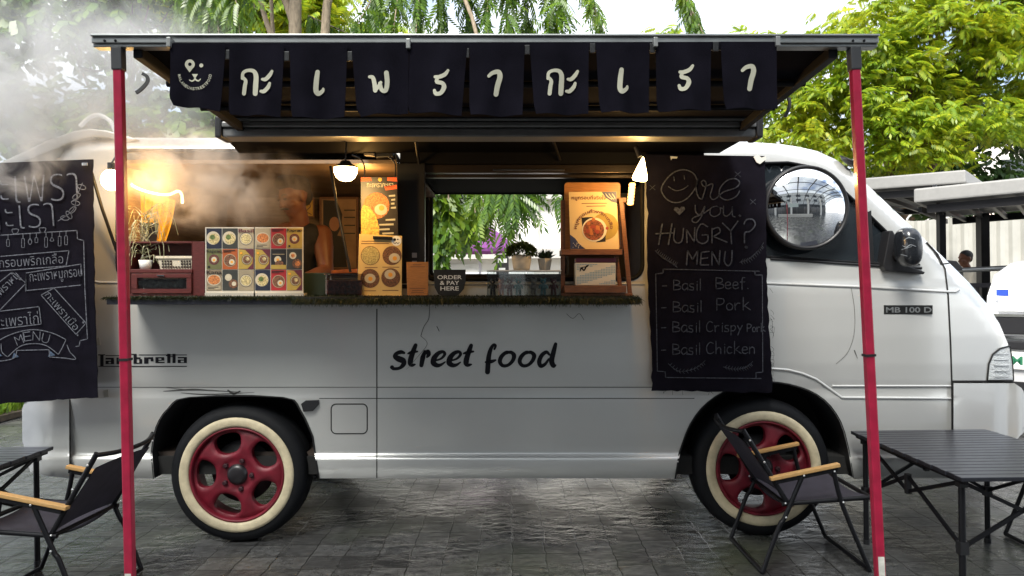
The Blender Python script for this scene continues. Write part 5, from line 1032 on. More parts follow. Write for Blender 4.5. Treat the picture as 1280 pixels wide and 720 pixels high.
# spider plant in a white pot, dark planter behind
t = thing('spider_plant', 'trailing spider plant in a white pot on the red cabinet shelf', 'plant', v(182, 336.5, -.14))
c = v(182, 336.3, -.13); MB().lathe([(0, 0), (.026, 0), (.029, .02), (.034, .045), (.031, .045), (.0, .038)], c, n=20).build('pot', WHITE, t)
mb = MB(); o = v(182, 324, -.13)
for i in range(95):
    a = RNG.uniform(0, 2 * PI); k = RNG.uniform(.5, 1.0); hgt = RNG.uniform(.0, .07) * k; rad = RNG.uniform(.06, .15)
    e = Vector((math.cos(a) * rad, math.sin(a) * rad * .45 - .01, 0)); dn = RNG.uniform(.02, .11) if i % 3 else -.03
    st_ = o + Vector((RNG.normal(0, .014), 0, RNG.uniform(.0, .24))); P = smooth_path([st_, st_ + e * .4 + Vector((0, 0, hgt * .7)), st_ + e * .85 + Vector((0, 0, hgt * .8)), st_ + e * 1.1 + Vector((RNG.normal(0, .01), 0, hgt * .6 - dn))], 5); n_ = len(P)
    for q0, q1, w0 in zip(P[:-1], P[1:], np.linspace(.0032, .0012, n_)): mb.add([q0 + Vector((w0, 0, 0)), q0 - Vector((w0, 0, -.001)), q1 - Vector((w0 * .9, 0, -.001)), q1 + Vector((w0 * .9, 0, 0))], [(0, 1, 2, 3)])
mb.build('foliage', leaf_mat('spider_leaves', [(.16, .18, .08), (.30, .30, .17), (.45, .43, .30)], .3), t, fixn=False)
t = MB(); t.lathe([(0, 0), (.040, 0), (.052, .095), (.047, .095), (.04, .03)], v(186, 302, -.06), n=4, sm=False, scale=(1, .8)); tag(t.build('planter', mat('planter_dark', (.03, .022, .02), .6)), 'dark square planter behind the trailing spider plant, on top of the cabinet', 'planter')
# two acrylic stands of food cards
FOODC = dict(navy=(.022, .028, .055), cream=(.54, .45, .30), red=(.50, .030, .035), yellow=(.58, .40, .08), orange=(.56, .13, .03), maroon=(.16, .03, .05), green=(.20, .20, .08), grey=(.055, .058, .052), black=(.02, .018, .02), sand=(.46, .38, .25), tan=(.34, .26, .17))
def fm(k): return mat('card_' + k, tuple(q * .58 for q in FOODC[k]), .45, var=.08, vs_=40)
DISH = [mat('dish_noodle', (.42, .34, .16), .6, var=.7, vs_=160), mat('dish_orange', (.44, .15, .04), .6, var=.7, vs_=150), mat('dish_brown', (.13, .055, .025), .6, var=.8, vs_=170), mat('dish_plate', (.46, .40, .29), .5), mat('dish_egg', (.50, .44, .32), .5), mat('dish_yolk', (.68, .30, .03), .4), mat('dish_green', (.08, .12, .03), .6, var=.6, vs_=150)]
MENUG = 'food cards in the acrylic stands'
def food_card(x0, y0, x1, y1_, Y, bgc, kind, par):
    c = MB().pprism([(x0, y0), (x1, y0), (x1, y1_), (x0, y1_)], Y, Y + .0015).build('food_card', fm(bgc), par)
    w_, h_ = x1 - x0, y1_ - y0; cx, cy = (x0 + x1) / 2, (y0 + y1_) / 2 + .5; r = w_ * .42; mats = [DISH[3], DISH[0], DISH[1], DISH[2], DISH[4], DISH[5], DISH[6], fm('yellow'), fm('navy'), fm('red'), fm('cream'), fm('black'), fm('maroon')]
    mb = MB(); q = [Y - .0006]
    def dsc(x, y, r_, m, ry=None): mb.disc(x, y, r_, q[0], m, 18, ry); q[0] -= .0004
    def strip(a, b_, c_, d_, m): mb.ppoly([(a, b_), (c_, b_), (c_, d_), (a, d_)], q[0], m); q[0] -= .0004
    if kind == 'bowl': dsc(cx, cy, r, 11); dsc(cx, cy, r * .93, 0); dsc(cx, cy, r * .8, 1)
    elif kind == 'plate': dsc(cx - 1, cy - 1, r * 1.05, 0); dsc(cx, cy, r * .85, 1); dsc(cx - 2, cy - 2, r * .4, 6)
    elif kind == 'orange': dsc(cx, cy - 1, r * 1.1, 0, r * .9); dsc(cx, cy - 1, r * .95, 2, r * .75); strip(x0 + 1, y1_ - 6, x1 - 1, y1_ - 1, 10); strip(x0 + 2, y1_ - 4.6, x1 - 4, y1_ - 3.8, 11); strip(x0 + 2, y1_ - 2.9, x1 - 9, y1_ - 2.2, 11)
    elif kind == 'egg': dsc(cx, cy + 1, r, 10); dsc(cx, cy + 1, r * .9, 3); dsc(cx + 2.2, cy + 3, r * .45, 4); dsc(cx + 2.2, cy + 3, r * .2, 5); strip(x0 + 1, y0 + 1.2, x1 - 3, y0 + 2.2, 11); strip(x0 + 1, y0 + 3, x1 - 8, y0 + 3.8, 11)
    elif kind == 'sun': dsc(cx, cy, r * .8, 12); dsc(cx, cy, r * .62, 3); dsc(cx, cy, r * .42, 4); dsc(cx, cy + .6, r * .2, 5); dsc(x0 + 3, y1_ - 3, 1.4, 11); dsc(x1 - 3, y0 + 3, 1.4, 3)
    elif kind == 'leaf': mb.ppoly([(x0, y0), (x0 + w_ * .45, y0 + 1), (x1 - 1, cy - 2), (x1 - 1.5, cy + 5), (x0 + w_ * .6, y1_ - .5), (x0, y1_)], q[0], 7); q[0] -= .0004; dsc(cx + 1, cy, r * .82, 11); dsc(cx + 1, cy, r * .76, 10); dsc(cx + 1, cy, r * .62, 3); dsc(cx + 2, cy - 1, r * .3, 1); dsc(x0 + 3.4, y0 + 5, 1.5, 5)
    elif kind == 'dark': dsc(cx - 1, cy, r * .55, 4); dsc(cx - 1, cy, r * .22, 5); dsc(cx + 1, cy + 5, r * .66, 3, r * .5); strip(x0, y1_ - 5.5, x1, y1_ - .2, 7); strip(x0 + 2, y0 + 6, x1 - 2, y0 + 6.8, 10)
    elif kind == 'grey': dsc(cx - 2, cy - 4, r * .55, 0); dsc(cx - 2, cy - 4, r * .25, 4); dsc(cx + 4, cy + 4, r * .7, 3); dsc(cx + 5, cy + 4, r * .35, 4)
    elif kind == 'greyred': dsc(cx - 2, cy - 5, r * .55, 4); dsc(cx - 2, cy - 5, r * .3, 2); dsc(cx + 3, cy + 5, r * .75, 3); dsc(cx + 4, cy + 5, r * .4, 2)
    mb.build('dish_print', mats, c)
    return c
def menu_stand(label, xs, ys, cards, words):
    t = thing('menu_stand', label, 'menu stand', v((xs[0] + xs[-1]) / 2, B_, YI), 'acrylic menu stands on the counter')
    MB().pprism([(xs[0] - 1, ys[0] - 1), (xs[-1] + 1, ys[0] - 1), (xs[-1] + 1, B_), (xs[0] - 1, B_)], YI + .002, YI + .006).build('backing', mat('acrylic_edge', (.5, .46, .38), .25), t)
    MB().pprism([(xs[0] - 1.5, B_ - 4), (xs[-1] + 1.5, B_ - 4), (xs[-1] + 1.5, B_), (xs[0] - 1.5, B_)], YI - .03, YI + .03).build('foot', mat('acrylic_foot', (.42, .39, .33), .15), t)
    for j in range(3):
        for i in range(3):
            bgc, kind = cards[j][i]; c = food_card(xs[i] + .5, ys[j] + .4, xs[i + 1] - .5, ys[j + 1] - .4, YI, bgc, kind, t)
            if (j, i) in words:
                tx, m_ = words[(j, i)]; mb = MB(); put_text(mb, tx, (xs[i] + xs[i + 1]) / 2, ys[j] + 3.2, 19, 4.6, YI - .004, offset=.015); mb.build('card_lettering', m_, c)
menu_stand('left acrylic menu stand of nine food cards with a Basil card, beside the red cabinet', (257.5, 277.5, 297.5, 317.5), (285, 311, 337, 363.5), [[('navy', 'plate'), ('grey', 'plate'), ('cream', 'bowl')], [('green', 'sun'), ('orange', 'egg'), ('maroon', 'leaf')], [('tan', 'orange'), ('grey', 'grey'), ('sand', 'bowl')]], {(0, 2): ("Basil", fm('maroon')), (1, 0): ("Kaprao", fm('black')), (2, 0): ("Kana", fm('black'))})
menu_stand('right acrylic menu stand of nine food cards with red cards, in front of the cook', (318.5, 338.2, 358.2, 378), (285, 311, 337, 363.5), [[('cream', 'orange'), ('red', 'egg'), ('yellow', 'sun')], [('maroon', 'leaf'), ('black', 'dark'), ('grey', 'greyred')], [('navy', 'plate'), ('red', 'egg'), ('maroon', 'leaf')]], {(0, 2): ("Kaprao", fm('black'))})
# green crate, sauce tub, cutting board
t = MB().pprism([(376, 341), (408, 341), (406, B_ - .5), (378, B_ - .5)], -.10, -.02); tag(t.build('green_crate', mat('dark_green_plastic', (.02, .035, .022), .45), bevel=.004), 'dark green plastic box behind the sauce tub', 'box')
t = thing('sauce_tub', 'clear plastic tub of dark red chilli sauce under the dome lamp', 'food tub', v(429, B_, -.17))
xa, xb, za, zb = xv(406, -.22), xv(453, -.22), CZ2, zv(342, -.22)
MB().box(xa, xb, -.22, -.10, za, zb).build('tub', clear_mat('clear_plastic', (.93, .9, .86), .04), t, bevel=.01)
MB().box(xa + .006, xb - .006, -.214, -.106, za + .004, zv(350, -.22)).build('sauce', mat('chilli_sauce', (.085, .018, .008), .3, var=.9, vs_=70, bump=.6, bs=60), t, bevel=.008)
MB().box(xa - .004, xb + .004, -.225, -.095, zb - .006, zb).build('rim', clear_mat('clear_plastic2', (.8, .76, .7), .15), t)
tag(MB().pprism([(414, 338), (446, 336), (447, 341), (414, 342)], .20, .42).build('cutting_board', mat('orange_board', (.40, .11, .03), .5, var=.3, vs_=40), bevel=.003), 'orange cutting board inside the window behind the sauce tub', 'cutting board')
tag(MB().tube([v(413, 208, .0), v(422, 262, -.05), v(438, 340, -.10)], .007, 8).build('prop_rod', BLACKM), 'thin black rod leaning between the dome lamp and the sauce tub', 'rod')
# dark food poster on its holder, clip board menu, round sticker
t = thing('food_poster', 'black poster with a fried egg dish and orange brush strokes above the yellow clipboard', 'poster', v(475, 316, -.12))
PQ = [(451, 221.5), (496, 221.5), (498, 317), (451.5, 315)]
MB().pprism(PQ, -.13, -.126).build('sheet', mat('poster_black', (.014, .010, .010), .4), t)
mb = MB(); Y0 = -.1308; OS = mat('brush_orange', (.62, .09, .02), .6)
for L in ([(451, 221.7), (463, 221.7), (465, 226), (451, 227)], [(484, 221.7), (496, 221.7), (496.5, 227), (484, 226)], [(480, 233), (496, 231), (496.6, 236), (482, 238)]): MB().ppoly(L, Y0).build('brush_mark', OS, t)
mb = MB(); mb.disc(475, 224.5, 2.4, Y0, 0, 14); mb.build('poster_badge', mat('badge_yellow', (.65, .35, .04), .5), t)
mb = MB(); put_text(mb, "กะเพรากะเรา", 475, 231.5, 33, 5.2, Y0, offset=.012); mb.build('poster_lettering', CREAM, t)
mb = MB(); mb.disc(470.5, 257, 18.5, Y0, 1, 28); mb.disc(470.5, 257, 16.4, Y0 - .0004, 2, 28); mb.disc(466, 250, 8, Y0 - .0008, 2, 14); mb.disc(476, 262, 8, Y0 - .0008, 3, 18, 7); mb.disc(477, 260, 3.4, Y0 - .0012, 4, 14)
mb.ppoly([(451.3, 264), (454, 256), (462, 259), (470, 270), (474, 284), (474, 305), (466, 313), (451.5, 314)], Y0 - .0006, 0)
mb.build('dish_print', [mat('dish_rice', (.60, .38, .07), .6, var=.5, vs_=120), mat('pan_black', (.02, .015, .012), .4), DISH[1], DISH[4], DISH[5]], t)
mb = MB()
for y_, a, b_ in ((244, 486, 494), (249, 489, 494), (254, 485, 493), (259, 488, 495), (274, 482, 494), (280, 474, 492), (286, 472, 487), (291, 478, 492)): mb.ppoly([(a, y_), (b_, y_ - .8), (b_, y_ + 1.6), (a, y_ + 1.9)], Y0)
mb.disc(480, 297, 5, Y0, 0, 12, 3.5); mb.disc(490, 306, 2.5, Y0, 0, 12); mb.build('poster_caption', CREAM, t)
MB().bar(v(475, 300, -.115), v(479, B_, -.10), .02, .006, up=(0, 1, 0)).build('holder', BLACKM, t)
tag(MB().pprism([(455, 304), (487, 304), (487, B_), (455, B_)], -.085, -.03).build('paper_box', mat('paper_cream', (.60, .46, .20), .6), bevel=.004), 'cream carton behind the yellow clipboard menu', 'box')
t = thing('clipboard_menu', 'yellow clipboard menu with four dishes leaning on the counter', 'menu', v(475, B_, -.2))
CQ = [(449, 292.5), (502.5, 295), (502, B_), (446.5, B_)]
MB().pprism(CQ, -.20, -.195).build('sheet', mat('clip_yellow', (.62, .43, .16), .5, var=.05), t, bevel=.001)
Y0 = -.2006; mb = MB(); mats = [mat('ring_brown', (.16, .07, .03), .5), DISH[2], DISH[4], DISH[5], mat('dish_rice2', (.40, .32, .12), .6, var=.5, vs_=150)]
for i, (x_, y_) in enumerate(((463, 319.5), (490, 319.5), (462.5, 348), (488.5, 347))):
    mb.disc(x_, y_, 12, Y0, 0, 24); mb.disc(x_, y_, 11.3, Y0 - .0004, 4 if i == 0 else 1, 24)
    if i: ox, oy = ((0, 0), (3, 3), (0, 0), (-1, -4))[i]; mb.disc(x_ + ox, y_ + oy, 7, Y0 - .0008, 2, 16, 6); mb.disc(x_ + ox + .5, y_ + oy + .5, 2.8, Y0 - .0012, 3, 12)
mb.build('dish_print', mats, t)
mb = MB()
for a, b_, y_ in ((452, 488, 301), (451, 486, 304), (456, 472, 334), (478, 499, 333.5), (455, 470, 363), (478, 498, 362.5)): mb.ppoly([(a, y_), (b_, y_), (b_, y_ + .9), (a, y_ + .9)], Y0)
mb.build('menu_caption', mats[0], t)
MB().pprism([(466, 295), (490, 296), (490, 300), (466, 299)], -.212, -.2006).build('clip', BLACKM, t, bevel=.002)
mb = MB(); mb.disc(495.5, 301, 6.3, Y0 - .001, 0, 20); s_ = mb.build('round_sticker', WHITE, t)
mb = MB(); mb.disc(493.4, 299.5, 1.7, Y0 - .0016, 0, 10); mb.disc(497.2, 299.2, .9, Y0 - .0016, 0, 10); mb.stroke([(492, 303.4), (494, 304.4), (495.5, 303), (497, 304.4), (499, 303.2)], .7, Y0 - .0016); mb.build('emblem', INKY, s_)
tag(MB().box(xv(450, -.22), xv(541, -.22), -.235, -.17, CZ2, CZ2 + .004).build('acrylic_base', clear_mat('acrylic_clear', (.9, .88, .82), .18), bevel=.001), 'clear acrylic base plate under the clipboard menu and the wooden sign', 'base plate')
t = thing('wooden_sign', 'small orange wooden payment sign between the clipboard and the black sign', 'sign', v(522, B_, -.2))
MB().pprism([(508, 327.5), (535.5, 327.5), (535, B_ - 1.2), (509, B_ - 1.2)], -.205, -.197).build('plaque', WOODO, t, bevel=.001)
MB().pprism([(510, B_ - 4), (534, B_ - 4), (534, B_ - 1), (510, B_ - 1)], -.22, -.206).build('foot', WOODO, t)
mb = MB()
for a, b_, y_ in ((516, 527, 330.5), (513, 531, 333), (512, 532, 360), (515, 529, 362.5), (514, 530, 365)): mb.ppoly([(a, y_), (b_, y_), (b_, y_ + 1), (a, y_ + 1)], -.2056)
mb.build('sign_caption', mats[0], t)
t = thing('pay_sign', 'black shield shaped sign reading ORDER & PAY HERE', 'sign', v(561, B_, -.2))
MB().pprism([(542, 337), (582, 337), (582, 352), (580, 361), (573, 369), (568, 370.6), (555, 370.6), (548, 368), (543, 359)], -.21, -.20).build('plaque', mat('sign_black', (.012, .012, .012), .5), t, bevel=.001)
mb = MB()
for s_, y_, wd in (("ORDER", 346.5, 30.5), ("& PAY", 353.6, 24), ("HERE", 360.6, 23)): put_text(mb, s_, 562, y_, wd, 5.0, -.2106, offset=.012)
mb.build('sign_lettering', WHITE, t); MB().pprism([(556, 365), (568, 365), (568, 371), (556, 371)], -.199, -.15).build('foot', BLACKP, t)
# acrylic display boxes with small toy figures
AC = clear_mat('case_acrylic', (.95, .97, .97), .03, .02)
def figure(px_, col, label, Y=-.15, hgt=.092):
    o = v(px_, 0, Y); o.z = CZ2 + .004; k = hgt / .092
    m = mat('figure_' + label.split()[0], col, .35, coat=.2); t = thing('toy_figure', label, 'toy figure', o, 'toy figures in the acrylic cases')
    A = lambda L: [(r_ * k, h_ * k) for r_, h_ in L]
    MB().lathe(A([(0, .030), (.012, .030), (.0145, .036), (.013, .048), (.010, .056), (.0, .057)]), o, n=14).build('torso', m, t)
    MB().ball(o + Vector((0, 0, .070 * k)), .0145 * k, n=14, sc=(1.08, .95, .92)).build('head', m, t)
    for s_ in (-1, 1):
        MB().ball(o + Vector((s_ * .011 * k, 0, .083 * k)), .0055 * k, n=10, sc=(1, .6, 1)).build('ear', m, t)
        MB().tube([o + Vector((s_ * .007 * k, 0, .032 * k)), o + Vector((s_ * .008 * k, 0, .006 * k)), o + Vector((s_ * .008 * k, -.003, 0))], [.007 * k, .0065 * k, .007 * k], 10).build('leg', m, t)
        MB().tube([o + Vector((s_ * .012 * k, 0, .053 * k)), o + Vector((s_ * .019 * k, -.002, .044 * k)), o + Vector((s_ * .020 * k, -.005, .034 * k))], [.005 * k, .0048 * k, .0045 * k], 8).build('arm', m, t)
    MB().ball(o + Vector((0, -.0135 * k, .067 * k)), .0045 * k, n=8).build('muzzle', mat('muzzle_tan', (.4, .3, .2), .5), t)
for q, col, lb_ in ((616, (.012, .012, .014), 'black toy figure at the left end of the acrylic case'), (626.5, (.30, .15, .13), 'pinkish brown toy figure beside the black one'), (637, (.10, .022, .02), 'maroon toy figure with dark head in the acrylic case'), (648, (.05, .20, .19), 'teal toy figure near the middle of the acrylic case'), (667, (.38, .33, .28), 'beige toy figure in the second acrylic case'), (679, (.10, .24, .26), 'blue toy figure in the second acrylic case'), (692, (.14, .03, .035), 'crimson toy figure next to the wooden stand')): figure(q, col, lb_)
def case(label, a, b_, top):
    t = thing('display_case', label, 'display case', v((a + b_) / 2, B_, -.15), 'acrylic display cases'); xa, xb = xv(a, -.2), xv(b_, -.2); zt = zv(top, -.2); e = .004
    mb = MB(); mb.box(xa, xb, -.20, -.20 + e, CZ2 + .003, zt).box(xa, xa + e, -.195, -.105, CZ2 + .003, zt).box(xb - e, xb, -.195, -.105, CZ2 + .003, zt).box(xa, xb, -.104, -.10, CZ2 + .003, zt); mb.build('panel', AC, t)
    MB().box(xa - .002, xb + .002, -.203, -.098, zt + .0005, zt + .008).build('lid', mat('lid_acrylic', (.62, .63, .62), .25), t, bevel=.001); MB().box(xa - .002, xb + .002, -.203, -.098, CZ2, CZ2 + .003).build('base', BLACKP, t)
case('wider acrylic case of toy figures under the round leafed plant', 609, 657, 339.5); case('narrower acrylic case of toy figures under the small succulent', 658.5, 701, 339.5)
zt = zv(339.5, -.2) + .009
t = thing('topiary_plant', 'round clipped green plant in a pale tapered pot on the acrylic case', 'plant', (xv(652, -.15), -.15, zt))
o = Vector((xv(652, -.15), -.15, zt)); POT = mat('stone_pot', (.46, .42, .35), .8, var=.12, vs_=40)
MB().lathe([(0, 0), (.040, 0), (.043, .01), (.052, .075), (.048, .075), (0, .066)], o, n=28).build('pot', POT, t)
n = 2600; d = RNG.normal(size=(n, 3)); d /= np.linalg.norm(d, axis=1)[:, None]; d[:, 2] = np.where(d[:, 2] < -.25, -d[:, 2], d[:, 2]); P = np.array(o) + [0, 0, .085] + d * np.array([.073, .062, .052]) * RNG.uniform(.7, 1.0, (n, 1))
V_, Q = scatter((np.array([(0, 0, 0), (.006, .0028, .001), (.014, 0, 0), (.006, -.0028, .001)]), np.array([(0, 1, 2, 3)])), P, np.arctan2(d[:, 1], d[:, 0]), -np.arcsin(d[:, 2]) + RNG.normal(0, .5, n), RNG.normal(0, .8, n), RNG.uniform(.7, 1.3, n))
link_mesh('foliage', np_mesh('foliage', V_, Q), leaf_mat('topiary_leaves', [(.012, .028, .006), (.035, .065, .010), (.07, .11, .02)], .25), t)
o = Vector((xv(681, -.15), -.15, zt)); t = thing('succulent_plant', 'small spiky dark succulent in a square pale pot on the acrylic case', 'plant', o)
MB().lathe([(0, 0), (.027, 0), (.036, .058), (.033, .058), (0, .05)], o, n=4, sm=False).build('pot', POT, t)
n = 46; a = RNG.uniform(0, 2 * PI, n); V_, Q = scatter((np.array([(0, -.004, 0), (.02, -.006, .004), (.045, 0, .004), (.02, .006, .004), (0, .004, 0), (.02, 0, -.004)]), np.array([(0, 1, 2, 5), (5, 2, 3, 4), (0, 5, 4, 0)])), np.array(o) + np.array([[0, 0, .055]]) + np.stack([np.cos(a) * .01, np.sin(a) * .008, RNG.uniform(0, .012, n)], 1), a, -RNG.uniform(.2, 1.4, n), RNG.normal(0, .2, n), RNG.uniform(.8, 1.25, n))
me = bpy.data.meshes.new('leaf'); me.from_pydata(V_.tolist(), [], [q[:3].tolist() if q[3] == q[0] else q.tolist() for q in Q]); link_mesh('foliage', me, leaf_mat('succulent_leaves', [(.008, .02, .010), (.02, .045, .02)], .1), t)
# wooden two-tier stand with poster and tissue box
t = thing('wooden_stand', 'two tier brown wooden display stand at the right end of the counter', 'stand', v(745, B_, -.15))
for q in (MB().pbox(701, 250, 706.5, B_, -.16, -.14), MB().pbox(776, 253.2, 781, 312, -.08, -.06), MB().bar(v(776, 249, -.15), v(787.5, B_ - .5, -.15), .022, .02, up=(0, 1, 0)), MB().bar(v(770, 318, -.10), v(776, B_ - 4, -.10), .02, .02, up=(0, 1, 0)), MB().pbox(773, 247, 783, 253, -.139, -.08)): q.build('upright', WOODD, t, bevel=.002)
MB().pbox(702, 311.5, 778, 318.5, -.22, -.05).build('shelf', WOODD, t, bevel=.002); MB().pbox(706, 357, 783, 366, -.235, -.06).pbox(702, 366.5, 791, B_, -.21, -.05).build('tray', WOODD, t, bevel=.002)
MB().pprism(rrect(705.5, 228, 775.5, 312, 4), -.10, -.088).build('back_board', WOODO, t, bevel=.002)
t = thing('pork_poster', 'cream poster of crispy pork in Thai standing on the upper shelf of the wooden stand', 'poster', v(743, 311.5, -.18))
MB().pprism([(711, 240), (770.5, 239.5), (774, 311.3), (713, 311.3)], -.185, -.182).build('sheet', mat('poster_cream', (.66, .48, .23), .5), t)
Y0 = -.1856; mb = MB(); mats = [mat('poster_navy', (.03, .04, .10), .5), fm('yellow'), mat('poster_white', (.66, .60, .46), .5), mat('pork_brown', (.20, .055, .022), .5, var=.9, vs_=110), fm('black')]
mb.ppoly([(752, 239.8), (770.3, 239.6), (771.3, 254), (764, 252), (757, 247)], Y0, 0); mb.ppoly([(712.4, 293), (719, 298), (724, 305), (732, 311.2), (713, 311.2)], Y0, 0); mb.disc(756, 283, 17, Y0, 1, 26); mb.ppoly([(727, 272), (741, 271), (741, 282), (728, 283)], Y0 - .0003, 4); mb.ppoly([(745, 303), (757, 291), (757, 302)], Y0 - .0003, 4); mb.disc(743, 287, 15.5, Y0 - .0006, 2, 28, 15); mb.disc(742, 287.5, 13.2, Y0 - .0009, 3, 26, 13)
for i in range(16): mb.disc(742 + RNG.normal(0, 5.4), 287 + RNG.normal(0, 5.2), RNG.uniform(1.6, 3.0), Y0 - .0013 - i * .0001, 5 + i % 2, 8)
for i in range(22): mb.disc(716 + RNG.uniform(0, 15), 303 + RNG.uniform(0, 7), .45, Y0 - .0004, 2, 6)
for i in range(3): mb.stroke([(757 + i * 4, 242), (760 + i * 4, 246), (765 + i * 2, 249)], .6, Y0 - .0004, 2)
mb.build('dish_print', mats + [mat('pork_orange', (.42, .14, .04), .4), mat('pork_red', (.30, .05, .03), .4)], t)
mb = MB(); put_text(mb, "หมูกรอบที่จริงใจ", 736, 247.5, 43, 7, Y0 - .0006, offset=.012)
put_text(mb, "หมูกรอบคั่วพริกเกลือ", 742, 287, 66, 6.2, Y0 - .002, offset=.012, warp=lambda x, y: ((22.5 - y) * np.sin(x / 21.5), -(22.5 - y) * np.cos(x / 21.5)))
mb.ppoly([(727, 254), (759, 253.5), (759, 254.3), (727, 254.8)], Y0); mb.ppoly([(733, 257.5), (757, 257), (757, 257.8), (733, 258.3)], Y0); mb.build('poster_lettering', mat('poster_maroon', (.13, .03, .03), .5), t)
t = thing('tissue_box', 'blue and cream patterned tissue box on the lower tray of the wooden stand', 'tissue box', v(744, 357, -.18))
MB().pbox(719.5, 328.5, 769.5, 356.6, -.20, -.10).build('carton', mat('tissue_cream', (.55, .52, .44), .6), t, bevel=.002)
mb = MB(); TB = mat('tissue_blue', (.16, .30, .40), .6)
for j in range(13):
    for i in range(24):
        x_, y_ = 721 + i * 2.02, 330 + j * 2.0
        if math.sin((x_ * .5 + y_ * 1.6) * .22) > -.35 and not (724 < x_ < 737 and 331 < y_ < 341): mb.ppoly([(x_, y_), (x_ + 1.3, y_), (x_ + 1.3, y_ + 1.2), (x_, y_ + 1.2)], -.2006)
mb.build('print_pattern', TB, t)
mb = MB(); mb.stroke([(725, 339), (727, 335), (730, 338), (733, 333), (736, 331.5)], [1, 2, 1.6, 2, .8], -.2009); mb.stroke([(725, 335), (729, 334), (735, 333)], [.8, 1.2, .8], -.2009); mb.build('script_mark', INKY, t)
tag(MB().pbox(720, 322.5, 770, 328.2, -.19, -.09).build('maroon_book', mat('maroon_cover', (.13, .02, .035), .5), bevel=.002), 'thin maroon box lying on top of the patterned tissue box', 'box')
# posters and jars inside on the far wall
t = thing('wall_poster', 'framed poster with a dark haired figure on the inside wall behind the cook', 'poster', v(424, 330, 1.30))
MB().pprism([(399, 246), (448, 246), (448, 338), (399, 338)], 1.40, 1.42).build('frame', WOODD, t, bevel=.003)
mb = MB(); mb.ppoly([(402, 249), (445, 249), (445, 335), (402, 335)], 1.396, 0); mb.ppoly([(404, 250), (421, 251), (428, 268), (426, 285), (419, 300), (410, 300), (404, 280)], 1.394, 1); mb.disc(418, 280, 6.5, 1.391, 2, 16, 9); mb.ppoly([(408, 292), (430, 296), (434, 334), (405, 334)], 1.392, 1)
for y_ in (262, 271, 281, 291): mb.ppoly([(430, y_), (444, y_), (444, y_ + 1.4), (430, y_ + 1.4)], 1.394, 1)
mb.build('print', [mat('print_tan', (.34, .20, .10), .6, var=.3, vs_=8), mat('print_black', (.02, .015, .014), .6), mat('print_skin', (.42, .20, .11), .6)], t)
t = thing('yellow_picture', 'small yellow print on the inside wall by the ear of the cook', 'picture', v(385, 275, 1.38))
MB().pprism([(374, 248), (393, 248), (393, 272), (374, 272)], 1.40, 1.42).build('frame', WOODD, t)
mb = MB(); mb.ppoly([(376, 250), (391, 250), (391, 270), (376, 270)], 1.396, 0); mb.stroke([(379, 266), (384, 254), (388, 258), (383, 264), (389, 268)], 1.2, 1.394, 1); mb.build('print', [mat('print_yellow', (.6, .36, .05), .6), WOODD], t)
for i, q in enumerate((429, 437, 445)):
    o = v(q, 0, .9); o.z = 1.22; t = thing('glass_jar', ('jar with dark lid', 'taller jar with a pale lid', 'jar half hidden by the clipboard')[i] + ' on the kitchen counter behind the black rod', 'jar', o, 'jars on the kitchen counter')
    MB().lathe([(0, 0), (.03, 0), (.033, .02), (.033, .09), (.024, .11), (0, .11)], o, n=16).build('glass', clear_mat('jar_glass', (.7, .6, .5), .15), t); MB().lathe([(0, .11), (.027, .11), (.027, .13), (0, .131)], o, n=16).build('lid', (BLACKP, WHITE, REDWOOD)[i], t)
# ------------------------------------------------------------------ people
def remesh(mb, vox, sm=6):
    me = mb.mesh('tmp', 0, False); o = bpy.data.objects.new('tmp', me); COL.objects.link(o)
    m = o.modifiers.new('r', 'REMESH'); m.mode = 'VOXEL'; m.voxel_size = vox; m.use_smooth_shade = True; s_ = o.modifiers.new('s', 'SMOOTH'); s_.factor = .5; s_.iterations = sm
    bpy.context.view_layer.update(); r = bpy.data.meshes.new_from_object(o.evaluated_get(bpy.context.evaluated_depsgraph_get())); bpy.data.objects.remove(o); bpy.data.meshes.remove(me)
    for p in r.polygons: p.use_smooth = True
    return r
def limb(mb, pts, k=5):
    P = smooth_path([p for p, r in pts], k); rs = np.interp(np.linspace(0, len(pts) - 1, len(P)), range(len(pts)), [r for p, r in pts]); mb.tube(P, list(rs), 14); mb.ball(P[0], rs[0], n=14); mb.ball(P[-1], rs[-1], n=14)
def basis(f):
    f = Vector(f).normalized(); s_ = f.cross(Vector((0, 0, 1))).normalized(); return f, s_, s_.cross(f)
def head(mb, c, f, h=.225):
    """head centre, facing; returns frame"""
    f, s_, u = basis(f); k = h / .225
    M = lambda a, b_, d: c + (f * a + s_ * b_ + u * d) * k
    def ell(p, ra, rb, rd, n=18):
        b = len(mb.v); t_ = MB().ball((0, 0, 0), 1, n=n); mb.add([p + (f * x * ra + s_ * y * rb + u * z * rd) * k for x, y, z in t_.v], t_.f, 0, True)
    ell(M(-.012, 0, .025), .096, .076, .088); ell(M(.018, 0, -.035), .070, .060, .075); ell(M(.05, 0, -.085), .030, .032, .026, 10); ell(M(.088, 0, -.012), .020, .013, .026, 10); ell(M(.10, 0, -.028), .015, .018, .012, 10)
    ell(M(.075, 0, .022), .018, .052, .012, 10); ell(M(.078, 0, -.058), .018, .028, .010, 10)
    for q in (-1, 1): ell(M(-.005, q * .078, -.005), .022, .010, .034, 10); ell(M(.055, q * .038, -.03), .028, .025, .022, 10)
    return M, f, s_, u
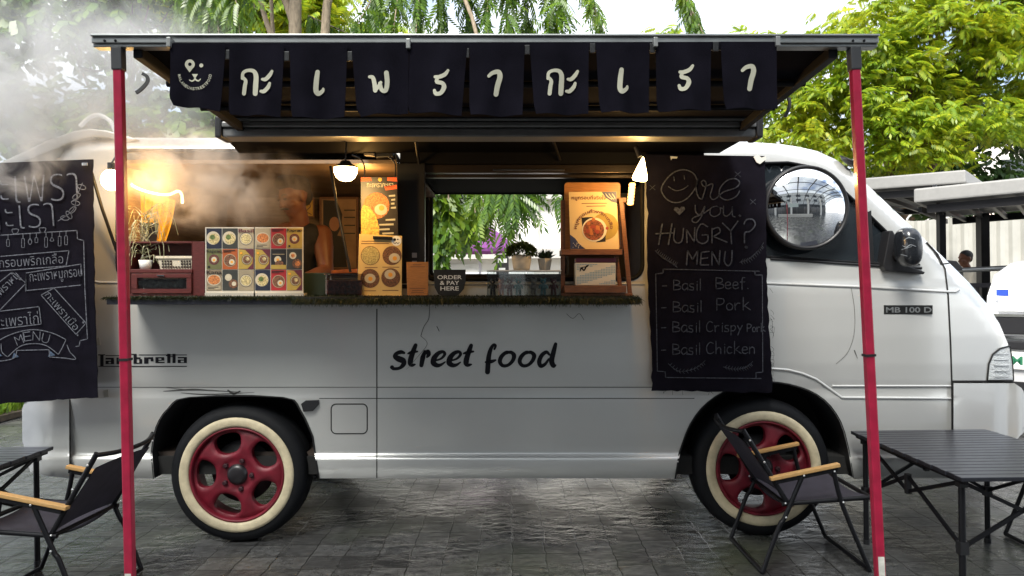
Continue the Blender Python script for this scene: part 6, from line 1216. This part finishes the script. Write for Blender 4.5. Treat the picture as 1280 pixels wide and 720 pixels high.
def hand_chain(mb, wr, d, side, up, k=1.0):
    """palm and five separate curled fingers"""
    d = Vector(d).normalized(); s_ = Vector(side).normalized(); u = Vector(up).normalized()
    for o in (-.026, -.009, .009, .026): limb(mb, [(wr + s_ * o * .6, .015), (wr + d * .09 * k + s_ * o, .013)], 3)
    for o, L in ((-.029, .070), (-.010, .080), (.010, .076), (.028, .060)):
        b = wr + d * .088 * k + s_ * o; limb(mb, [(b, .0098), (b + d * L * .45 - u * .006, .009), (b + d * L * .72 - u * L * .35, .0085), (b + d * L * .70 - u * L * .66, .0075)], 3)
    limb(mb, [(wr + d * .02 + s_ * -.026, .014), (wr + d * .055 + s_ * -.055 - u * .012, .0115), (wr + d * .09 + s_ * -.058 - u * .03, .009)], 3)
SKIN = mat('skin_tan', (.15, .055, .027), .5, var=.08, vs_=14); HAIR = mat('hair_black', (.010, .008, .008), .6, bump=.5, bs=300, stretch=(1, 1, 4)); TANK = mat('tank_black', (.012, .012, .014), .85, var=.2, bump=.15, bs=60)
yp = .62; fl_z = .45
CK = thing('person', 'cook in a black tank top with head bowed over the counter behind the menu cards', 'person', (xv(366, yp), yp, fl_z))
hip = v(366, 428, yp + .08); che = v(362, 322, yp); nb = v(375, 283, yp - .02); hc = v(368, 246, yp - .07); shL, shR = v(312, 296, yp - .03), v(402, 294, yp + .02)
hip.z = max(hip.z, 1.02)
body = MB(); limb(body, [(hip, .15), (hip.lerp(che, .5), .135), (che, .155), (che + Vector((.0, 0, .10)), .12)]); limb(body, [(shL, .062), (che + Vector((-.05, 0, .09)), .085), (che + Vector((.06, 0, .10)), .085), (shR, .066)]); limb(body, [(che + Vector((.03, 0, .12)), .075), (nb, .058), (hc + Vector((.005, .015, -.05)), .056)])
elL, wrL = v(296, 352, yp - .18), v(338, 356, yp - .38); elR, wrR = v(408, 340, yp - .10), v(372, 352, yp - .36)
for s_, e, w_ in ((shL, elL, wrL), (shR, elR, wrR)): limb(body, [(s_, .066), (s_.lerp(e, .35), .062), (s_.lerp(e, .75), .048), (e, .044)]); limb(body, [(e, .044), (e.lerp(w_, .3), .046), (w_, .028)])
for w_, e, sg in ((wrL, elL, 1), (wrR, elR, -1)): d = (w_ - e).normalized(); hand_chain(body, w_, d + Vector((0, 0, -.2)), d.cross(Vector((0, 0, 1))) * -sg, (0, 0, 1))
for q in (-1, 1):
    a = hip + Vector((q * .09, .0, -.05)); kn = a + Vector((q * .02, -.05, -.30)); an = Vector((kn.x, kn.y + .08, fl_z + .06)); limb(body, [(a, .092), (kn, .06), (kn.lerp(an, .35), .055), (an, .038)]); limb(body, [(an + Vector((0, .03, -.02)), .036), (an + Vector((q * .02, -.15, -.035)), .03)])
M, fc, sc_, uc = head(body, hc, (-.62, -.70, -.36), .235)
bo = link_mesh('body', remesh(body, .0075, 4), SKIN, CK)
hr = MB(); 
def ell(mb, p, f_, s_, u_, r3, n=20, m=0):
    t_ = MB().ball((0, 0, 0), 1, n=n); mb.add([p + f_ * x * r3[0] + s_ * y * r3[1] + u_ * z * r3[2] for x, y, z in t_.v], t_.f, m, True)
ell(hr, M(-.024, 0, .045), fc, sc_, uc, (.098, .083, .085)); ell(hr, M(.02, .0, .095), fc, sc_, uc, (.075, .07, .045)); ell(hr, M(-.055, 0, .0), fc, sc_, uc, (.055, .07, .075)); ell(hr, M(-.03, 0, .13), fc, sc_, uc, (.05, .05, .05))
link_mesh('hair', remesh(hr, .008, 3), HAIR, CK)
mb = MB()
for q in (-1, 1): ell(mb, M(.083, q * .032, .006), fc, sc_, uc, (.009, .013, .007), 10); 
mb.build('eye', mat('eye_dark', (.03, .02, .018), .2), CK)
mb = MB()
for q in (-1, 1): mb.tube([M(.088, q * .018, .028), M(.088, q * .036, .034), M(.074, q * .054, .027)], [.004, .005, .003], 8)
mb.tube([M(.082, -.034, -.052), M(.098, -.014, -.044), M(.1, 0, -.045), M(.098, .014, -.044), M(.082, .034, -.052)], [.004, .007, .006, .007, .004], 8); mb.build('moustache', HAIR, CK)
tk = MB(); limb(tk, [(hip, .156), (hip.lerp(che, .5), .142), (che, .162), (che + Vector((0, 0, .055)), .140)])
limb(tk, [(che + Vector((.05, 0, .05)), .135), (che + Vector((.115, 0, .115)), .098)], 3); limb(tk, [(che + Vector((-.05, 0, .05)), .135), (che + Vector((-.12, 0, .105)), .09)], 3)
for s_, t_ in ((che + Vector((-.10, 0, .06)), Vector((-.115, .0, .165))), (che + Vector((.09, 0, .06)), Vector((.105, 0, .175)))):
    for dy in (-.055, .05): limb(tk, [(s_ + Vector((0, dy * 1.3, -.02)), .05), (che + t_ + Vector((0, dy * .3, -.035)), .040)], 3)
link_mesh('tank_top', remesh(tk, .011, 5), TANK, CK)
sh_ = MB()
for q in (-1, 1):
    a = hip + Vector((q * .09, .0, -.05)); kn = a + Vector((q * .02, -.05, -.30)); limb(sh_, [(hip + Vector((q * .05, 0, 0)), .15), (a, .105), (kn + Vector((0, 0, .04)), .085)])
link_mesh('shorts', remesh(sh_, .014, 4), TANK, CK)
# the man by the hoarding
b0 = w(1212, 440, 6.6); b0.z = 0
MN = thing('person', 'man in a pale shirt with short dark hair walking past the corrugated fence', 'person', b0, frame='W')
T = lambda x, y, z: b0 + Vector((x, y, z))
m = MB(); limb(m, [(T(0, 0, .95), .14), (T(0, 0, 1.2), .13), (T(-.01, 0, 1.38), .14)]); limb(m, [(T(-.01, -.19, 1.42), .055), (T(-.01, .19, 1.42), .055)]); limb(m, [(T(0, 0, 1.45), .06), (T(-.03, 0, 1.56), .052)])
for q, sx in ((-1, .10), (1, -.12)):
    limb(m, [(T(0, q * .09, .92), .085), (T(sx * .6, q * .09, .50), .055), (T(sx * 1.6, q * .09, .08), .038)]); limb(m, [(T(sx * 1.6 + .03, q * .09, .04), .036), (T(sx * 1.6 - .14, q * .09, .03), .03)])
    limb(m, [(T(-.01, q * .20, 1.42), .052), (T(-sx * .8, q * .24, 1.14), .04), (T(-sx * 2 - .06, q * .22, .90), .028)]); hand_chain(m, T(-sx * 2 - .06, q * .22, .90), (-.2, 0, -1), (1, 0, 0), (0, -q, 0), .9)
M2, f2, s2, u2 = head(m, T(-.05, 0, 1.665), (-1, -.25, -.05), .225)
link_mesh('body', remesh(m, .011, 4), SKIN, MN, frame='W')
hr = MB(); ell(hr, M2(-.024, 0, .045), f2, s2, u2, (.095, .082, .082)); ell(hr, M2(-.05, 0, .0), f2, s2, u2, (.055, .068, .06)); link_mesh('hair', remesh(hr, .010, 3), HAIR, MN, frame='W')
m = MB(); limb(m, [(T(0, 0, .90), .175), (T(0, 0, 1.2), .168), (T(-.01, 0, 1.36), .178)]); limb(m, [(T(-.01, -.18, 1.41), .085), (T(-.01, .18, 1.41), .085)])
for q, sx in ((-1, .10), (1, -.12)): limb(m, [(T(-.01, q * .20, 1.42), .082), (T(-sx * .6, q * .235, 1.2), .075)])
link_mesh('shirt', remesh(m, .016, 4), mat('shirt_cream', (.80, .72, .60), .85, var=.05), MN, frame='W')
m = MB()
for q, sx in ((-1, .10), (1, -.12)): limb(m, [(T(0, q * .05, .92), .13), (T(0, q * .09, .84), .10), (T(sx * .6, q * .09, .50), .075), (T(sx * 1.4, q * .09, .14), .06)])
link_mesh('trousers', remesh(m, .016, 4), mat('trouser_dark', (.03, .03, .04), .85), MN, frame='W')
# ------------------------------------------------------------------ folding chairs and roll-top tables
SEATC = mat('chair_canvas', (.030, .027, .040), .85, var=.2, vs_=14, bump=.2, bs=200); ARMW = mat('bamboo', (.50, .29, .11), .45, var=.22, vs_=12, stretch=(3, 40, 40)); RIV = mat('rivet_steel', (.6, .6, .6), .3, .8)
def chair(label):
    t = thing('folding_chair', label, 'chair', (0, 0, 0), 'low folding camp chairs', 'W'); hw = .215
    def Bt(mb, L, r=.0105): mb.tube(smooth_path(L, 5) if len(L) > 2 else L, r, 10)
    def fb(x, z, y): return Vector((x, y, z))
    mb = MB().sheet(lambda u, q: (.075 - .185 * q + .022 * math.sin(PI * u) * (1 - .3 * q), -hw + .012 + (2 * hw - .024) * u, .335 + .265 * q), 12, 12); mb.sheet(lambda u, q: (.079 - .185 * q + .022 * math.sin(PI * u) * (1 - .3 * q), -hw + .012 + (2 * hw - .024) * u, .335 + .265 * q), 12, 12)
    mb.build('backrest', SEATC, t, frame='W', fixn=False)
    sz = lambda u, q: .320 + .03 * q - .035 * math.sin(PI * u) * (.6 + .4 * math.sin(PI * q))
    mb = MB().sheet(lambda u, q: (.07 + .385 * q, -hw + .01 + (2 * hw - .02) * u, sz(u, q)), 14, 12); mb.sheet(lambda u, q: (.07 + .385 * q, -hw + .01 + (2 * hw - .02) * u, sz(u, q) - .005), 14, 12); mb.build('seat', SEATC, t, frame='W', fixn=False)
    bf = MB()
    Bt(bf, [fb(.085, .315, -hw), fb(-.122, .664, -hw)], .0115); Bt(bf, [fb(.085, .315, hw), fb(-.122, .664, hw)], .0115)
    Bt(bf, [fb(-.118, .655, -hw), fb(-.150, .648, -hw + .10), fb(-.158, .645, 0), fb(-.150, .648, hw - .10), fb(-.118, .655, hw)], .010); bf.build('back_frame', BLACKM, t, frame='W')
    sf = MB()
    for y in (-hw, hw): Bt(sf, [fb(.055, .318, y), fb(.468, .342, y)], .0105)
    Bt(sf, [fb(.468, .342, -hw), fb(.468, .342, hw)], .0105); Bt(sf, [fb(.075, .318, -hw), fb(.075, .318, hw)], .009); sf.build('seat_frame', BLACKM, t, frame='W')
    for y in (-hw - .016, hw + .016):
        ar = MB().bar((-.005, y, .440), (.315, y, .500), .032, .017).build('armrest', ARMW, t, bevel=.004, frame='W')
        MB().bar((.02, y, .428), (.305, y, .482), .016, .024).build('arm_rail', BLACKM, ar, frame='W')
        lf = MB(); Bt(lf, [fb(.289, .475, y), fb(.330, .31, y), fb(.452, .012, y)]); lf.build('leg', BLACKM, t, frame='W')
        lf = MB(); Bt(lf, [fb(.145, .45, y), fb(.060, .26, y), fb(.035, .22, y), fb(-.045, .012, y)]); lf.build('leg', BLACKM, t, frame='W')
        rv = MB(); o_ = -.014 if y < 0 else .014
        for x, z in ((.147, .455), (.288, .472), (.06, .33), (.062, .265), (.327, .33), (-.10, .62), (-.035, .52), (.455, .345)): rv.ball((x, y + o_ * (1 if x > -.2 else 1), z), .0052, n=8)
        rv.build('rivet', RIV, t, frame='W')
    for x in (-.045, .452):
        gb = MB(); Bt(gb, [fb(x, .012, -hw - .016), fb(x, .012, hw + .016)], .0105); gb.build('ground_bar', BLACKM, t, frame='W')
    return t
ch = chair('black camp chair with bamboo armrests in front of the front wheel'); ch.location = (1.175, -.255, 0); ch.rotation_euler.z = math.radians(1)
c2 = copy_tree(ch); tag(c2, 'black camp chair with bamboo armrests behind the left red pole, beside the rear wheel'); c2.location = (-1.842, -.585, 0); c2.rotation_euler.z = math.radians(176.5)
c3 = copy_tree(ch); tag(c3, 'black camp chair partly hidden behind the right slatted table'); c3.location = (3.02, -.24, 0); c3.rotation_euler.z = math.radians(180)
TAB = mat('slat_black', (.035, .036, .045), .34, .5, var=.12, vs_=30)
def table(label):
    t = thing('camp_table', label, 'table', (2.105, -.50, 0), 'slatted roll top camp tables', 'W'); x0, x1, y0, y1 = 1.752, 2.462, -.985, -.025; n = 18; dy = (y1 - y0) / n; mb = MB()
    for i in range(n): mb.box(x0 + (.004 if i % 2 else 0), x1 - (.004 if i % 2 else 0), y0 + i * dy + .0025, y0 + (i + 1) * dy - .0025, .548, .565)
    mb.build('tabletop', TAB, t, bevel=.003, frame='W')
    ix, iy = .045, .075; cs = [(x0 + ix, y0 + iy), (x1 - ix, y0 + iy), (x1 - ix, y1 - iy), (x0 + ix, y1 - iy)]
    for x, y in cs:
        l = MB().tube([(x, y, .548), (x, y, .02)], .013, 10).build('leg', BLACKM, t, frame='W')
        MB().tube([(x, y, .022), (x, y, 0)], .016, 10).build('foot_cap', BLACKP, l, frame='W'); MB().bar((x, y, .24), (x, y, .29), .034, .034, up=(0, 1, 0)).build('joint', BLACKP, l, frame='W'); MB().bar((x, y, .51), (x, y, .547), .034, .034, up=(0, 1, 0)).build('joint', BLACKP, l, frame='W')
    for i in range(4):
        a, b_ = cs[i], cs[(i + 1) % 4]; m_ = ((a[0] + b_[0]) / 2, (a[1] + b_[1]) / 2); mb = MB()
        mb.bar((*a, .53), (*m_, .38), .010, .016).bar((*b_, .53), (*m_, .38), .010, .016).bar((*a, .265), (*m_, .45), .010, .016).bar((*b_, .265), (*m_, .45), .010, .016)
        mb.build('brace', BLACKM, t, frame='W'); MB().bar((m_[0], m_[1], .37), (m_[0], m_[1], .46), .022, .022, up=(0, 1, 0)).build('hinge', BLACKP, t, frame='W')
    for x in (x0 + .03, x1 - .03): MB().bar((x, y0 + .02, .54), (x, y1 - .02, .54), .016, .016).build('top_rail', BLACKM, t, frame='W')
    return t
tb_ = table('black slatted camp table at the right edge in front of the van nose')
t2 = copy_tree(tb_); tag(t2, 'black slatted camp table at the left edge behind the rear bumper chair'); t2.location = (-2.655, -.655, 0)
# ------------------------------------------------------------------ the white car at the right edge
CR = thing('parked_car', 'white van nose with dark grille and blue stickers parked at the right edge', 'car', (0, 0, 0), frame='W')
CWP = mat('car_white', (.58, .59, .60), .3, coat=.5)
def carp(poly, x0, x1): # profile (y,z) swept in x
    mb = MB(); n = len(poly); mb.add([(x0, y, z) for y, z in poly] + [(x1, y, z) for y, z in poly], [tuple(range(n)), tuple(range(2 * n - 1, n - 1, -1))] + [(i, (i + 1) % n, (i + 1) % n + n, i + n) for i in range(n)]); return mb
carp([(0, .30), (-.03, .55), (0, .85), (.08, 1.15), (.25, 1.32), (.7, 1.43), (1.15, 1.47), (4.4, 1.47), (4.5, .9), (4.45, .3)], -.87, .87).build('body', CWP, CR, bevel=.09, frame='W')
carp([(1.0, 1.46), (1.7, 1.95), (2.2, 2.02), (4.3, 2.0), (4.42, 1.46)], -.80, .80).build('cabin', CWP, CR, bevel=.06, frame='W')
MB().add([(-.70, 1.02, 1.50), (.70, 1.02, 1.50), (.66, 1.62, 1.92), (-.66, 1.62, 1.92)], [(0, 1, 2, 3)]).build('windscreen', MC['tinted_glass'], CR, frame='W')
MB().box(-.80, .80, -.035, .06, .84, 1.0).box(-.86, .86, -.05, .05, .70, .78).build('grille', BLACKP, CR, bevel=.01, frame='W'); MB().box(-.82, .82, -.045, .03, 1.005, 1.03).box(-.82, .82, -.045, .03, .80, .825).build('chrome_trim', CHROME, CR, frame='W')
for s_ in (-1, 1):
    MB().box(s_ * .62 - .17, s_ * .62 + .17, .02, .15, 1.05, 1.2).build('headlight', MC['lamp_lens'], CR, bevel=.02, frame='W')
    for y in (.95, 3.6): MB().lathe([(0, 0), (.33, 0), (.34, .05), (.34, .2), (0, .2)], (s_ * .88 - .1, y, .34), (1, 0, 0), 24).build('wheel', RUBBER, CR, frame='W')
MB().bar((-.72, .92, 1.50), (.0, 1.0, 1.53), .02, .02).build('wiper', BLACKP, CR, frame='W')
MB().box(-.80, .80, -.02, .05, .32, .40).build('bumper_slot', BLACKP, CR, frame='W')
pl_ = MB().box(-.72, -.38, -.052, -.04, .52, .68).build('number_plate', WHITE, CR, frame='W')
vv, ff = text_verts("M", .02); lo, hi = vv.min(0), vv.max(0); u = (vv - lo) / (hi - lo); MB().add([(-.66 + a * .09, -.054, .56 + b_ * .08) for a, b_ in u], ff).build('plate_lettering', mat('plate_green', (.02, .16, .08), .5), pl_, frame='W')
for y0, z0, z1 in ((.12, 1.10, 1.2), (.2, 1.0, 1.06)): MB().box(-.873, -.868, y0, y0 + .1, z0, z1).build('sticker', mat('sticker_blue', (.03, .08, .45), .4), CR, frame='W')
MB().box(-.80, -.70, .02, .028, 1.20, 1.26).build('sticker', MC['sticker_blue'], CR, frame='W')
CR.location = (5.12, 2.55, 0); CR.rotation_euler.z = math.radians(-50)
# ------------------------------------------------------------------ what the round mirror sees: the covered forecourt behind the viewer
EN = thing('entrance_canopy', 'large arched glass entrance canopy reflected in the round mirror', 'canopy', (0, -16, 0), frame='W')
GLP = clear_mat('canopy_sheet', (.42, .45, .46), .06); RIB = mat('canopy_rib', (.10, .10, .11), .5)
def arch(x, q): a = math.radians(38 + 112 * q); return Vector((x, float(np.interp(q, [0, .25, .5, .75, 1], [-3.5, -7.5, -12.0, -16.5, -19.5])), float(np.interp(q, [0, .25, .5, .75, 1], [6.1, 6.9, 6.6, 5.4, 3.6]))))
mb = MB().sheet(lambda u, q: arch(-16 + 34 * u, q), 17, 10); mb.build('roof', GLP, EN, frame='W', fixn=False)
for i in range(14):
    x = -16 + i * 34 / 13; MB().tube([arch(x, q / 10) + Vector((0, 0, -.12)) for q in range(11)], .11, 6).build('rib', RIB, EN, frame='W')
for q in (.1, .3, .5, .7, .9): MB().tube([arch(-16, q) + Vector((0, 0, -.1)), arch(18, q) + Vector((0, 0, -.1))], .07, 6).build('purlin', RIB, EN, frame='W')
for x in (-12, -6, 0, 6, 12): MB().box(x - .3, x + .3, -14.3, -13.7, 0, 6.3).build('column', BW, EN, frame='W')
BH = thing('entrance_building', 'glazed building front with white banner reflected in the round mirror', 'building', (0, -22, 0), frame='W')
MB().box(-20, 22, -26, -21, 0, 5).build('wall', mat('dark_glazing', (.05, .055, .06), .2), BH, frame='W'); MB().box(-20, 22, -25, -20.9, 5, 12).build('upper_wall', BW, BH, frame='W'); MB().box(-1, 2.4, -13.6, -13.55, 2.9, 4.2).build('banner', mat('banner_pale', (.55, .62, .60), .7), BH, frame='W')
for x in range(-18, 22, 4): MB().box(x, x + .25, -21, -20.85, 0, 5).build('mullion', RIB, BH, frame='W')
for i in range(8):
    for j in range(2): MB().box(-18 + i * 5, -15.6 + i * 5, -20.9, -20.84, 6.6 + j * 2.6, 8.0 + j * 2.6).build('window', MC['dark_pane'], BH, frame='W')
tag(MB().box(-3, 6, -10.5, -9.8, 0, .75).build('planter_wall', CONC, bevel=.03, frame='W'), 'low white planter wall reflected in the round mirror', 'wall')
# ------------------------------------------------------------------ cooking smoke
def smoke(c, r3, dens, sc, thr, rot=0, col=(.92, .90, .88), seed=0., absorb=0):
    me = bpy.data.meshes.new('smoke'); bm = bmesh.new(); bmesh.ops.create_icosphere(bm, subdivisions=3, radius=1); bm.to_mesh(me); bm.free()
    m = bpy.data.materials.new('smoke_volume'); m.use_nodes = True; t = m.node_tree; t.nodes.clear(); o = N(t, 'ShaderNodeOutputMaterial'); p = N(t, 'ShaderNodeVolumePrincipled'); p.inputs['Color'].default_value = (*col, 1); p.inputs['Anisotropy'].default_value = .25
    tcn = N(t, 'ShaderNodeTexCoord'); ln_ = N(t, 'ShaderNodeVectorMath', operation='LENGTH'); t.links.new(tcn.outputs['Object'], ln_.inputs[0]); fo = N(t, 'ShaderNodeMapRange', interpolation_type='SMOOTHSTEP'); fo.inputs['From Min'].default_value = 1.0; fo.inputs['From Max'].default_value = .15; t.links.new(ln_.outputs['Value'], fo.inputs['Value'])
    mpn = N(t, 'ShaderNodeMapping'); mpn.inputs['Scale'].default_value = [q * sc for q in r3]; mpn.inputs['Location'].default_value = (seed, seed * .7, 0); t.links.new(tcn.outputs['Object'], mpn.inputs[0])
    nz_ = N(t, 'ShaderNodeTexNoise'); nz_.inputs['Scale'].default_value = 1; nz_.inputs['Detail'].default_value = 7; nz_.inputs['Roughness'].default_value = .6; nz_.inputs['Distortion'].default_value = .9; t.links.new(mpn.outputs[0], nz_.inputs['Vector'])
    r_ = N(t, 'ShaderNodeMapRange'); r_.inputs['From Min'].default_value = thr; r_.inputs['From Max'].default_value = thr + .22; t.links.new(nz_.outputs['Fac'], r_.inputs['Value'])
    m1 = N(t, 'ShaderNodeMath', operation='MULTIPLY'); t.links.new(fo.outputs[0], m1.inputs[0]); t.links.new(r_.outputs[0], m1.inputs[1]); m2 = N(t, 'ShaderNodeMath', operation='MULTIPLY'); m2.inputs[1].default_value = dens; t.links.new(m1.outputs[0], m2.inputs[0]); t.links.new(m2.outputs[0], p.inputs['Density']); t.links.new(p.outputs[0], o.inputs['Volume'])
    me.materials.append(m); ob = bpy.data.objects.new('smoke', me); COL.objects.link(ob); ob.location = c; ob.scale = r3; ob.rotation_euler = (0, math.radians(rot), 0); tag(ob, kind='stuff'); VTOP.append(ob); return ob
smoke(v(60, 112, .02), (1.15, .45, .66), 5.6, 3.0, .38, rot=-10, col=(.80, .80, .80))
smoke(v(256, 222, .0), (.62, .38, .34), 14.0, 6.2, .44, rot=8, seed=3.1, col=(.86, .78, .70))
smoke(v(24, 205, -.36), (.26, .12, .22), 9.0, 7.0, .44, seed=5.7)
# ------------------------------------------------------------------ settle everything that sits with the van
bpy.context.view_layer.update()
for o in VTOP: o.matrix_world = R @ o.matrix_basis
